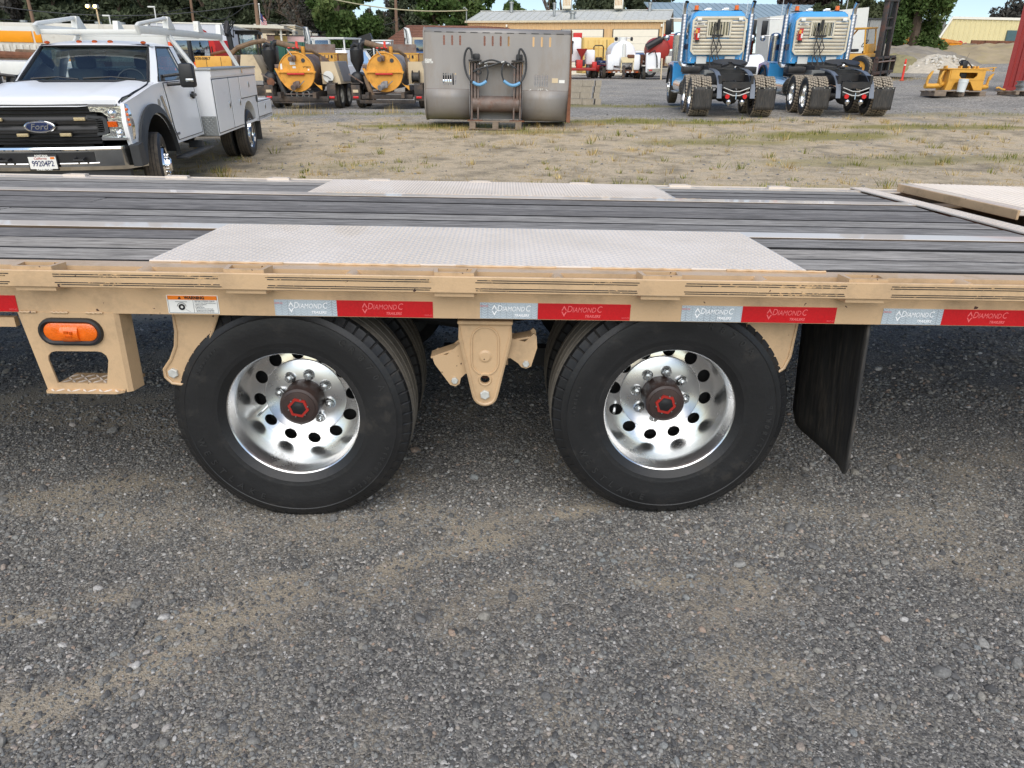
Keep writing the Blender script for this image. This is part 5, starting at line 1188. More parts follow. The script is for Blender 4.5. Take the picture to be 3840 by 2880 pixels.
    for y in (.55, -.55):
        b = B(); b.box((1.6, y, .42), (4.0, .10, .16)); b.obj('frame_rail', FD, t)
    b = B(); b.box((3.9, 0, .45), (1.2, .12, .12)); b.obj('tow_tongue', FD, t)
    # water tank pod, reel, engine box
    b = B(); b.loft([[(x, -.64, .72), (x, -1.22, .72), (x, -1.20, .85), (x, -1.06, 1.355), (x, -.64, 1.355)] for x in (.28, .30, 1.62, 1.66)]); 
    pd = b.obj('water_tank', M['poly_beige'], t, sharp=25, recalc=True)
    b = B(); b.loft([[(x, -1.225, .78), (x, -1.08, 1.36), (x, -1.02, 1.37), (x, -1.17, .78)] for x in (.62, 1.7)]); b.obj('tank_cover', M['grey_cover'], pd, recalc=True)
    if var == 1:
        b = B(); b.cyl((.20, -.87, .93), (.17, -.87, .93), .165, n=24); b.cyl((.2, -.87, .93), (.3, -.87, .93), .13, n=16); re_ = b.obj('hose_reel', M['white_matt'], t)
        b = B(); b.tube([(.14, -.62, 1.02), (.12, -.87, .93), (.13, -.95, .86)], .012, 6); b.box((.16, -.92, .78), (.02, .12, .08)); b.obj('reel_crank', M['black_steel'], re_)
    else:
        for y in (-.79, -1.0):
            b = B(); b.lathe([(.07, -.008), (.185, -.008), (.185, .008), (.07, .008)], 24, M=T(.14, y, .93), closed=True); b.obj('reel_flange', M['black_steel'], t)
        b = B(); b.cyl((.14, -.79, .93), (.14, -1.0, .93), .13, n=18); b.obj('hose_reel', M['black_rub'], t)
    b = B(); b.box((2.75, -.05, 1.15), (1.25, 1.25, .92), bev=.02); b.box((2.75, -.05, 1.60), (1.28, 1.28, .03)); eb = b.obj('engine_box', M['yellow_clean'], t)
    b = B(); b.tube([(2.11, -.25, 1.55), (2.09, -.25, 1.45), (2.09, -.38, 1.45), (2.09, -.38, 1.56)], .014, 6); b.obj('box_handle', M['steel_worn'], eb)
    b = B(); b.box((2.11, -.48, 1.50), (.008, .06, .09)); b.obj('decal', M['ink'], eb)
    b = B(); b.box((2.2, -.10, 1.74), (.03, 1.0, .27), rot=(0, .12, 0)); b.obj('screen' if var == 2 else 'brown_plate', M['steel_worn'], t)
    b = B(); b.box((2.15, -.62, 1.18), (.05, .14, .85)); b.obj('box_side', M['rust'], t)
    return t
vac_trailer(slope_frame(-6.32, 23.98, R_(3.6), sx=.018, sy=.045), 'yellow vacuum tank trailer with white hose reel and three nozzle tubes', 1)
vac_trailer(slope_frame(-3.62, 23.95, R_(3.2), sx=.018, sy=.045), 'yellow vacuum tank trailer with black hose reel and mesh screen', 2)

# ------------------------------------------------------------------ the big steel bucket on its pallet
BK = Vector((-.19, 17.62, 0)); BK.z = ground_z(BK.x, BK.y)
p_ = thing('pallet', 'weathered wooden pallet under the big grey steel bucket', 'pallet', T(*BK))
for y in (-.12, .10, .32):
    b = B(); b.box((0, y, .175), (1.22, .13, .022), bev=.003); b.obj('deck_board', M['wood'], p_)
for x in (-.53, 0, .53):
    b = B(); b.box((x, .10, .092), (.14, .60, .14), bev=.004); b.obj('bearer', M['wood'], p_)
b = B(); b.box((0, -.16, .012), (1.25, .10, .02), bev=.003); b.obj('bottom_board', M['wood'], p_)
bk = thing('steel_bucket', 'large bare grey steel loader bucket with hydraulic hoses resting on a pallet', 'loader bucket', T(BK.x + .03, BK.y, BK.z + .19) @ Matrix.Diagonal((.97, 1, .95, 1)))
hw = 1.70
def slot(y, z0, z1, w=.045):
    h = w / 2; return [(y + h * math.cos(R_(a)), z1 - h + h * math.sin(R_(a))) for a in range(0, 181, 45)] + [(y + h * math.cos(R_(a)), z0 + h + h * math.sin(R_(a))) for a in range(180, 361, 45)]
px = lambda c: (1600 + c / 3.16 - 1890) / 155.0
holes = [slot(px(c), 1.66, 1.88) for c in (308, 400, 490, 768, 860, 952, 1042, 1325, 1420, 1515)] + [slot(px(c), .79, 1.06, .035) for c in (296, 323, 351, 378, 406, 433, 1355, 1383, 1411, 1439, 1467, 1495)]
b = B(); b.prism([(-hw, .66), (-.68, .66), (-.68, 1.22), (.62, 1.22), (.62, .66), (hw, .66), (hw, 1.98), (-hw, 1.98)], .10, .115, 'xz', holes=[]) if False else None
b = B(); b.prism([(-hw, .70), (-.66, .70), (-.66, 1.30), (.60, 1.30), (.60, .70), (hw, .70), (hw, 1.93), (-hw, 1.93)], .10, .116, 'xz', holes=holes); b.obj('back_sheet', M['steel_grey'], bk, sharp=25)
b = B(); b.loft([[(-hw, .10, 1.93), (hw, .10, 1.93)], [(-hw, .16, 2.00), (hw, .16, 2.00)], [(-hw, .20, 2.03), (hw, .20, 2.03)], [(-hw + .05, .40, 2.06), (hw, .40, 2.06)]], closed=False); sd = b.obj('top_edge', M['steel_grey'], bk)
sd.modifiers.new('t', 'SOLIDIFY').thickness = .016
for c in (240, 375, 512, 648, 785, 923, 1060, 1197, 1340, 1478, 1625):
    b = B(); b.box((px(c), .10, 1.945), (.18 * .93, .012, .012)); b.obj('edge_slot', M['ink'], bk, smooth=False)
prof_ = [(.10, .70), (.105, .50), (.14, .32), (.22, .17), (.36, .06), (.55, .01), (.9, .0), (1.5, .0)]
for ya, yb in ((-hw, -.66), (.60, hw)):
    b = B(); b.loft([[(ya, y, z), (yb, y, z)] for y, z in prof_], closed=False); sd = b.obj('curved_floor', M['steel_grey'], bk); sd.modifiers.new('t', 'SOLIDIFY').thickness = .016
    b = B(); b.loft([[(ya, y - .004, z - .003), (yb, y - .004, z - .003)] for y, z in ((.128, .36), (.155, .28), (.22, .168), (.36, .056), (.55, .005))], closed=False); b.obj('rusty_lower_edge', M['rust'], bk)
    b = B(); b.box(((ya + yb) / 2, .094, .70), (yb - ya, .008, .012)); b.obj('weld_line', M['steel_worn'], bk)
for s in (1, -1):
    b = B(); b.prism([(.08, 1.95), (.3, 2.06), (1.5, .30), (1.5, -.02), (.5, -.02), (.30, .06), (.17, .18), (.08, .35)], s * hw, s * (hw + .03), 'yz'); b.obj('side_plate', M['steel_grey'] if s < 0 else M['rust'], bk)
b = B(); b.box((hw + .012, .10, .95), (.10, .05, 2.0)) if False else b.prism([(hw - .03, .0), (hw + .06, -.02), (hw + .05, .95), (hw + .02, 2.02), (hw - .005, 2.02), (hw + .0, .95)], .04, .10, 'xz'); b.obj('side_flange', M['rust'], bk, 'rusty side flange')
b = B(); b.box((-.03, .42, .78), (1.26, .02, 1.5)); b.obj('recess_panel', M['steel_grey'], bk)
b = B(); b.box((-.03, .12, 1.36), (1.20, .03, .12)); b.obj('header_plate', M['steel_grey'], bk)
b = B(); b.cyl((-.58, .14, .38), (.52, .14, .38), .185, n=28); b.obj('cross_tube', M['steel_worn'], bk)
for x in (-.60, -.45, .40, .55):
    b = B(); b.prism([(.30, .02), (.0, .02), (-.03, .30), (-.01, .62), (.05, 1.30), (.11, 1.32), (.30, 1.30)], x - .018, x + .018, 'yz'); b.obj('coupler_plate', M['steel_worn'], bk)
for x0, x1 in ((-.66, -.38), (.34, .62)):
    b = B(); b.box(((x0 + x1) / 2, .05, .0), (x1 - x0 + .08, .30, .03), bev=.004); b.obj('foot_plate', M['rust'], bk)
    b = B(); b.box(((x0 + x1) / 2, .0, 1.34), (x1 - x0 + .02, .14, .03)); b.box(((x0 + x1) / 2 + .03, .05, 1.42), (.15, .10, .14), bev=.02); b.obj('cylinder_mount', M['black_steel'], bk)
    b = B(); b.cyl(((x0 + x1) / 2, .02, .40), ((x0 + x1) / 2, .02, 1.05), .04, n=12); b.cyl(((x0 + x1) / 2, .02, 1.0), ((x0 + x1) / 2, .02, 1.28), .025, n=10); b.obj('hydraulic_cylinder', M['steel_worn'], bk)
pz = lambda c: 2.03 - (c - 360) / 1040.0 * 2.0
def hose(pts, r, nm, mat, y=-.06):
    P = [Vector((px(a), y - .03 * math.sin(i), pz(c))) for i, (a, c) in enumerate(pts)]; out = []
    for i in range(len(P) - 1):
        p0 = P[max(0, i - 1)]; p1 = P[i]; p2 = P[i + 1]; p3 = P[min(len(P) - 1, i + 2)]
        for k in range(5):
            u = k / 5; out.append(.5 * ((2 * p1) + (p2 - p0) * u + (2 * p0 - 5 * p1 + 4 * p2 - p3) * u * u + (3 * p1 - p0 - 3 * p2 + p3) * u ** 3))
    out.append(P[-1]); b = B(); b.tube(out, r, 8); b.obj(nm, mat, bk)
hose([(632, 700), (618, 610), (585, 585), (552, 640), (540, 740), (560, 860), (600, 935), (645, 972)], .024, 'hydraulic_hose', M['plastic_dk'])
hose([(1152, 700), (1165, 600), (1190, 590), (1232, 660), (1246, 760), (1235, 860), (1205, 930), (1172, 968)], .024, 'hydraulic_hose', M['plastic_dk'])
hose([(640, 968), (690, 995), (740, 990), (792, 955)], .036, 'hose_sleeve', M['blue_pipe'], -.08)
hose([(1178, 966), (1120, 995), (1060, 990), (992, 948)], .036, 'hose_sleeve', M['blue_pipe'], -.08)
hose([(792, 955), (810, 860), (795, 790), (775, 735)], .018, 'hydraulic_hose', M['plastic_dk'])
hose([(992, 948), (968, 860), (978, 780), (1005, 735)], .018, 'hydraulic_hose', M['plastic_dk'])
hose([(690, 770), (760, 735), (850, 712), (930, 730), (960, 740)], .020, 'hydraulic_hose', M['plastic_dk'])
hose([(650, 850), (720, 810), (850, 775), (950, 735)], .020, 'hydraulic_hose', M['plastic_dk'])
hose([(1000, 725), (1060, 760), (1110, 790), (1130, 800)], .020, 'hydraulic_hose', M['plastic_dk'])
hose([(640, 850), (690, 815), (725, 830), (730, 862), (695, 872), (668, 842)], .014, 'hydraulic_hose', M['plastic_dk'])
for a, c in ((725, 752), (785, 745), (975, 735), (1050, 762), (785, 780)):
    b = B(); b.cyl((px(a) - .03, -.07, pz(c) - .012), (px(a) + .04, -.07, pz(c) + .012), .024, n=8); b.obj('hose_fitting', M['galv'], bk)
for cx, cz, w, h, m in ((1585, 930, 70, 55, 'poly_beige'), (1665, 940, 66, 36, 'white_lab')):
    b = B(); b.box((px(cx), .097, pz(cz)), (w / 490, .004, h / 520)); b.obj('label_plate', M[m], bk)
for i, s in enumerate(('82048', '2038720')):
    text('lettering', s, .065, face_front(px(122), .0965, pz(722 + 25 * i)), M['white_lab'], bk, ext=.001, bold=.002)
text('lettering', '12"', .10, face_front(px(1410), .0965, pz(1046)), M['white_lab'], bk, ext=.001, shear=.2)
for a0, a1, d in ((1280, 1355, -1), (1430, 1515, 1)):
    b = B(); b.box((px((a0 + a1) / 2), .0965, pz(1052)), ((a1 - a0) / 490, .002, .012)); e = px(a0 if d < 0 else a1)
    b.box((e - d * .03, .0965, pz(1046)), (.08, .002, .012), rot=(0, d * .5, 0)); b.box((e - d * .03, .0965, pz(1058)), (.08, .002, .012), rot=(0, -d * .5, 0)); b.obj('chalk_arrow', M['white_lab'], bk, smooth=False)

# ------------------------------------------------------------------ stack of concrete blocks
bl = None; bx, by = 2.28, 26.4; bz = ground_z(2.6, 26.4); rb = random.Random(2)
LAY = [[(.2, 0), (.62, 0), (.95, 1)], [(.12, 0), (.53, 0), (.88, 1)], [(.16, 0), (.56, 0), (.92, 1)], [(.20, 0), (.60, 0), (.93, 1)]]
for r_, row in enumerate(LAY):
    for x, end in row:
        if bl is None:
            b = B(); b.prism([(-.195, -.095), (.195, -.095), (.195, .095), (-.195, .095)], 0, .19, 'xy', holes=[[(-.165, -.065), (-.018, -.065), (-.018, .065), (-.165, .065)], [(.018, -.065), (.165, -.065), (.165, .065), (.018, .065)]])
            bl = b.obj('concrete_block', M['cinder'], sharp=20); tag(bl, 'grey hollow concrete block in the small stack beside the steel bucket', 'block', 'concrete blocks stacked beside the bucket'); o = bl
        else: o = bl.copy(); COL.objects.link(o)
        o.matrix_world = T(bx + x + rb.uniform(-.012, .012), by + rb.uniform(-.02, .02), bz + .195 * r_) @ RZ(R_(90) * end + rb.uniform(-.03, .03))

# ------------------------------------------------------------------ blue road tractors seen from behind
TM = slope_frame(6.10, 20.66, R_(6.2), sx=.018, sy=.055)
t = thing('semi_truck', 'blue day cab semi truck nearest the steel bucket with tall exhaust stacks', 'truck', TM, 'blue semi trucks parked side by side')
BS = M['black_steel']
for s in (1, -1):
    for ax in (0, 1.28):
        wheel(t, (ax, s * .96, .49), .485, .25, .29, s, rim='alu', dish=.10, holes=10, lugs=34, key='bt_o%d' % s)
        wheel(t, (ax, s * .69, .49), .485, .25, .29, s, rim='axle', dish=.10, holes=0, lugs=34, key='bt_i', nuts=False)
    wheel(t, (5.1, s * .98, .50), .50, .28, .29, s, rim='alu', dish=-.02, holes=10, key='bt_f%d' % s)
    b = B(); b.grid(lambda u, v, s=s: (-.66 + .02 * math.sin(u * 7) + .02 * (1 - v), s * (.56 + .50 * u), .19 + .56 * v), 8, 6); fl = b.obj('mud_flap', M['black_rub'], t); fl.modifiers.new('t', 'SOLIDIFY').thickness = .012
    for k in range(4):
        b = B(); b.cyl((-.68, s * (.61 + .13 * k), .725), (-.665, s * (.61 + .13 * k), .725), .016, n=8); b.obj('flap_bolt', M['zinc'], fl)
    b = B(); b.tube([(-.62, s * .35, .60), (-.66, s * .5, .73), (-.65, s * 1.06, .74)], .014, 6); b.obj('flap_bracket', BS, fl)
    b = B(); b.box((2.3, s * .40, .90), (6.0, .07, .24)); b.obj('frame_rail', BS, t)
    P = [(.95, 1.16), (.35, 1.14), (-.05, 1.10), (-.38, 1.02), (-.62, .90), (-.78, .74), (-.86, .52)]
    b = B(); b.loft([[(x, s * .36, z), (x, s * .48, z), (x - .012, s * .48, z - .035), (x - .012, s * .36, z - .035)] for x, z in P]); b.obj('ramp_bar', pm('grey_blue_ramp', S(104, 112, 124), .45, var=.12) if 'gbr' not in M else M['gbr'], t, recalc=True); M['gbr'] = bpy.data.objects['ramp_bar'].data.materials[0]
    b = B(); b.cyl((-.92, s * .22, .53), (-.86, s * .22, .53), .055, n=16); b.obj('tail_lamp', M['red_lens'], t)
    b = B(); b.sphere((-.86, s * .17, .40), .07, 14, 8); b.cyl((-.86, s * .17, .40), (-.86, s * .17, .30), .055, .01, n=12); b.obj('glad_hand', M['chrome_dull'], t)
    # stacks with pierced heat shields
    sx_, sy_ = 3.45, s * .985
    b = B(); prf = []
    for k in range(34): z = 1.30 + k * .0385; prf += [(.088, z), (.094, z + .014), (.088, z + .028)]
    b.lathe([(r, -z) for r, z in prf], 20, M=T(sx_, sy_, 0) @ RX(R_(-90))); b.obj('stack_shield', M['chrome_dull'], t, recalc=True)
    b = B(); b.tube([(sx_, sy_, 2.5), (sx_, sy_, 2.74), (sx_ - .02, sy_ - .005, 2.82), (sx_ - .10, sy_ - .02, 2.93)], .062, 12, cap=False); b.obj('stack_tip', M['chrome_dull'], t)
    b = B(); b.tube([(sx_, sy_, 1.36), (sx_, sy_, 1.26), (sx_, sy_ - s * .06, 1.19), (sx_, sy_ - s * .35, 1.17)], .07, 10); b.obj('stack_elbow', M['alu_brush'], t)
    # deck boxes and quarter fenders
    b = B(); b.box((2.35, s * .80, 1.10), (.60, .50, .16), bev=.015); b.box((2.2, s * .80, 1.0), (.3, .5, .03)); b.obj('quarter_fender', BS, t)
    b = B(); b.cyl((2.2, s * .85, .62), (3.9, s * .85, .62), .27, n=24); b.obj('fuel_tank', M['alu'], t)
    b = B(); b.box((3.1, s * 1.10, .46), (.9, .20, .035), bev=.005); b.obj('step', M['galv'], t)
    # front fender, air cleaner, mirror
    fp = [(4.35, .58)] + arc(5.1, .50, .66, 165, 10, 14) + [(5.9, .75), (5.9, 1.2), (4.9, 1.32), (4.35, 1.25)]
    b = B(); b.prism(fp, s * .62, s * 1.10, 'xz'); b.obj('front_fender', M['blue'], t, sharp=30, recalc=True)
    b = B(); b.tube([(x, s * 1.12, z) for x, z in arc(5.1, .50, .66, 170, 10, 14)], .04, 6); b.obj('fender_flare', M['black'], t)
    b = B(); b.cyl((4.45, s * 1.0, 1.30), (4.45, s * 1.0, 2.05), .17, n=20); b.sphere((4.45, s * 1.0, 2.06), .16, 14, 6, (1, 1, .5)); b.obj('air_cleaner', M['chrome_dull'], t)
    b = B(); b.box((4.7, s * 1.33, 2.28), (.07, .18, .42), bev=.02); mr_ = b.obj('door_mirror', M['black'], t)
    b = B(); b.tube([(4.5, s * .84, 2.52), (4.68, s * 1.30, 2.54)], .014, 6); b.tube([(4.5, s * .84, 2.02), (4.68, s * 1.30, 2.06)], .014, 6); b.sphere((4.7, s * 1.34, 1.98), .09, 12, 6, (.5, 1, 1)); b.obj('mirror_arm', M['chrome_dull'], mr_)
    b = B(); b.cyl((3.9, s * .60, 2.70), (3.9, s * .60, 2.74), .075, n=16); b.box((3.9, s * .60, 2.71), (.2, .30, .02)); be = b.obj('beacon_base', M['black'], t)
    b = B(); b.cyl((3.9, s * .60, 2.74), (3.9, s * .60, 2.86), .068, .06, n=16); b.obj('beacon_lens', M['amber'], be)
    b = B(); b.box((3.7, s * .26, 2.74), (.10, .16, .085), bev=.02); b.box((3.7, s * .26 + .1, 2.73), (.07, .07, .05), bev=.02); b.obj('work_lamp', M['chrome'], t)
    b = B(); b.cyl((4.2, s * .97, 2.6), (4.2, s * .97, 3.2), .008, n=6); b.obj('aerial', M['white_lab'], t)
# cab
b = B()
def cabsec(x, k=1., dz=0):
    out = []
    for y, z in ((.80, 1.26), (.82, 1.6), (.82, 2.15), (.79, 2.45), (.74, 2.60), (.62, 2.68)): out.append((x, y * k, z + dz * (z - 1.26) / 1.42))
    return out + [(x, -y, z) for x, y, z in out[::-1]]
b.loft([cabsec(3.16, .97, -.03), cabsec(3.22, 1.0), cabsec(4.5, 1.0), cabsec(4.8, .97, -.35)]); cb = b.obj('cab', M['blue'], t, sharp=40, recalc=True)
for s in (1, -1):
    b = B(); b.box((3.9, s * .825, 2.17), (.75, .012, .46), bev=.03); b.obj('side_window', M['glass_dark'], cb)
    b = B(); b.box((3.9, s * .826, 1.72), (1.2, .008, .16)); b.obj('dark_stripe', M['blue_dk'], cb)
    b = B(); b.tube([(3.14, s * .72, 1.42), (3.14, s * .75, 1.32), (3.14, s * .72, 1.30)], .012, 6); b.obj('grab_handle', M['white_lab'], cb)
b = B(); b.box((5.2, 0, 1.55), (1.5, 1.25, .75), bev=.12); b.obj('hood', M['blue'], t)
b = B(); b.box((3.12, 0, 1.15), (.1, 1.2, .3)); b.box((3.3, 0, .95), (2.8, .7, .5)); b.obj('drive_line', BS, t)
for s in (1, -1):
    b = B(); b.box((3.08, s * .42, 1.35), (.03, .30, .2)); b.obj('white_bracket', M['white_matt'], t)
# headache rack: framed ribbed aluminium sheet with window guard
rw, z0, z1, c = .79, 1.50, 2.53, .10
octo = [(-rw + c, z0), (rw - c, z0), (rw, z0 + c), (rw, z1 - c), (rw - c, z1), (-rw + c, z1), (-rw, z1 - c), (-rw, z0 + c)]
e = .055; inner = [(-rw + c + .02, z0 + e), (rw - c - .02, z0 + e), (rw - e, z0 + c + .02), (rw - e, z1 - c - .02), (rw - c - .02, z1 - e), (-rw + c + .02, z1 - e), (-rw + e, z1 - c - .02), (-rw + e, z0 + c + .02)]
b = B(); b.prism(octo, 2.99, 3.05, 'yz', holes=[inner]); rk = b.obj('headache_rack', pm('satin_aluminium', S(222, 214, 196), .38, .55, var=.06, scale=4) if 'satin' not in M else M['satin'], t); M['satin'] = rk.data.materials[0]
ribm = pm('ribbed_aluminium', S(206, 196, 176), .40, .5, var=.10, scale=3)
wy, wz0, wz1 = .33, 1.99, 2.40; zz = z0 + e; k = 0
while zz < z1 - e - .02:
    hgt = .082; gap = .014
    for ya, yb in (((-rw + e, rw - e),) if (zz + hgt < wz0 or zz > wz1) else ((-rw + e, -wy), (wy, rw - e))):
        b = B(); b.box((3.025, (ya + yb) / 2, zz + hgt / 2), (.025, yb - ya, hgt), bev=.006); b.obj('rack_rib', ribm, rk)
    zz += hgt + gap; k += 1
b = B(); b.box((3.05, 0, (z0 + z1) / 2), (.01, 2 * rw - .1, z1 - z0 - .1)); b.obj('back_sheet', M['grey_cover'], rk) if False else b.bm.free()
for nm, dims in (('window_guard', ((0, wz1, 2 * wy + .06, .05), (0, wz0, 2 * wy + .06, .05), (wy, (wz0 + wz1) / 2, .05, .44), (-wy, (wz0 + wz1) / 2, .05, .44))),):
    b = B()
    for y, z, w, h in dims: b.box((3.0, y, z), (.04, w, h), bev=.004)
    b.obj(nm, M['satin'], rk)
for k in range(7):
    b = B(); b.box((2.985, -.27 + .09 * k, 2.195), (.012, .016, .40)); b.obj('guard_bar', M['satin'], rk)
b = B(); b.box((3.12, 0, 2.195), (.01, .62, .40)); b.obj('rear_window', M['glass_dark'], cb)
for s in (1, -1):
    b = B(); b.box((2.97, s * .60, 2.45), (.06, .13, .075), bev=.01); b.obj('work_lamp', M['white_lab'], rk)
b = B(); b.box((2.985, .55, 2.335), (.01, .24, .055)); lg = b.obj('badge', M['white_lab'], rk)
text('lettering', 'MERRITT', .05, T(2.979, .55, 2.335) @ RZ(R_(-90)) @ RX(R_(90)), M['ink'], lg, ext=.001, shear=.2, bold=.002)
b = B(); b.cyl((2.93, .62, 1.86), (2.93, .62, 2.12), .055, n=14); b.sphere((2.93, .62, 2.12), .055, 12, 6); fx_ = b.obj('fire_extinguisher', M['red_lens'], rk)
b = B(); b.box((2.93, .62, 2.19), (.06, .12, .05), bev=.01); b.tube([(2.9, .66, 2.18), (2.89, .72, 2.1), (2.9, .70, 1.9)], .012, 6); b.obj('extinguisher_head', M['red'], fx_)
b = B(); b.box((2.875, .66, 2.13), (.012, .06, .10)); b.obj('tag', M['yellow_clean'], fx_)
b = B(); b.box((2.873, .60, 2.02), (.006, .05, .12)); b.obj('extinguisher_label', M['white_lab'], fx_)
b = B(); b.cyl((2.93, .62, 1.855), (2.93, .62, 1.90), .058, n=14); b.box((2.95, .62, 2.0), (.08, .15, .02)); b.obj('extinguisher_clamp', M['black'], fx_)
# air lines
for k, (y, z) in enumerate(((.10, 2.35), (.0, 2.38), (-.06, 2.30), (.16, 2.28))):
    b = B(); b.tube([(2.93, y, z), (2.90, y + .03, 2.0), (2.85, y + .10 * (-1) ** k, 1.7), (2.8, y + .05, 1.45), (2.7, y - .06 * (-1) ** k, 1.25), (2.6, y, 1.16)], .016, 6); b.obj('air_hose', M['black_rub'], t)
b = B(); b.box((2.93, .02, 2.02), (.06, .30, .05), bev=.01); b.box((2.94, .03, 2.3), (.05, .07, .3)); b.obj('hose_tender', M['black'], t)
# fifth wheel, cross members, plumbing
fw = [(.30 + .42 * math.cos(R_(a)), .46 * math.sin(R_(a))) for a in range(-150, 151, 15)] + [(-.16, .26), (-.30, .30), (.0, .06), (.26, .05), (.26, -.05), (.0, -.06), (-.30, -.30), (-.16, -.26)]
b = B(); b.prism([(x + .35, y) for x, y in fw], 1.24, 1.29, 'xy', M=T(.35, 0, 1.26) @ RY(R_(-9)) @ T(-.35, 0, -1.26)); b.obj('fifth_wheel', pm('greased_black_plate', (.035, .034, .034), .5, .3, var=.4, scale=5) if 'fw' not in M else M['fw'], t)
b = B(); b.box((.7, 0, 1.08), (.6, .62, .14)); b.box((1.6, 0, .98), (.3, .75, .10)); b.box((.3, 0, .96), (.2, .75, .2)); b.obj('saddle', BS, t)
b = B(); b.box((-.82, 0, .80), (.06, .72, .16)); b.box((-.84, 0, .58), (.05, .66, .07)); b.obj('rear_crossmember', BS, t)
for z, dz in ((.70, -.05), (.60, -.05)):
    b = B(); b.tube([(-.86, .33, z + .04), (-.88, .08, z + dz), (-.88, -.08, z + dz), (-.86, -.33, z + .04)], .016, 6); b.obj('guard_rod', M['galv'], t)
b = B(); b.cyl((-.90, 0, .46), (-.88, 0, .62), .016, n=8); b.obj('pintle', M['chrome_dull'], t)
b = B(); b.sphere((0, 0, .50), .22, 14, 10); b.cyl((0, -.9, .49), (0, .9, .49), .08, n=12); b.cyl((1.28, -.9, .49), (1.28, .9, .49), .08, n=12); b.sphere((1.28, 0, .50), .22, 14, 10); b.obj('axle', M['axle'], t)
rg = random.Random(4)
for k in range(9):
    y0 = rg.uniform(-.3, .3); b = B(); b.tube([(1.2, y0, rg.uniform(.8, 1.0)), (.5, y0 + rg.uniform(-.2, .2), rg.uniform(.75, 1.0)), (0, rg.uniform(-.3, .3), rg.uniform(.7, .95)), (-.7, rg.uniform(-.3, .3), rg.uniform(.65, .8))], .014, 5); b.obj('air_line', M['plastic_dk'], t)
for y in (-.12, .0, .14):
    b = B(); b.cyl((-.5, y, .80), (-.75, y + .08, .78), .028, n=8); b.obj('valve', pm('copper_fitting', S(200, 150, 120), .35, .6) if 'cu' not in M else M['cu'], t); M['cu'] = bpy.data.objects['valve'].data.materials[0]
b = B(); b.prism([(1.6, 1.1), (2.0, 1.1), (2.6, 1.06), (2.6, .98), (1.6, .98)], -.5, .5, 'xz'); b.obj('deck_plate', M['galv'], t)
TM2 = slope_frame(9.27, 20.83, R_(6.0), sx=.018, sy=.055)
t2 = dup(t, None, TM2, 'blue day cab semi truck nearest the forklift with tall exhaust stacks')

# ------------------------------------------------------------------ forklift
t = thing('forklift', 'large yellow forklift with tall dark mast parked behind the right blue truck', 'forklift', slope_frame(19.0, 39.2, R_(138)))
Yc = M['yellow_clean']; mast = pm('worn_mast_steel', S(70, 64, 60), .55, .2, var=.3, scale=3, dirt=(S(110, 66, 50), .3, 3.))
for s in (1, -1):
    b = B(); b.box((.05, s * .52, 1.75), (.22, .14, 3.5), bev=.01); b.obj('mast_channel', mast, t)
    b = B(); b.box((.05, s * .40, 1.72), (.14, .10, 3.4)); b.obj('inner_channel', M['black_steel'], t)
    wheel(t, (-.55, s * .95, .55), .55, .36, .30, s, rim='yellow_clean', dish=.05, holes=0, lugs=22, key='fl_w%d' % s)
    wheel(t, (-3.1, s * .85, .48), .48, .30, .27, s, rim='yellow_clean', dish=.05, holes=0, key='fl_r%d' % s)
    b = B(); b.tube([(-2.5, s * .62, 1.25), (-1.65, s * .60, 2.28), (-.75, s * .60, 2.30), (-.62, s * .62, 1.2)], .045, 8); b.obj('cab_post', Yc, t)
    b = B(); b.prism([(.18, .02), (1.55, .02), (1.58, .05), (.30, .08), (.30, 1.05), (.18, 1.05)], s * .42 - .08, s * .42 + .08, 'xz'); b.obj('fork', M['black_steel'], t)
b = B(); b.box((.05, 0, 3.5), (.24, 1.25, .08)); b.box((.05, 0, 2.75), (.12, .95, .05)); b.box((.05, 0, 2.30), (.16, 1.0, .12)); b.obj('mast_head', mast, t)
b = B(); b.prism([(-.16, 3.46), (.16, 3.46), (.05, 2.7), (-.05, 2.7)], -.02, .06, 'yz'); b.cyl((.02, 0, .5), (.02, 0, 2.8), .055, n=12); b.obj('lift_cylinder', M['black_steel'], t)
b = B(); b.box((.24, 0, .98), (.12, 2.2, .12), bev=.01); b.box((.24, 0, .30), (.12, 2.2, .14), bev=.01); cg = b.obj('fork_carriage', mast, t)
b = B(); b.cyl((.30, -1.0, .80), (.30, 1.0, .80), .04, n=10); b.obj('carriage_bar', pm('bare_shaft', S(170, 140, 120), .4, .6), cg)
for s in (1, -1):
    b = B(); b.prism([(.12, .95), (.34, .95), (.30, .35), (.12, .10)], s * 1.0, s * 1.08, 'xz'); b.obj('carriage_end', mast, cg)
b = B(); b.box((-1.9, 0, .85), (2.8, 1.25, .62), bev=.06); b.box((-3.0, 0, 1.05), (.9, 1.4, .75), bev=.1); b.obj('body', Yc, t)
b = B(); b.box((-.62, .0, .85), (.5, 1.9, .3), bev=.04); b.box((-.9, .8, 1.15), (.7, .5, .22), bev=.03); b.obj('mudguard', M['black'], t)
b = B(); b.box((-1.2, 0, 2.32), (1.1, 1.30, .07), bev=.02); b.obj('cab_roof', Yc, t)
b = B(); b.box((-1.5, 0, 1.3), (.45, .5, .14), bev=.03); b.box((-1.72, 0, 1.58), (.14, .48, .55), bev=.04); b.obj('seat', M['black'], t)
b = B(); b.M = T(-.92, 0, 1.62) @ RZ(R_(90)) @ RX(R_(35)); b.tube([(.2 * math.cos(R_(20 * i)), 0, .2 * math.sin(R_(20 * i))) for i in range(18)], .02, 6, closed=True); b.obj('steering_wheel', M['black'], t)
b = B(); b.box((-.7, .1, 1.35), (.2, .8, .5), bev=.03); b.obj('dash_panel', Yc, t)

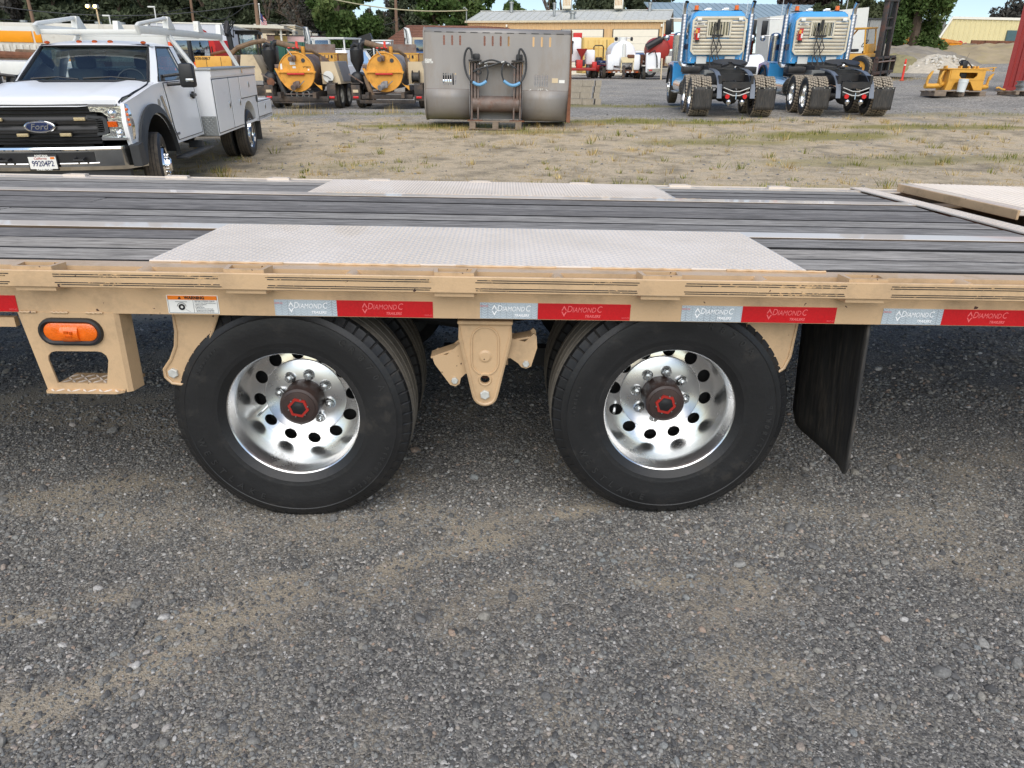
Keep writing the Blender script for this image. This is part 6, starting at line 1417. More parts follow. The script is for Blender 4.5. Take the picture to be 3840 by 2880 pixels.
# ------------------------------------------------------------------ marker post
b = B(); b.lathe([(.10, .0), (.11, .02), (.055, .05), (.05, .10), (.045, .80), (.055, .82), (.035, .86), (.03, .95), (.0, .95)], 14, M=RX(R_(90)) @ Matrix.Diagonal((1, 1, 1, 1)))
o = b.obj('marker_post', M['hi_vis'], recalc=True); tag(o, 'slim orange red plastic delineator post standing right of the forklift', 'post'); o.matrix_world = T(19.1, 36.9, ground_z(19.1, 36.9))
b = B(); b.lathe([(.048, .66), (.048, .72)], 14, M=RX(R_(90))); b.obj('band', M['white_lab'], o)

# ------------------------------------------------------------------ yellow machine attachment on pallet, pail
AX, AY = 15.85, 26.9; AZ = ground_z(AX, AY)
p2 = thing('pallet', 'weathered timber pallet under the yellow machine attachment', 'pallet', T(AX, AY, AZ))
for y in (-.35, 0, .35):
    b = B(); b.box((-.05, y, .165), (1.85, .2, .03), bev=.004); b.obj('deck_board', M['wood'], p2)
for x in (-.72, .02, .76):
    b = B(); b.box((x, 0, .075), (.40 if x < 0 else .2, .9, .15), bev=.005); b.obj('bearer', M['wood'], p2)
at = thing('blade_attachment', 'yellow steel machine attachment with side arms standing on a pallet', 'attachment', T(AX, AY, AZ + .182) @ Matrix.Diagonal((.98, 1, .84, 1)))
b = B(); b.prism([(-.42, .42), (.80, .42), (.80, .80), (-.42, .80)], -.30, -.26, 'xz', holes=[[(-.12, .70), (-.12, .58), (-.03, .48), (.42, .48), (.52, .58), (.52, .70)]]); b.obj('front_plate', Yc, at)
b = B(); b.box((.15, 0, .83), (1.5, .62, .045), bev=.005); b.obj('top_plate', Yc, at)
b = B(); b.prism([(-.52, .02), (-.30, .02), (-.22, .30), (.02, .36), (.32, .36), (.52, .03), (.76, .03), (.80, .42), (-.44, .42)], -.29, -.24, 'xz'); b.obj('skirt_plate', Yc, at)
for x in (-.44, .78):
    b = B(); b.box((x, .05, .42), (.05, .66, .80)); b.obj('side_plate', Yc, at)
b = B(); b.box((.17, .30, .40), (1.2, .05, .7)); b.obj('back_plate', Yc, at)
b = B(); b.tube([(-1.12, -.05, .17), (-.85, -.05, .17), (-.60, -.03, .19), (-.46, 0, .28)], .10, 12); b.tube([(.80, 0, .17), (1.05, 0, .17), (1.14, .02, .20)], .10, 12); b.obj('arm_tube', Yc, at)
for x, hgt in ((-1.08, .72), (1.10, .66)):
    b = B(); b.tube([(x, -.05, .24), (x + .01, -.05, .45)], .045, 8); b.prism([(x - .03, .42), (x + .05, .44), (x + .13, hgt - .03), (x + .14, hgt + .04), (x + .08, hgt), (x - .01, .56)], -.10, -.03, 'xz'); b.obj('claw', Yc, at)
b = B(); b.tube([(-.60, -.12, .22), (-.68, -.12, .45), (-.60, -.12, .72), (-.50, -.10, .78)], .045, 8); b.tube([(-.50, .02, .22), (-.55, .02, .5), (-.48, .02, .74)], .04, 8); b.obj('curved_arm', Yc, at)
for x in (-.50, .02, .30, .50, .62):
    b = B(); b.box((x, .0, .90), (.05, .2, .12), bev=.01); b.obj('lug', Yc, at)
b = B(); b.box((.16, .05, 1.0), (.20, .18, .32), bev=.03); b.box((.12, -.1, .62), (.24, .1, .32), bev=.03); b.tube([(.02, 0, 1.0), (-.05, 0, 1.1), (.02, 0, 1.18), (.14, 0, 1.17), (.26, 0, 1.1), (.42, 0, .95), (.45, 0, .86)], .022, 6); b.obj('hydraulic_motor', M['black'], at)
b = B(); b.tube([(.16, 0, 1.15), (.24, 0, 1.45)], .005, 4); b.obj('aerial', M['ink'], at)
b = B(); b.box((1.0, 0, .90), (.62, .06, .035), rot=(0, -.08, 0)); b.box((1.0, 0, .80), (.55, .05, .03)); b.box((1.24, 0, .84), (.03, .05, .16)); b.obj('link_rod', Yc, at)
b = B(); b.lathe([(.0, 0), (.125, 0), (.150, .30), (.158, .305), (.158, .33), (.152, .335), (.156, .345), (.156, .395), (.160, .40), (.160, .415), (.0, .415)], 24, M=RX(R_(90)))
o = b.obj('pail', M['bucket_white'], recalc=True); tag(o, 'white plastic pail leaning before the yellow attachment on its pallet', 'pail'); o.matrix_world = T(AX - .08, AY - .52, AZ + .14) @ RY(R_(4))

# ------------------------------------------------------------------ red container, steel wheels on a pallet
CX, CY = 18.95, 28.9; CZ = ground_z(CX + .5, CY)
ct = thing('shipping_container', 'tall dark red corrugated steel container cut off by the picture edge', 'container', T(CX, CY, CZ) @ RZ(R_(-41)))
b = B(); cor = []
for k in range(24):
    x = k * .25; cor += [(x, 0), (x + .09, 0), (x + .125, .04), (x + .215, .04)]
cor = cor + [(6.0, .04), (6.0, 2.4), (0, 2.4)]
b.prism(cor, .14, 3.25, 'xy'); b.obj('side_wall', M['corr_red'], ct, sharp=20)
b = B(); b.box((3.0, .0, .07), (6.1, .12, .14)); b.box((3.0, .0, 3.28), (6.1, .12, .10)); b.box((.0, .0, 1.65), (.14, .14, 3.2)); b.obj('corner_frame', M['corr_red'], ct)
p3 = thing('pallet', 'low pallet with spare steel wheels near the red container', 'pallet', T(17.9, 26.4, ground_z(17.9, 26.4)))
for x in (-.45, 0, .45):
    b = B(); b.box((x, 0, .06), (.12, 1.0, .10)); b.obj('bearer', M['wood'], p3)
for y in (-.4, 0, .4):
    b = B(); b.box((0, y, .125), (1.2, .16, .025)); b.obj('deck_board', M['wood'], p3)
for k, (dz, nm) in enumerate(((.0, 'lower spare steel wheel of the pair stacked near the red container'), (.16, 'upper spare steel wheel of the pair stacked near the red container'))):
    b = B(); b.lathe([(.28, 0), (.30, .0), (.30, .02), (.25, .04), (.25, .11), (.30, .135), (.30, .15), (.28, .15), (.24, .10), (.0, .08)], 28, M=RX(R_(90)))
    o = b.obj('spare_hoop', M['galv'], recalc=True); tag(o, nm, 'wheel', 'spare steel wheels on the pallet'); o.matrix_world = T(17.95, 26.35, ground_z(17.9, 26.4) + .14 + dz)
b = B(); b.tube([(0, 0, .0), (.12, 0, .02), (.22, 0, .07), (.30, 0, .05)], .03, 8); o = b.obj('spare_claw', Yc); tag(o, 'loose yellow curved claw lying on the pallet beside the steel wheels', 'machine part'); o.matrix_world = T(17.25, 26.3, ground_z(17.9, 26.4) + .16) @ RZ(3.0)

# ------------------------------------------------------------------ earth mounds and rubble
def mound(name, label, x, y, rx, ry, h, mat, seed):
    b = B(); z0 = min(H(x - rx, y), H(x + rx, y), H(x, y - ry)) - .3
    def f(u, v):
        a = 2 * math.pi * u; r = v; k = (1 - r * r) ** 1.2 if r < 1 else 0
        xx, yy = x + rx * r * math.cos(a), y + ry * r * math.sin(a)
        return (xx, yy, H(xx, yy) - .08 + h * k * (1 + .25 * noise.noise((xx * .8, yy * .8, seed))) + .10 * noise.noise((xx * 2.5, yy * 2.5, seed)) * min(1, 3 * (1 - r)) + .05 * noise.noise((xx * 7, yy * 7, seed)) * min(1, 3 * (1 - r)))
    b.grid(f, 60, 24); o = b.obj(name, mat, kind='structure', sharp=80); return o
dirt = pm('dark_dirt', S(140, 132, 120), .95, var=.25, scale=1.5, world=True, bump=.6, bscale=8, dirt=(S(160, 146, 112), .3, .8))
mound('dirt_mound', '', 24.2, 48.5, 5.5, 4.5, 1.15, dirt, 1); mound('dirt_mound', '', 31.0, 50.5, 8.5, 5.0, .75, pm('tan_dirt', S(162, 146, 118), .95, var=.2, scale=1., world=True, bump=.5, bscale=9, dirt=(S(176, 160, 112), .3, .7)), 2)
mound('rubble_mound', '', 24.3, 43.6, 2.6, 2.0, .85, pm('pale_rubble', S(190, 180, 162), .95, var=.2, scale=5., world=True, bump=.9, bscale=20), 3)
mound('dirt_mound', '', 22.4, 44.6, 2.4, 2.0, .95, pm('olive_dirt', S(136, 128, 94), .95, var=.25, scale=2., world=True, bump=.8, bscale=12), 4)
rs = random.Random(9); b = B()
for k in range(90):
    a = rs.random() * 6.28; r = rs.random() ** .6; x = 24.4 + 1.9 * r * math.cos(a); y = 43.2 + 1.3 * r * math.sin(a)
    m = T(x, y, H(x, y) + .75 * (1 - r * r)) @ Euler((rs.random() * 3, rs.random() * 3, rs.random() * 3)).to_matrix().to_4x4(); s = rs.uniform(.06, .17)
    b.box((0, 0, 0), (s * 1.6, s * 1.1, s * .8), bev=s * .2, M=m)
o = b.obj('rubble', pm('broken_concrete', S(206, 200, 188), .95, var=.12, bump=.4, bscale=30), kind='stuff'); o['label'] = 'pale broken concrete rubble tipped on the mound'
ob = thing('skip', 'orange bins with lumpy orange load on the dirt bank', 'bin', T(29.6, 55.0, H(29.6, 55) + .15))
for x in (-1.3, 1.2):
    b = B(); b.box((x, 0, .28), (2.0, 1.0, .6), taper=(1.1, 1.1)); b.obj('bin', M['orange_box'], ob)
b = B(); b.grid(lambda u, v: (-2.5 + 4.9 * u, -.6 + 1.2 * v, .58 + .45 * math.sin(3.14 * v) * (.75 + .4 * noise.noise((u * 9, v * 3, 1))) * math.sin(3.14 * min(1, max(0, u * 1.02))) ** .3), 40, 10); b.obj('load', M['orange'] if False else pm('orange_load', S(214, 140, 60), .8, var=.25, scale=4), ob)
lm = thing('lumber_pile', 'loose stack of weathered timbers left of the cream shed', 'timber', T(32.2, 54.8, H(32.2, 54.8)))
for k in range(9):
    b = B(); b.box((rs.uniform(-.6, .6), rs.uniform(-.4, .4), .10 + .11 * (k // 2)), (2.6, .14, .09), rot=(0, 0, rs.uniform(-.15, .15))); b.obj('timber', M['wood'], lm)

# ------------------------------------------------------------------ sheds on the right
def ribbed(b, P, uvec, vvec, w, h, pitch=.3, d=.035, topfn=None):
    """wall of standing ribs"""
    n = int(w / pitch); U = Vector(uvec).normalized(); V = Vector(vvec).normalized(); N_ = U.cross(V)
    if N_.y > 0: N_ = -N_
    P = Vector(P); cols = []
    for k in range(n + 1):
        for du, dn in ((0, 0), (pitch * .55, 0), (pitch * .68, d), (pitch * .87, d)):
            u = k * pitch + du
            if u > w: continue
            hh = topfn(u) if topfn else h; q = P + U * u + N_ * dn; cols.append((q, q + V * hh))
    vs = [(b.bm.verts.new(b.M @ a), b.bm.verts.new(b.M @ c)) for a, c in cols]
    for i in range(len(vs) - 1): b.bm.faces.new((vs[i][0], vs[i + 1][0], vs[i + 1][1], vs[i][1]))
cream = pm('cream_steel_sheet', S(226, 212, 160), .5, var=.05, scale=1, dirt=(S(206, 190, 150), .15, 1.))
trimw = pm('white_trim', S(238, 234, 220), .5, var=.03)
sh = thing('cream_shed', 'cream ribbed steel shed with white trim and teal door at far right', 'building', T(35.0, 64.0, 5.2))
b = B(); ribbed(b, (0, 0, 0), (1, 0, 0), (0, 0, 1), 16, 2.75, .42, .05, topfn=lambda u: min(2.75, .35 + u * 2.1)); b.obj('ribbed_wall', cream, sh, sharp=20)
b = B(); b.box((8.6, -.06, 2.80), (14.9, .12, .18)); b.obj('roof_trim', trimw, sh)
b = B(); b.tube([(-.05, -.08, .3), (1.18, -.08, 2.8)], .085, 6); b.obj('rake_trim', trimw, sh)
b = B(); b.box((9, 4.3, 2.4), (15, 8, .1)); b.box((15.9, 4, 1.3), (.1, 8, 2.6)); b.obj('roof', cream, sh)
b = B(); b.box((6.45, -.08, 1.1), (1.1, .08, 1.75)); dd = b.obj('door', pm('teal_door', S(74, 100, 104), .5, var=.08), sh)
b = B(); b.box((6.75, -.13, .75), (.4, .03, .5)); b.obj('door_notice', M['white_lab'], dd)
gs_ = thing('grey_shed', 'grey sheet steel shed with dark roof edge beside the cream shed', 'building', T(29.8, 64.6, 5.2))
gsm = pm('grey_steel_sheet', S(150, 150, 146), .55, var=.06, scale=1.)
b = B(); ribbed(b, (0, 0, 0), (1, 0, 0), (0, 0, 1), 6.3, 2.62, .30, .02); b.obj('wall', gsm, gs_, sharp=20)
b = B(); b.box((3.1, 3, 2.66), (6.6, 6.2, .10)); b.obj('roof', M['plastic_dk'], gs_)
b = B(); b.box((0.0, 3, 1.3), (.1, 6, 2.6)); b.obj('side_wall', gsm, gs_)
bn = thing('timber_bay', 'rusty brown steel bay wall in front of the cream shed', 'retaining wall', T(36.6, 61.4, H(38, 61.4)))
for k in range(4):
    b = B(); b.box((.55 + 1.1 * k, 0, .28), (1.06, .12, .62)); b.obj('panel', M['rust'], bn)
b = B(); b.cyl((-.8, 0, .3), (-.8, .1, .3), .3, n=16); b.tube([(-.75, 0, .3), (-.3, 0, .45), (-.15, 0, .1)], .04, 6); o = b.obj('red_roller', M['red']); tag(o, 'small red wheeled tool left of the rusty bay wall', 'tool'); o.matrix_world = T(36.3, 61.0, H(36, 61))

# ------------------------------------------------------------------ tan metal building
ang = math.atan2(67.0 - 71.4, 13.6 + 3.3); BL = math.hypot(16.9, 4.4)
tb = thing('metal_building', 'long tan ribbed steel workshop with pale roof and two cream doors', 'building', T(-3.3, 71.4, 3.1) @ RZ(ang))
tanw = pm('tan_steel_wall', S(220, 182, 132), .55, var=.05, scale=.8, dirt=(S(200, 168, 124), .15, 1.))
EH = 4.55
b = B(); ribbed(b, (0, 0, 0), (1, 0, 0), (0, 0, 1), BL, EH, .35, .04); b.obj('front_wall', tanw, tb, sharp=20)
b = B(); b.box((0, 5, EH / 2), (.1, 10, EH)); b.box((BL, 5, EH / 2), (.1, 10, EH)); b.box((BL / 2, 10, EH / 2), (BL, .1, EH)); b.obj('end_walls', tanw, tb)
roofm = pm('pale_weathered_roof', S(206, 206, 198), .5, var=.05, scale=1.5, dirt=(S(160, 162, 158), .35, 3.))
b = B(); np_ = 16
b.box((BL / 2, 2.55, EH + .62), (BL + .6, 5.6, .05), rot=(R_(14.5), 0, 0)); b.box((BL / 2, 7.6, EH + .62), (BL + .6, 5.6, .05), rot=(R_(-14.5), 0, 0)); rf = b.obj('roof', roofm, tb)
src = None
for k in range(28):
    x = -.2 + k * (BL + .4) / 27
    if src is None:
        b = B(); b.box((0, 0, 0), (.05, 5.6, .05)); src = b.obj('roof_rib', roofm, rf); src.matrix_local = T(x, 2.55, EH + .66) @ RX(R_(14.5))
    else: inst('roof_rib', src, rf, T(x, 2.55, EH + .66) @ RX(R_(14.5)))
b = B(); b.box((BL / 2, -.16, EH - .06), (BL + .5, .14, .16)); b.obj('gutter', pm('cream_gutter', S(214, 200, 170), .5), tb)
b = B(); b.box((BL / 2, -.07, EH - .22), (BL, .06, .14)); b.obj('shadow_band', M['plastic_dk'], tb) if False else b.bm.free()
creamd = pm('cream_door', S(240, 232, 212), .5, var=.03)
for x0, x1, z1 in ((8.6, 12.2, 3.85), (13.1, 16.9, 3.85)):
    b = B(); b.box(((x0 + x1) / 2, -.05, z1 / 2), (x1 - x0 + .16, .06, z1 + .08)); fr = b.obj('door_frame', M['plastic_dk'], tb)
    for k in range(7):
        b = B(); b.box(((x0 + x1) / 2, -.10, .28 + k * z1 / 7), (x1 - x0, .05, z1 / 7 - .012)); b.obj('door_panel', creamd, fr)
for x in (3.6, 17.15):
    b = B(); b.box((x, -.14, EH - .4), (.16, .12, .22), bev=.03); b.obj('wall_lamp', creamd, tb)
b = B(); b.cyl((17.3, -.12, 0), (17.3, -.12, EH - .1), .06, n=8); b.obj('downpipe', creamd, tb)
for x, y, hh, w, nm in ((8.2, 4.2, 1.0, .75, 'louvred_vent'), (12.9, 4.4, 1.0, .75, 'louvred_vent')):
    b = B(); b.box((x, y, EH + 1.35 + hh / 2), (w, w, hh), bev=.03); v = b.obj(nm, creamd, rf)
    for k in range(5):
        b = B(); b.box((x - .26 + .13 * k, y - w / 2 - .01, EH + 1.4 + hh / 2), (.05, .03, .6)); b.obj('louvre', pm('tan_louvre', S(190, 150, 100), .6) if 'louv' not in M else M['louv'], v); M['louv'] = bpy.data.objects['louvre'].data.materials[0]
for x, y, z, hh, r in ((2.9, 4.3, EH + 1.1, .75, .16), (7.4, 2.2, EH + .6, .9, .12), (9.3, 1.0, EH + .2, .45, .22), (15.7, 4.5, EH + 1.1, .6, .14)):
    b = B(); b.cyl((x, y, z), (x, y, z + hh), r, n=12); b.cyl((x, y, z + hh), (x, y, z + hh + .15), r * 1.4, n=12); b.obj('roof_flue', M['galv'], rf)
b = B(); b.tube([(-.1, -.2, EH - .1), (-.1, -.2, EH + .95), (-.3, -.2, EH + 1.1), (-.4, -.2, EH + 1.0)], .05, 6); b.obj('service_mast', M['galv'], tb)

# ------------------------------------------------------------------ brown roofed house
hs_ = thing('house', 'low house with brown shingle roof behind the vacuum trailers', 'house', T(-10.3, 68.0, 2.9) @ RZ(R_(-6)))
b = B(); b.box((5, 4, 1.2), (9.4, 7, 2.5)); b.obj('wall', pm('beige_render', S(214, 190, 150), .8, var=.05), hs_)
shm = pm('brown_shingle', S(150, 104, 84), .9, var=.22, scale=7, dirt=(S(110, 80, 66), .35, 9.))
rows = 13
for r_ in range(rows):
    f0, f1 = r_ / rows, (r_ + 1) / rows
    b = B(); x0a, x0b = -.4 + 1.5 * f0, 10.4; b.loft([[(x0a, -.5 + 4.4 * f0, 2.45 + 1.95 * f0), (x0b, -.5 + 4.4 * f0, 2.45 + 1.95 * f0)], [(x0a + 1.5 / rows, -.5 + 4.4 * f1, 2.42 + 1.95 * f1), (x0b, -.5 + 4.4 * f1, 2.42 + 1.95 * f1)]], closed=False)
    o = b.obj('shingle_course', shm, hs_); o.modifiers.new('t', 'SOLIDIFY').thickness = .03
b = B(); b.poly([(1.1, 3.9, 4.38), (10.4, 3.9, 4.38), (10.4, 8.3, 2.4), (-.4, 8.3, 2.4)]); b.poly([(-.4, -.5, 2.43), (1.1, 3.9, 4.38), (-.4, 8.3, 2.4)]); b.obj('roof_back', shm, hs_)
b = B(); b.box((5, -.52, 2.36), (10.8, .06, .16)); b.obj('fascia', creamd, hs_)
for x in (2.5, 6.5):
    b = B(); b.box((x, .46, 1.4), (1.3, .06, 1.1)); w_ = b.obj('window', M['glass_dark'], hs_, smooth=False)
    b = B(); b.box((x, .42, 1.98), (1.46, .08, .08)); b.box((x, .42, .82), (1.46, .08, .08)); b.box((x - .69, .42, 1.4), (.08, .08, 1.1)); b.box((x + .69, .42, 1.4), (.08, .08, 1.1)); b.obj('frame', creamd, w_)
b = B(); b.cyl((7.9, 1.5, 3.2), (7.9, 1.5, 4.0), .1, n=10); b.obj('flue', M['galv'], hs_)

# ------------------------------------------------------------------ open red-framed shed with blue-grey roof
os_ = thing('open_shed', 'open sided shed with blue grey roof on red steel columns', 'building', T(15.6, 79, 4.2) @ RZ(R_(-2)))
bgm = pm('blue_grey_roof', S(150, 168, 176), .45, var=.05, scale=1., dirt=(S(130, 144, 150), .2, 1.2))
b = B(); b.box((9, 5.2, 6.0), (19, 10.6, .08), rot=(R_(14), 0, 0)); rf = b.obj('roof', bgm, os_)
src = None
for k in range(30):
    x = -.4 + k * .645
    if src is None: b = B(); b.box((0, 0, 0), (.05, 10.6, .05)); src = b.obj('roof_rib', bgm, rf); src.matrix_local = T(x, 5.2, 6.06) @ RX(R_(14))
    else: inst('roof_rib', src, rf, T(x, 5.2, 6.06) @ RX(R_(14)))
for x in (0, 6, 12, 18):
    for y in (.2, 10):
        b = B(); b.box((x, y, 2.3 + .12 * y), (.28, .28, 4.6 + .24 * y)); b.obj('column', M['red_dark'], os_)
    b = B(); b.box((x, 5.2, 5.85), (.22, 10.6, .25), rot=(R_(14), 0, 0)); b.obj('rafter', M['red_dark'], os_)
b = B(); b.box((9, -.1, 4.62), (19, .12, .35)); b.obj('eave_beam', pm('pale_beam', S(200, 190, 170), .6), os_)

# ------------------------------------------------------------------ white site office with red notice
of = thing('site_office', 'white box trailer with red and white notice between the blue trucks', 'trailer', slope_frame(16.0, 49.5, R_(90)))
b = B(); b.box((2.9, -1.2, 1.85), (5.8, 2.4, 2.6)); b.obj('box_body', M['white_matt'], of)
b = B(); b.box((.42, .02, 2.0), (.55, .02, 1.1)); ns = b.obj('notice', M['red_plate'], of)
b = B(); b.cyl((.42, .03, 2.05), (.42, .05, 2.05), .2, n=18); b.box((.42, .04, 1.7), (.34, .02, .16)); b.obj('notice_panel', M['white_lab'], ns)
b = B(); b.box((1.5, .02, 2.1), (.5, .03, 1.0)); b.obj('door', M['white_old'], of)
for s in (0, -2.4): wheel(of, (3.6, s - .2, .38), .38, .25, .2, 1, rim='white_old', key='of_w')
b = B(); b.box((2.9, -1.2, .48), (5.8, 2.2, .14)); b.obj('chassis', M['rust'], of)
# left buildings
wb = thing('white_workshop', 'long low white flat roofed building behind the service truck', 'building', T(-42, 57.5, 2.6))
b = B(); b.box((7.5, 4, 1.35), (15, 8, 2.7)); b.obj('wall', M['white_old'], wb)
b = B(); b.box((7.5, 4, 2.78), (15.3, 8.3, .14)); b.obj('roof_edge', M['galv'], wb)
for x in (6.9, 9.4, 12.3, 14.0):
    b = B(); b.cyl((x, .8, 2.85), (x, .8, 3.2), .14, n=10); b.cyl((x, .8, 3.2), (x, .8, 3.34), .24, n=10); b.obj('roof_vent', M['galv'], wb)
wb2 = thing('white_container', 'white flat sided cargo box building behind the ladder rack', 'building', T(-25.8, 58.2, 2.7))
b = B(); b.box((2.6, 3, 1.62), (5.4, 6, 3.25)); b.obj('wall', pm('pale_grey_wall', S(206, 208, 214), .6, var=.03), wb2)
b = B(); b.box((2.6, 3, 3.28), (5.5, 6.1, .08)); b.obj('roof_edge', trimw, wb2)
cp = thing('carport', 'open carport with pale beam and slim posts before dark trees', 'carport', T(-23.6, 66.9, 2.95) @ RZ(R_(4)))
b = B(); b.box((2.4, 2.5, 3.55), (5.2, 6, .22)); b.obj('roof', pm('pale_carport', S(210, 204, 186), .6, var=.05), cp)
for x in (.1, 1.2, 2.3, 3.4, 4.6):
    b = B(); b.box((x, .1 if x in (.1, 2.3, 4.6) else 4.5, 1.75), (.14, .14, 3.5)); b.obj('post', trimw, cp)
cb_ = thing('cream_building', 'windowless cream block building behind the flag pole', 'building', T(-24.6, 78.4, 3.3))
b = B(); b.box((1.9, 4, 2.1), (4.0, 8, 4.25)); b.obj('wall', pm('cream_render', S(220, 202, 170), .8, var=.04), cb_)
b = B(); b.box((1.9, 4, 4.28), (4.1, 8.1, .10)); b.obj('roof_edge', M['white_old'], cb_)
pkb = thing('pink_building', 'low pink flat roofed building with yellow patch and roof vents', 'building', T(-20.6, 69.2, 3.0))
b = B(); b.box((2.6, 3, 1.5), (5.6, 6, 3.02)); b.obj('wall', pm('pink_render', S(220, 186, 182), .8, var=.05), pkb)
b = B(); b.box((1.0, -.02, 2.4), (1.1, .04, 1.2)); b.obj('yellow_patch', pm('yellow_patch', S(222, 190, 120), .8), pkb)
b = B(); b.box((2.6, 3, 3.04), (5.7, 6.1, .07)); b.obj('roof_edge', M['plastic_dk'], pkb)
for x in (.5, 1.45, 2.0, 3.0, 3.4):
    b = B(); b.cyl((x, .6, 3.06), (x, .6, 3.35), .16, n=10); b.sphere((x, .6, 3.4), .2, 10, 6, (1, 1, .6)); b.obj('roof_vent', M['white_old'], pkb)
b = B(); b.box((3.9, .6, 3.18), (.5, .4, .2)); b.obj('air_unit', M['white_old'], pkb)

# ------------------------------------------------------------------ machines behind the vacuum trailers, left to right
def block(t, nm, c, d, m, bev=.03, **k):
    b = B(); b.box(c, d, bev=bev, **k); return b.obj(nm, M[m] if isinstance(m, str) else m, t)
def simple_wheel(t, x, y, r, w, s):
    return wheel(t, (x, y, r), r, w, r * .58, s, rim='galv', dish=.04, holes=0, nuts=False, key='sw%d_%d_%d' % (int(r * 100), int(w * 100), s))
# small vacuum unit with generator box seen over the service body
t = thing('vacuum_skid', 'yellow engine box with beige water tank seen above the service truck body', 'machine', slope_frame(-9.2, 25.2, R_(90)))
e_ = block(t, 'engine_box', (.05, .0, 1.15), (1.15, 1.0, .72), 'yellow_clean')
for x in (-.16, .30):
    b = B(); b.box((x, -.505, 1.15), (.008, .012, .66)); b.obj('panel_joint', M['ink'], e_, smooth=False)
text('lettering', 'VX30-500LT', .10, T(-.28, -.508, 1.44) @ RX(R_(90)), M['ink'], e_, ext=.001, bold=.002)
block(t, 'brown_side', (.70, .0, 1.17), (.22, .95, .74), 'steel_worn')
b = B(); b.loft([[(x0, -.5, z) , (x0, .4, z)][::1] + [(x1, .4, z), (x1, -.5, z)] for x0, x1, z in ((.85, 1.55, .8), (.85, 1.52, 1.1), (.95, 1.32, 1.55))]); b.obj('water_tank', M['poly_beige'], t, recalc=True)
b = B(); b.tube([(.45, 0, 1.55), (.7, 0, 1.75), (1.2, 0, 1.90), (1.6, 0, 1.96), (1.75, 0, 1.85)], .07, 8); b.obj('suction_hose', M['hose'], t)
b = B(); b.tube([(-.2, .1, 1.56), (.3, .1, 1.66), (.55, .1, 1.62)], .05, 8); b.obj('brown_pipe', M['rust'], t)
block(t, 'black_filter', (1.72, .2, 1.45), (.35, .4, .7), 'black')
block(t, 'skid_frame', (.4, 0, .5), (2.4, 1.0, .3), 'frame_dusty')
for s in (1, -1):
    simple_wheel(t, .2, s * .8, .36, .22, s)
# orange tracked machine
t = thing('tracked_loader', 'orange tracked machine with dark cab behind the service truck cab', 'machine', slope_frame(-12.4, 30.6, R_(110)))
block(t, 'engine_cover', (-.55, 0, 1.55), (.8, 1.1, .85), 'orange', .08); block(t, 'main_frame', (.1, 0, .85), (2.0, 1.2, .5), 'orange', .05)
c_ = block(t, 'cab', (.35, 0, 1.62), (.85, 1.1, 1.25), 'black', .08)
for s in (1, -1): block(c_, 'cab_window', (.35, s * .555, 1.72), (.62, .02, .75), 'glass_dark', .02)
block(c_, 'front_window', (.785, 0, 1.7), (.02, .9, .8), 'glass_dark', .02)
b = B(); b.prism([(.7, .7), (1.5, .75), (1.75, .95), (1.3, 1.1), (.8, 1.3)], -.5, .5, 'xz'); b.obj('front_arm', M['orange'], t)
for s in (1, -1):
    b = B(); b.prism([(-1.0, .3), (-.8, .05), (1.0, .05), (1.25, .3), (1.0, .58), (-.8, .58)], s * .6, s * .95, 'xz'); b.obj('track', M['black_rub'], t)
# red chipper
t = thing('wood_chipper', 'bright red slotted machine hood behind the yellow engine box', 'machine', slope_frame(-13.1, 35.5, R_(20)))
b = B(); b.prism([(-.5, 1.3), (.5, 1.3), (.55, 1.95), (.4, 2.1), (-.45, 2.1), (-.55, 1.9)], -.5, .6, 'yz', M=RZ(0)); b.obj('hood', M['red'], t)
for k in range(7):
    b = B(); b.box((-.51, -.36 + .12 * k, 1.6), (.02, .045, .5)); b.obj('slot', M['ink'], t, smooth=False)
b = B(); b.tube([(.1, .1, 2.05), (.0, .35, 2.4), (-.2, .55, 2.55)], .10, 8); b.obj('chute', M['red_dark'], t)
block(t, 'engine', (0, .1, .95), (1.2, .9, .6), 'black'); block(t, 'lamp_box', (-.55, .75, .95), (.15, .2, .3), 'red')
for s in (1, -1): simple_wheel(t, .2, s * .75, .36, .22, s)
# dark compact excavator
t = thing('compact_excavator', 'dark grey excavator cab with black folded boom left of the vacuum trailers', 'excavator', slope_frame(-11.0, 34.3, R_(170)))
block(t, 'body', (0, 0, 1.05), (1.6, 1.2, .7), 'plastic_dk', .06)
for y in (-.36, .36):
    for x in (-.45, .5): block(t, 'cab_post', (x, y, 1.85), (.07, .07, 1.0), 'black_steel', .01)
block(t, 'cab_roof', (0, 0, 2.38), (1.3, .95, .10), 'black_steel', .02); block(t, 'front_window', (.52, 0, 1.85), (.02, .66, .9), 'glass', .01); block(t, 'roof_visor', (.55, 0, 2.46), (.5, 1.0, .05), 'black', .01)
b = B(); b.tube([(.7, -.65, 1.2), (.9, -.68, 2.2), (.8, -.72, 2.75), (1.1, -.75, 2.3)], .11, 8); b.obj('boom', M['black_steel'], t)
rg = random.Random(3)
for k in range(7):
    b = B(); b.tube([(.8 + rg.uniform(-.1, .2), -.65 + rg.uniform(-.2, .2), 2.2), (.85 + rg.uniform(-.3, .3), -.7 + rg.uniform(-.3, .3), 2.8 + rg.uniform(-.1, .15)), (.9 + rg.uniform(-.2, .3), -.75 + rg.uniform(-.2, .2), 2.35)], .022, 5); b.obj('hydraulic_hose', M['ink'], t)
for s in (1, -1): block(t, 'track', (0, s * .6, .32), (1.9, .35, .6), 'black_rub', .15)
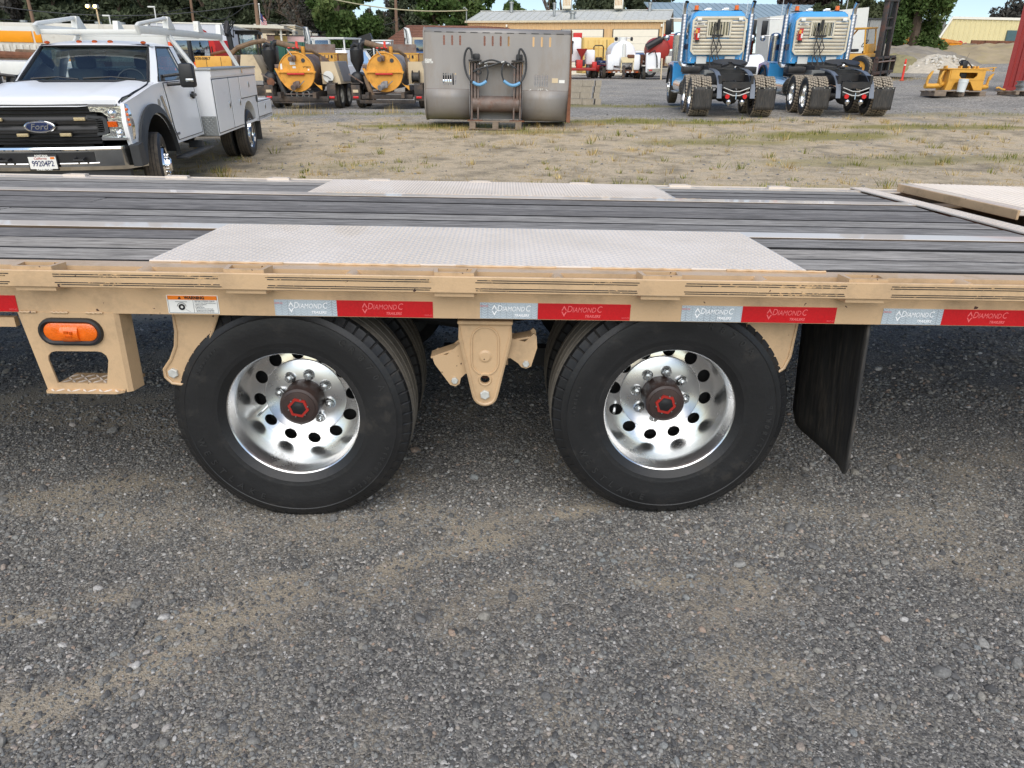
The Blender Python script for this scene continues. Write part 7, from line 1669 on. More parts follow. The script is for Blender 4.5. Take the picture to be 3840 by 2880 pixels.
# white excavator and a second one with cream cab
def excavator(label, x, y, h, cabm, arm, az):
    t = thing('excavator', label, 'excavator', slope_frame(x, y, h), 'pale excavators parked in the yard')
    block(t, 'body', (-.4, 0, 1.05), (2.0, 1.5, .75), cabm, .08)
    c = block(t, 'cab', (.35, .25, 1.75), (1.0, .9, 1.15), cabm, .06)
    block(c, 'front_window', (.86, .25, 1.8), (.02, .74, .85), 'glass_dark', .02); block(c, 'side_window', (.35, .71, 1.8), (.72, .02, .8), 'glass_dark', .02); block(c, 'side_window', (.35, -.21, 1.8), (.72, .02, .8), 'glass_dark', .02)
    b = B(); b.tube([(.7, -.55, 1.2), (1.1, -.6, 2.1), (1.0, -.62, az), (1.25, -.62, az - .1)], [.13, .15, .12, .1], 8); b.obj('boom', M[arm], t)
    b = B(); b.tube([(1.25, -.62, az - .05), (1.5, -.62, az - .5), (1.45, -.62, 1.5)], .09, 8); b.obj('dipper_arm', M[arm], t)
    b = B(); b.cyl((.95, -.72, 1.4), (1.1, -.72, 2.3), .05, n=8); b.tube([(1.0, -.74, az), (1.4, -.8, az - .1), (1.5, -.78, az - .7)], .025, 5); b.obj('hydraulic_line', M['plastic_dk'], t)
    for s in (1, -1): block(t, 'track', (0, s * .65, .33), (2.2, .36, .62), 'black_rub', .2)
    return t
excavator('white excavator with tall arm raised before the big green tree', -10.7, 44.2, R_(150), 'white_matt', 'galv', 2.85)
excavator('cream cabbed excavator with white arm before the brown roofed house', -5.0, 42.0, R_(150), 'poly_beige', 'white_matt', 2.75)
t = thing('dark_loader', 'black boomed machine with white cab frame behind right vacuum trailer', 'machine', slope_frame(-7.15, 46.6, R_(180)))
for y in (-.5, .5): 
    for x in (-.5, .4): block(t, 'cab_post', (x, y, 1.7), (.08, .08, 1.0), 'white_matt', .01)
block(t, 'cab_roof', (0, 0, 2.22), (1.1, 1.15, .08), 'white_matt', .02); block(t, 'body', (0, 0, .9), (2.2, 1.5, .8), 'plastic_dk'); block(t, 'cab_window', (.42, 0, 1.75), (.02, .9, .85), 'glass_dark', .01)
b = B(); b.box((.2, -.95, 2.35), (.5, .7, .35), rot=(.3, 0, 0)); b.box((.1, -1.5, 2.15), (.4, .45, .4), rot=(-.3, 0, 0)); b.tube([(-.6, -.6, 1.4), (.0, -.8, 2.3)], .1, 6); b.obj('bucket_boom', M['black'], t)
for s in (1, -1): simple_wheel(t, .7, s * .8, .45, .35, s); simple_wheel(t, -.8, s * .8, .45, .35, s)
# green roll-off bin
t = thing('roll_off_bin', 'dark green steel waste bin behind the white excavator', 'bin', slope_frame(-13.3, 49.9, R_(95)))
gm_ = pm('green_bin_paint', S(26, 84, 66), .5, var=.12, scale=3); block(t, 'bin_body', (0, 0, 1.2), (3.2, 2.0, 1.9), gm_, .03)
for k in range(6): block(t, 'stiffener', (-1.4 + .56 * k, -1.03, 1.2), (.10, .08, 1.85), gm_, .01)
for k in range(6): inst('stiffener', t.children[-1], t, T(-1.4 + .56 * k - (-1.4 + .56 * 5), 2.06, 0))
# chain link fence
t = thing('chain_link_fence', 'chain link fence with pale posts behind the vacuum trailers', 'fence', T(-13.5, 53, H(-11, 53)))
for k in range(7):
    b = B(); b.cyl((k * 1.3, 0, 0), (k * 1.3, 0, 1.85), .05, n=8); b.obj('fence_post', M['white_matt'], t)
b = B(); b.cyl((0, 0, 1.8), (7.8, 0, 1.8), .028, n=6)
b.obj('top_rail', M['galv'], t)
b = B()
for k in range(58):
    x = k * .2 - 1.8
    for sg in (1, -1):
        x0, x1 = (x, x + 1.8) if sg > 0 else (x + 1.8, x); za, zb = 0, 1.78
        if x0 < 0: za = -x0 / (x1 - x0) * 1.78; x0 = 0
        if x1 < 0: zb = za + (1.78 - za) * 1; x1 = 0
        if max(x0, x1) > 7.8 or min(x0, x1) < 0: continue
        b.cyl((x0, 0, za), (x1, 0, zb), .006, n=3, cap=False)
b.obj('wire_mesh', M['galv'], t, kind='stuff')
b = B(); b.box((3.6, -.06, 1.2), (.34, .02, .3)); b.obj('fence_sign', M['white_lab'], t)

# ------------------------------------------------------------------ far cars and trucks
def pickup(label, Mx, paint, cat='pickup', white=False):
    t = thing('parked_pickup', label, cat, Mx)
    b = B(); b.prism([(2.6, .45), (2.65, .75), (2.6, 1.02), (1.2, 1.15), (-2.6, 1.08), (-2.65, .5)], -.95, .95, 'xz'); b.obj('body', paint, t, sharp=30)
    b = B(); b.loft([[(x, s * w, z) for x, s, w in ((1.25, 1, .88), (-.6, 1, .88), (-.6, -1, .88), (1.25, -1, .88))] for z in (1.12,)] + [[(.55, .70, 1.72), (-.55, .70, 1.72), (-.55, -.70, 1.72), (.55, -.70, 1.72)]]); c = b.obj('cab', paint, t, sharp=20)
    b = B(); b.poly([(1.17, .80, 1.19), (1.17, -.80, 1.19), (.62, -.68, 1.66), (.62, .68, 1.66)]); b.obj('windscreen', M['glass_dark'], c)
    for s in (1, -1):
        b = B(); b.poly([(.95, s * .90, 1.18), (-.5, s * .90, 1.18), (-.45, s * .755, 1.65), (.5, s * .755, 1.65)]); b.obj('side_window', M['glass_dark'], c)
        block(t, 'headlamp', (2.62, s * .70, .88), (.06, .34, .16), 'lamp_glass', .02); block(t, 'door_mirror', (.95, s * 1.06, 1.25), (.12, .16, .14), 'black', .02)
        for x in (1.65, -1.6): simple_wheel(t, x, s * .84, .38, .24, s)
    g_ = block(t, 'grille', (2.66, 0, .86), (.04, .95, .24), 'chrome', .01); block(g_, 'grille_mesh', (2.685, 0, .86), (.01, .85, .14), 'black', .005)
    block(t, 'front_bumper', (2.68, 0, .55), (.14, 1.8, .22), 'chrome', .03)
    return t
pickup('black pickup with chrome grille facing out beside the steel bucket', slope_frame(-3.15, 33.6, R_(176)), pm('black_car_paint', S(34, 38, 44), .2, var=.05, coat=.6))
pickup('white pickup parked in front of the tan workshop door', slope_frame(9.3, 57.2, R_(170)), M['white'])
pickup('pale pickup parked beyond the forklift cab', slope_frame(18.6, 46.5, R_(200)), M['white'])
t = pickup('white work van tail seen between the two vacuum trailers', slope_frame(-7.3, 36.8, R_(10)), M['white'], 'van')
block(t, 'service_box', (-1.5, 0, 1.35), (2.0, 1.8, .75), 'white', .03)
for k in range(5): block(t, 'marker_lamp', (-2.52, -.3 + .15 * k, 1.62), (.03, .07, .05), 'red_lens', .008)
block(t, 'rack', (-1.2, 0, 2.2), (2.2, 1.5, .06), 'white_matt', .01)
for s in (1, -1):
    for x in (-2.2, -.3): block(t, 'rack_leg', (x, s * .72, 1.95), (.06, .06, .5), 'white_matt', .01)
# crane truck and orange bins at far left
t = thing('crane_truck', 'white crane truck body with jointed arms at the left picture edge', 'truck', slope_frame(-18.9, 28.6, R_(95)))
block(t, 'box_body', (-1.6, 0, 1.75), (2.2, 2.2, 2.4), 'white_matt', .04); block(t, 'bed', (1.6, 0, 1.0), (4.5, 2.2, .5), 'white_matt', .04)
b = B(); b.tube([(-.5, -1.2, 2.65), (.1, -1.25, 2.2), (.35, -1.25, 1.2), (.45, -1.25, .6)], .13, 6); b.obj('crane_arm', M['white_matt'], t)
b = B(); b.tube([(-.3, -1.1, 2.7), (.5, -1.15, 1.4), (.6, -1.15, .7)], .14, 6); b.obj('crane_arm', M['white_matt'], t)
b = B(); b.tube([(.1, -1.2, 2.2), (.9, -1.2, 1.7), (1.0, -1.2, 1.0)], .025, 5); b.obj('cable', M['ink'], t)
b = B(); b.cyl((-.4, -.8, 1.50), (3.4, -.8, 1.42), .11, n=10); b.obj('brown_pipe', M['rust'], t)
for s in (1, -1):
    for x in (-2.2, 2.2): simple_wheel(t, x, s * .95, .45, .28, s)
b = B(); b.box((2.6, -.9, 2.28), (2.8, .08, .14)); b.obj('white_rail', M['white_matt'], t)
t = thing('cherry_picker', 'brown and orange boom machine behind the crane truck', 'machine', slope_frame(-18.3, 31.5, R_(95)))
b = B(); b.cyl((-1.2, 0, 1.50), (2.4, 0, 1.44), .12, n=10); b.obj('boom', M['hose'], t)
b = B(); b.prism([(-.6, 1.0), (1.6, 1.0), (1.2, 1.45), (.3, 1.55), (-.2, 1.4)], -.5, .5, 'xz'); b.obj('body', M['yellow'], t); block(t, 'deck', (.4, 0, .75), (3.6, 1.8, .5), 'poly_beige')
for s in (1, -1):
    for x in (-.8, 1.6): simple_wheel(t, x, s * .9, .42, .28, s)
t = thing('orange_container', 'long white container with orange panels above brown pipes at left', 'container', slope_frame(-23.85, 36.6, R_(92)))
block(t, 'box', (3.4, 0, 1.9), (9.0, 2.2, 1.5), 'white_old', .02); block(t, 'base', (3.4, 0, .9), (9.0, 2.2, .5), 'rust', .02)
for x0, x1 in ((-.15, .53), (.66, 2.9), (3.0, 3.3)): block(t, 'orange_panel', ((x0 + x1) / 2, -1.12, 2.12), (x1 - x0, .04, .52), 'orange_box', .01)
for k in range(22): block(t, 'corrugation', (-.1 + .30 * k, -1.12, 1.55), (.12, .06, .42), 'white_old', .01)
b = B(); b.cyl((.5, -1.3, 1.25), (5.2, -1.3, 1.30), .08, n=8); b.obj('pipe', M['rust'], t)

# ------------------------------------------------------------------ yellow container, tanks and trailers before the tan building
t = thing('yellow_container', 'yellow double door shipping container before the tan workshop', 'container', slope_frame(7.45, 61.9, R_(176)))
block(t, 'box', (-1.5, 0, 1.45), (3.0, 2.44, 2.6), pm('container_yellow', S(226, 190, 110), .5, var=.05, scale=1.5), .02)
for s in (1, -1):
    d_ = block(t, 'door', (.03, s * .59, 1.42), (.06, 1.12, 2.4), bpy.data.materials['container_yellow'], .02)
    for q in (-.28, .28):
        b = B(); b.cyl((.08, s * .59 + q, .3), (.08, s * .59 + q, 2.55), .022, n=6); b.obj('lock_rod', bpy.data.materials['container_yellow'], d_)
    for z in (.75, 1.35, 1.95): block(d_, 'door_rib', (.065, s * .59, z), (.02, 1.0, .04), 'yellow', .005)
t = thing('tank_trailer', 'white round tank trailer with beige pump frame in the middle distance', 'trailer', slope_frame(7.78, 51.4, R_(180)))
b = B(); b.cyl((-2.4, 0, 1.45), (.3, 0, 1.45), .82, n=28); b.sphere((.3, 0, 1.45), .82, 28, 12, (.35, 1, 1)); b.obj('tank', M['white'], t, sharp=40)
b = B(); b.cyl((-.3, 0, 2.2), (-.3, 0, 2.5), .28, n=16); b.tube([(-.3, -.5, 2.45), (-.3, .5, 2.45)], .04, 6); b.obj('hatch', M['white_matt'], t)
b = B(); b.cyl((.55, 0, 1.1), (.55, 0, 2.0), .14, n=14); b.sphere((.55, 0, 2.05), .12, 10, 6); b.obj('vertical_cylinder', M['white_matt'], t)
for s in (1, -1):
    b = B(); b.cyl((.2, s * .45, 2.38), (.25, s * .55, 2.38), .12, n=10); b.obj('work_lamp', M['black'], t)
    block(t, 'side_tank', (.35, s * .85, 1.0), (.9, .45, .95), 'white', .12); simple_wheel(t, -1.2, s * 1.15, .40, .28, s); simple_wheel(t, -.3, s * 1.15, .40, .28, s)
    block(t, 'fender', (-.7, s * 1.15, .9), (2.0, .32, .06), 'steel_worn', .01)
b = B(); b.box((.75, .25, 1.15), (.05, .85, .32)); b.box((.75, .62, .78), (.05, .06, .7)); b.box((.75, -.15, .78), (.05, .06, .7)); b.obj('pump_frame', pm('beige_frame', S(232, 214, 170), .5, var=.05), t)
block(t, 'engine', (.6, .45, 1.35), (.4, .45, .22), 'rust', .04); block(t, 'meter_box', (.72, -.5, 1.1), (.25, .42, .6), 'white', .03)
b = B(); b.prism([(-1.15, .38), (1.15, .38), (1.0, .55), (-1.0, .55)], .55, .75, 'yz'); fb = b.obj('front_beam', M['rust'], t)
for y in (-.9, -.6, -.3, .3, .6, .9): block(fb, 'reflector', (.77, y, .42), (.02, .16, .06), 'amber_dark' if y in (-.9, .9) else 'white_lab', .005)
block(t, 'tow_jack', (.95, 0, .45), (.2, .16, .75), 'frame_dusty', .03)
b = B(); b.cyl((-.2, -1.0, 1.4), (-.2, -1.05, 2.35), .025, n=6); b.obj('aerial_post', M['black'], t)
t = thing('mixing_trailer', 'red trailer with white tank and red funnel right of the steel bucket', 'trailer', slope_frame(5.0, 52.3, R_(178)))
block(t, 'frame', (0, 0, .58), (3.2, 1.9, .16), 'red_dark', .03); block(t, 'white_tank', (-.3, -.35, 1.75), (1.0, .95, 1.5), 'white', .12); block(t, 'side_tank', (-.2, .75, 1.3), (.9, .6, .9), 'white', .10)
b = B(); b.lathe([(.07, 0), (.08, .15), (.36, .62), (.36, .66), (.30, .60), (.04, .12)], 16, M=T(.65, .1, 1.15) @ RX(R_(90))); b.obj('funnel', M['red_dark'], t, recalc=True)
block(t, 'top_box', (-.3, -.1, 2.62), (.5, .55, .3), 'red', .02); b = B(); b.tube([(.25, -.5, 2.2), (.3, -.5, 1.9), (.26, -.48, 1.5)], .04, 6); b.cyl((.22, -.5, 2.2), (.3, -.5, 2.2), .09, n=10); b.obj('gauge_hose', M['black'], t)
block(t, 'pump', (.75, .0, .95), (.5, .6, .4), 'plastic_dk', .05); block(t, 'pump_guard', (1.1, -.1, .85), (.3, .4, .6), 'red', .04)
for s in (1, -1): block(t, 'fender', (-.2, s * 1.02, .75), (1.3, .30, .55), 'red', .05); simple_wheel(t, -.2, s * 1.02, .38, .25, s)
t = thing('red_vacuum_trailer', 'white trailer carrying red tank with black suction hose left of blue truck', 'trailer', slope_frame(10.15, 50.2, R_(186)))
b = B(); b.cyl((-2.2, -.25, 1.75), (-.1, -.2, 1.75), .72, n=24); b.sphere((-.1, -.2, 1.75), .72, 24, 10, (.4, 1, 1)); b.obj('tank', M['red_dark'], t, sharp=40)
b = B(); b.cyl((.35, -1.0, 1.9), (.15, -.1, 2.35), .2, n=14); b.tube([(.1, -.05, 2.35), (.05, .35, 2.55), (.05, .5, 2.85)], .09, 8); b.obj('suction_hose', M['black'], t)
block(t, 'white_cabinet', (.2, -.55, 1.0), (.7, .9, 1.15), 'white', .05); block(t, 'engine', (.1, .5, 1.15), (.6, .5, .4), 'white_old', .05); block(t, 'mast', (-1.0, .55, 2.2), (.1, .8, .9), 'red', .02)
b = B(); b.tube([(.62, -.9, 1.5), (.68, -.5, 1.7), (.64, -.35, 1.3), (.62, -.3, .7)], .04, 6); b.obj('hose', M['black'], t)
b = B(); b.prism([(-1.15, .45), (.6, .45), (.75, .65), (-1.15, .65)], -.9, .9, 'xz'); b.obj('bed', M['white_old'], t); block(t, 'jack_post', (.95, -.05, .6), (.09, .09, 1.3), 'poly_beige', .01)
for s in (1, -1):
    block(t, 'fender', (-.6, s * 1.05, .82), (1.8, .30, .06), 'white_old', .01); simple_wheel(t, -.2, s * 1.05, .38, .22, s); simple_wheel(t, -1.0, s * 1.05, .38, .22, s); block(t, 'tail_lamp', (.72, s * .7, .55), (.03, .2, .07), 'red_lens', .01)
t = thing('small_tractor', 'small tractor with roll bar between funnel trailer and white tank', 'tractor', slope_frame(6.7, 54.6, R_(170)))
block(t, 'body', (.3, 0, .85), (1.5, .6, .5), 'blue_dk', .08); b = B(); b.tube([(-.4, .35, .8), (-.42, .35, 1.95), (-.42, .25, 2.05), (-.42, -.25, 2.05), (-.42, -.35, 1.95), (-.4, -.35, .8)], .04, 6); b.obj('roll_bar', M['black'], t); block(t, 'seat', (-.3, 0, 1.1), (.4, .45, .4), 'black', .08)
block(t, 'front_rack', (1.0, 0, .6), (.7, 1.2, .4), 'red', .05)
for s in (1, -1): simple_wheel(t, -.4, s * .6, .55, .3, s); simple_wheel(t, .9, s * .5, .35, .2, s)
t = thing('rubber_tyred_flatbed', 'brown slatted flatbed trailer with pale rail behind white tank', 'trailer', slope_frame(10.0, 55.2, R_(95)))
for k in range(9): block(t, 'slat', (-1.2 + .3 * k, 0, 1.1), (.16, 1.8, .75), 'rust', .02)
block(t, 'rail', (0, -1.0, 1.6), (3.0, .06, .06), 'white_matt', .01); block(t, 'post', (1.45, -1.0, 1.2), (.06, .06, .8), 'white_matt', .01); block(t, 'bed', (0, 0, .62), (3.0, 1.9, .15), 'black_steel', .02)
for s in (1, -1): simple_wheel(t, 0.3, s * .9, .45, .3, s); simple_wheel(t, -.7, s * .9, .45, .3, s)
b = B(); b.cyl((-.6, 0, .75), (.6, 0, .75), .62, n=24); b.sphere((-.6, 0, .75), .62, 24, 10, (.35, 1, 1)); b.sphere((.6, 0, .75), .62, 24, 10, (.35, 1, 1)); o = b.obj('white_tank', M['white']); tag(o, 'white horizontal tank lying between the two blue trucks', 'tank'); o.matrix_world = slope_frame(13.1, 41.6, R_(80))

# ------------------------------------------------------------------ poles, wires, lamps, flag
polem = pm('weathered_pole', S(134, 108, 88), .9, var=.2, scale=3, stretch=(6, 6, .6))
def pole(label, x, y, h, r=.15, lean=0):
    z = H(x, y); b = B(); b.cyl((0, 0, -.3), (lean, 0, h), r, r * .75, n=10); o = b.obj('utility_pole', polem); tag(o, label, 'pole', 'utility poles along the back of the yard'); o.matrix_world = T(x, y, z)
    b = B(); b.box((lean, -.1, h - .5), (2.2, .1, .12)); b.obj('cross_arm', polem, o)
    for q in (-.9, -.3, .3, .9):
        b = B(); b.cyl((lean + q, -.1, h - .45), (lean + q, -.1, h - .22), .05, n=8); b.obj('insulator', M['galv'], o)
    return Vector((x + lean, y - .1, z + h - .3))
a1 = pole('thick wooden utility pole next to the flag pole', -20.95, 67.5, 8.4, .19); a2 = pole('slim wooden utility pole rising behind the white ladder rack', -33.0, 84.5, 9.2, .16); a3 = pole('grey utility pole in the trees at far left', -40.0, 68.0, 8.2, .16, -.3); a4 = pole('pale reddish utility pole right of the big green tree', -10.4, 76.2, 8.6, .17)
def wire(label, p, q, sag, r=.022, m='plastic_dk'):
    p, q = Vector(p), Vector(q); b = B(); b.tube([p.lerp(q, i / 18) - Vector((0, 0, sag * 4 * (i / 18) * (1 - i / 18))) for i in range(19)], r, 5); o = b.obj('overhead_wire', M[m]); tag(o, label, 'wire', 'overhead wires across the yard'); return o
lw = pm('pale_cable', S(190, 184, 150), .6); M['pale_cable'] = lw
wire('dark overhead wire crossing above the service truck to thick pole', (-46, 60, 8.4), (-21, 67.4, 8.3), 1.5, .035)
wire('lower dark overhead wire at the far left trees', (-46, 60, 6.9), (-33, 84, 9.5), 1.2, .03)
wire('dark overhead wire from thick pole to pale reddish pole', (-20.9, 67.4, 7.2), (-10.4, 76.0, 7.9), 1.0, .03)
wire('pale thick cable sagging from upper left to the tan workshop', (-20.5, 60, 9.9), (-3.35, 71.1, 8.5), 1.0, .045, 'pale_cable')
wire('thin overhead wire from slim pole to thick pole', (-33, 84.3, 9.4), (-21, 67.4, 8.9), 1.4, .03)
wire('low sagging wire from slim pole to the carport', (-33, 84.3, 7.9), (-23, 67, 7.6), 1.3, .03)
wire('slack wire over the brown roofed house', (-10.4, 76.0, 7.0), (-1.5, 72, 7.6), .6, .025)
t = thing('flood_lamp_pole', 'slim pole with two lit yellow flood lamps before the dark trees', 'street lamp', T(-24.1, 47.6, H(-24, 47.6)))
b = B(); b.cyl((0, 0, 0), (-.12, 0, 3.75), .06, .045, n=8); b.obj('pole', M['poly_beige'], t)
for dx in (-.42, .02):
    b = B(); b.box((dx - .1, -.1, 3.82), (.26, .2, .2), bev=.03); lp = b.obj('lamp_head', M['galv'], t)
    b = B(); b.sphere((dx - .1, -.22, 3.80), .085, 12, 8); b.obj('bulb', M['lamp_on'] if 'lamp_on' in M else pm('lit_lamp', S(255, 230, 150), .4, emit=(1, .62, .14), estr=9), lp)
    M['lamp_on'] = bpy.data.materials['lit_lamp']
b = B(); b.tube([(-.12, 0, 3.7), (-.5, 0, 3.75), (.05, 0, 3.75)], .03, 6); b.obj('lamp_arm', M['galv'], t)
t = thing('flag_pole', 'white flag pole beside thick wooden pole', 'flag pole', T(-22.75, 74.2, H(-22.7, 74)))
b = B(); b.cyl((0, 0, 0), (0, 0, 5.65), .06, .04, n=10); b.sphere((0, 0, 5.7), .09, 10, 6); b.obj('pole', M['white_matt'], t)
fm = thing('flag', 'red and white striped flag hanging from white flag pole', 'flag', T(-22.70, 74.1, H(-22.7, 74) + 3.9))
def fl(u, v): return (1.0 * u * .55, -.06 * math.sin(u * 7), 1.15 * v - .95 * u * .75)
wm_ = pm('flag_white', S(226, 222, 222), .8); rm_ = pm('flag_red', S(190, 50, 62), .8); bm_ = pm('flag_blue', S(50, 60, 110), .8)
for k in range(13):
    b = B(); b.grid(lambda u, v, k=k: fl(u, (k + v) / 13), 10, 1); o = b.obj('stripe', rm_ if k % 2 == 0 else wm_, fm); o.modifiers.new('t', 'SOLIDIFY').thickness = .006
b = B(); b.grid(lambda u, v: tuple(Vector(fl(u * .42, .46 + .54 * v)) + Vector((0, -.008, 0))), 5, 4); o = b.obj('canton', bm_, fm); o.modifiers.new('t', 'SOLIDIFY').thickness = .004
for i, (label, x, y, h) in enumerate((('white pole lamp left of the carport', -24.0, 62, 3.5), ('pale sign post behind the ladder rack fins', -27.2, 55, 3.6), ('thin mast behind the ladder rack', -24.9, 57, 4.3))):
    b = B(); b.cyl((0, 0, 0), (.0, 0, h), .06, .04, n=8); o = b.obj('lamp_post', M['white_matt']); tag(o, label, 'post'); o.matrix_world = T(x, y, H(x, y))
    b = B(); b.box((-.2, 0, h), (.5, .12, .09), bev=.02); b.obj('lamp_head', M['white_matt'], o)

# ------------------------------------------------------------------ trees
def crown_mesh(name, clumps, n, size, seed, droop=0.):
    rng = np.random.default_rng(seed); cl = np.array(clumps); w = cl[:, 3] ** 2; idx = rng.choice(len(cl), n, p=w / w.sum())
    d = rng.normal(0, 1, (n, 3)); d /= np.linalg.norm(d, axis=1)[:, None]; r = rng.uniform(.45, 1.0, n) ** .6
    c = cl[idx, :3] + d * (cl[idx, 3] * r)[:, None] * np.array([1, 1, .8]); c[:, 2] -= droop * rng.uniform(0, 1, n) ** 2
    a = rng.normal(0, 1, (n, 3)); a /= np.linalg.norm(a, axis=1)[:, None]; bb = np.cross(a, rng.normal(0, 1, (n, 3))); bb /= np.linalg.norm(bb, axis=1)[:, None]
    s = size * rng.uniform(.6, 1.3, n)[:, None]; v = np.zeros((n * 4, 3))
    v[0::4] = c - a * s * .9; v[1::4] = c + bb * s * .45; v[2::4] = c + a * s * .9; v[3::4] = c - bb * s * .45
    me = bpy.data.meshes.new(name); me.from_pydata(v.tolist(), [], np.arange(n * 4).reshape(-1, 4).tolist())
    ct_ = rng.uniform(0, 1, len(cl)); t = np.clip(.55 * ct_[idx] + .45 * rng.uniform(0, 1, n), 0, 1)
    at = me.attributes.new('tint', 'FLOAT', 'POINT'); at.data.foreach_set('value', np.repeat(t, 4)); return me
barkm = pm('bark', S(96, 82, 70), .95, var=.25, scale=4, bump=.4, bscale=20)
LM = {'green': leafmat('leaf_green', [(0, (.05, .090, .024)), (.5, (.10, .16, .046)), (1, (.18, .22, .08))], .3, .8),
      'dark': leafmat('leaf_dark', [(0, (.050, .066, .038)), (.5, (.088, .108, .060)), (1, (.135, .155, .090))], .2, .5),
      'olive': leafmat('leaf_olive', [(0, (.058, .074, .032)), (.5, (.10, .118, .056)), (1, (.155, .165, .088))], .25, .6),
      'grey': leafmat('leaf_greybrown', [(0, (.05, .047, .040)), (.5, (.085, .080, .068)), (1, (.13, .12, .10))], .15, .6),
      'red': leafmat('leaf_purple', [(0, (.035, .020, .020)), (.5, (.055, .036, .034)), (1, (.09, .07, .055))], .2, .6)}
def limbs(b, p, d, L_, r, depth, rng, sp=.55):
    q = p + d * L_; b.tube([p, p + d * L_ * .5 + Vector((rng.uniform(-1, 1), rng.uniform(-1, 1), 0)) * L_ * .05, q], [r, r * .82, r * .65], 6, cap=False)
    if depth == 0: return
    for k in range(3 if depth > 1 else 4):
        n = (d + Vector((rng.uniform(-1, 1), rng.uniform(-1, 1), rng.uniform(-.25, .6))) * sp).normalized(); limbs(b, p + d * L_ * rng.uniform(.6, 1), n, L_ * rng.uniform(.55, .8), r * .58, depth - 1, rng, sp)
def tree(name, label, x, y, h, rad, kind, n, leaf, seed, group=None, shape='round', base=.3, trunk_r=None, droop=0., Mx=None):
    rng = random.Random(seed); tr_ = thing(name, label, 'tree', Mx or T(x, y, H(x, y) + hill(x, y) - .1), group)
    b = B(); limbs(b, Vector((0, 0, 0)), Vector((rng.uniform(-.05, .05), 0, 1)).normalized(), h * .48, trunk_r or h * .028, 3 if kind == 'bare' else 2, rng); b.obj('trunk', barkm, tr_)
    cl = []
    K = 34
    for k in range(K):
        u = rng.random(); z = base + (1 - base) * u
        if shape == 'cone': rr = rad * (1.02 - u) * rng.uniform(.3, 1); cr = rad * (.36 * (1 - u) + .10)
        elif shape == 'column': rr = rad * rng.uniform(0, .7) * min(1, 3.5 * (1 - u)) ; cr = rad * .42 * min(1, .4 + 3 * (1 - u))
        elif shape == 'hang': rr = rad * math.sqrt(rng.random()) ; cr = rad * .36
        else: rr = rad * math.sqrt(max(.05, 1 - (2 * u - 1) ** 2)) * rng.uniform(.2, .95); cr = rad * rng.uniform(.22, .40)
        a = rng.random() * 6.283; cl.append((rr * math.cos(a), rr * math.sin(a), h * z * (.93 if shape != 'cone' else .98), cr))
    me = crown_mesh('crown', cl, n, leaf, seed, droop); me.materials.append(LM[kind if kind != 'bare' else 'grey']); link('crown', me, tr_)
    return tr_
tree('broadleaf_tree', 'big bright green leafy tree behind the vacuum trailers', -14.3, 69.5, 10.5, 3.1, 'green', 15000, .26, 1, base=.14)
tree('bare_tree', 'bare grey branching tree left of big green tree', -21.6, 84, 9.5, 3.2, 'bare', 1500, .20, 2, base=.4)
tree('broadleaf_tree', 'green leafy tree behind the left end of the tan workshop', -4.2, 93, 11.5, 3.6, 'green', 9000, .32, 3, base=.2)
tree('broadleaf_tree', 'dense green tree rising behind the brown shingle roof', -7.6, 90, 10.2, 3.0, 'green', 9000, .32, 4, base=.2)
tree('broadleaf_tree', 'small green tree behind the middle of the tan roof', 1.2, 88, 7.2, 2.4, 'green', 6000, .28, 5, base=.3)
tree('cypress_tree', 'tall slim dark cypress between the roof vents, left one', 5.6, 94, 9.6, .9, 'dark', 4000, .25, 6, shape='column', base=.1)
tree('cypress_tree', 'shorter slim dark cypress beside the taller cypress', 7.4, 95, 8.8, .8, 'dark', 3500, .25, 7, shape='column', base=.1)
tree('broadleaf_tree', 'yellow green bush tree beside the cypresses', 3.6, 90, 6.6, 1.8, 'olive', 4000, .25, 8)
for i, (x, y, h, r, lb) in enumerate(((12.0, 92, 10.2, 4.2, 'dark green spreading tree behind right end of the tan workshop'), (16.5, 96, 10.4, 4.0, 'dark green tree next to the blue grey shed roof'))): tree('broadleaf_tree', lb, x, y, h, r, 'dark', 8000, .32, 20 + i, base=.2)
tree('purple_tree', 'dull purple leafed tree behind the right blue truck', 36.5, 96, 8.8, 3.6, 'red', 7000, .30, 10, base=.2)
tree('broadleaf_tree', 'olive green tree behind the forklift mast', 37.5, 84, 5.8, 3.1, 'olive', 8000, .30, 11, base=.1)
tree('broadleaf_tree', 'olive green tree between truck stack and forklift', 33.5, 84, 5.2, 2.4, 'olive', 6000, .30, 12, base=.1)
tree('willow_tree', 'tall green tree with hanging foliage and thick trunk behind forklift', 26.9, 51.5, 9.5, 1.9, 'green', 24000, .17, 13, shape='hang', base=.06, trunk_r=.36, droop=.9)
tree('broadleaf_tree', 'grey green tree above the cream shed roof', 67.5, 106, 7.0, 3.2, 'grey', 5000, .3, 14, base=.15)
tree('broadleaf_tree', 'small green tree left of the grey shed roof', 44, 92, 4.6, 2.0, 'olive', 3500, .28, 15)
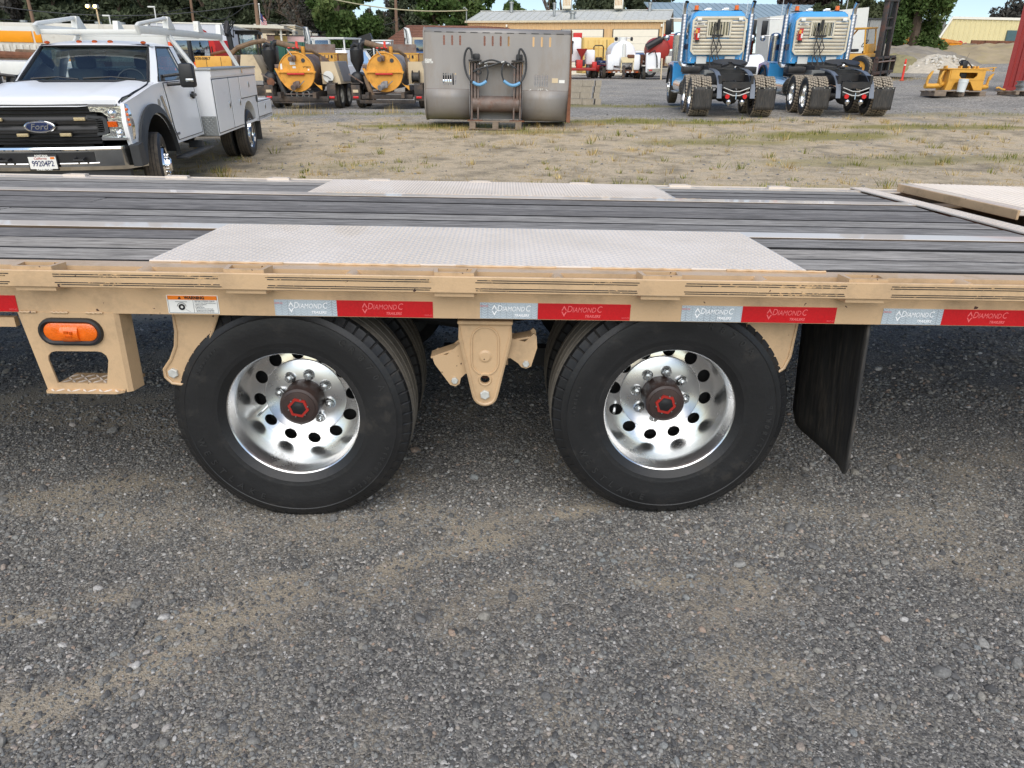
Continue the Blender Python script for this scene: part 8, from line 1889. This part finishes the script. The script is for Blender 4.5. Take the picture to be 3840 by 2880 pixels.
# hedge behind the chipper
hd = thing('hedge', 'olive green clipped hedge behind the red chipper', 'hedge', T(-18, 50, H(-18, 50)))
me = crown_mesh('foliage', [(-2.2 + .45 * k, .3 * math.sin(k), .7 + .5 * (k % 2), .75) for k in range(14)], 6000, .14, 44); me.materials.append(LM['olive']); link('foliage', me, hd)
b = B()
for k in range(8): b.cyl((-2 + .7 * k, 0, 0), (-2 + .7 * k, .1, 1.2), .04, n=5)
b.obj('stems', barkm, hd)
# the wood on the rise: a few kinds, each tree its own object
protos = {}
rw_ = random.Random(17); kinds = [('conifer', 'dark', 'cone'), ('oak_tree', 'olive', 'round'), ('pine_tree', 'dark', 'round'), ('grey_tree', 'grey', 'round')]
words = {'conifer': 'dark pointed conifer', 'oak_tree': 'olive green round tree', 'pine_tree': 'dark green rounded tree', 'grey_tree': 'grey brown thinly leafed tree'}
spots = []
for row, (y0, n, xa, xb) in enumerate(((88, 15, -62, -19), (98, 18, -72, -9), (108, 18, -80, 2), (120, 16, -85, 8), (132, 12, -40, 20), (112, 7, 18, 60), (125, 8, 30, 100))):
    for k in range(n):
        x = xa + (xb - xa) * (k + rw_.uniform(.1, .9)) / n; spots.append((x, y0 + rw_.uniform(-3, 3), row))
spots += [(-58, 70, 0), (-52, 74, 0), (-47, 71, 0), (-54, 66, 0), (-43, 76, 0), (-38, 79, 0)]
for x, y, row in spots:
    right = x > 10 or row == 4
    nm, lf, shp = rw_.choice(kinds if not right else kinds[:3])
    if row in (0, 1) and -50 < x < -22 and rw_.random() < .45: nm, lf, shp = kinds[0]
    h = rw_.uniform(9.5, 14) if not right else rw_.uniform(2.5, 4.0)
    if x > -26 and not right: h *= .72
    if x > -12 and not right: h *= .55
    if nm not in protos:
        protos[nm] = tree(nm, words[nm] + ' in the wood behind the yard', 0, 0, 10, 2.1 if shp == 'cone' else 3.3, lf, 7000, .34, hash(nm) % 99 if False else len(protos) + 60, 'trees of the wood behind the yard', shp, base=.08, Mx=ID); o = protos[nm]
    else: o = dup(protos[nm])
    sc = h / 10; o.matrix_world = T(x, y, H(x, y) + hill(x, y) - .2) @ RZ(rw_.random() * 6.28) @ Matrix.Diagonal((sc * rw_.uniform(.9, 1.2), sc * rw_.uniform(.9, 1.2), sc, 1))
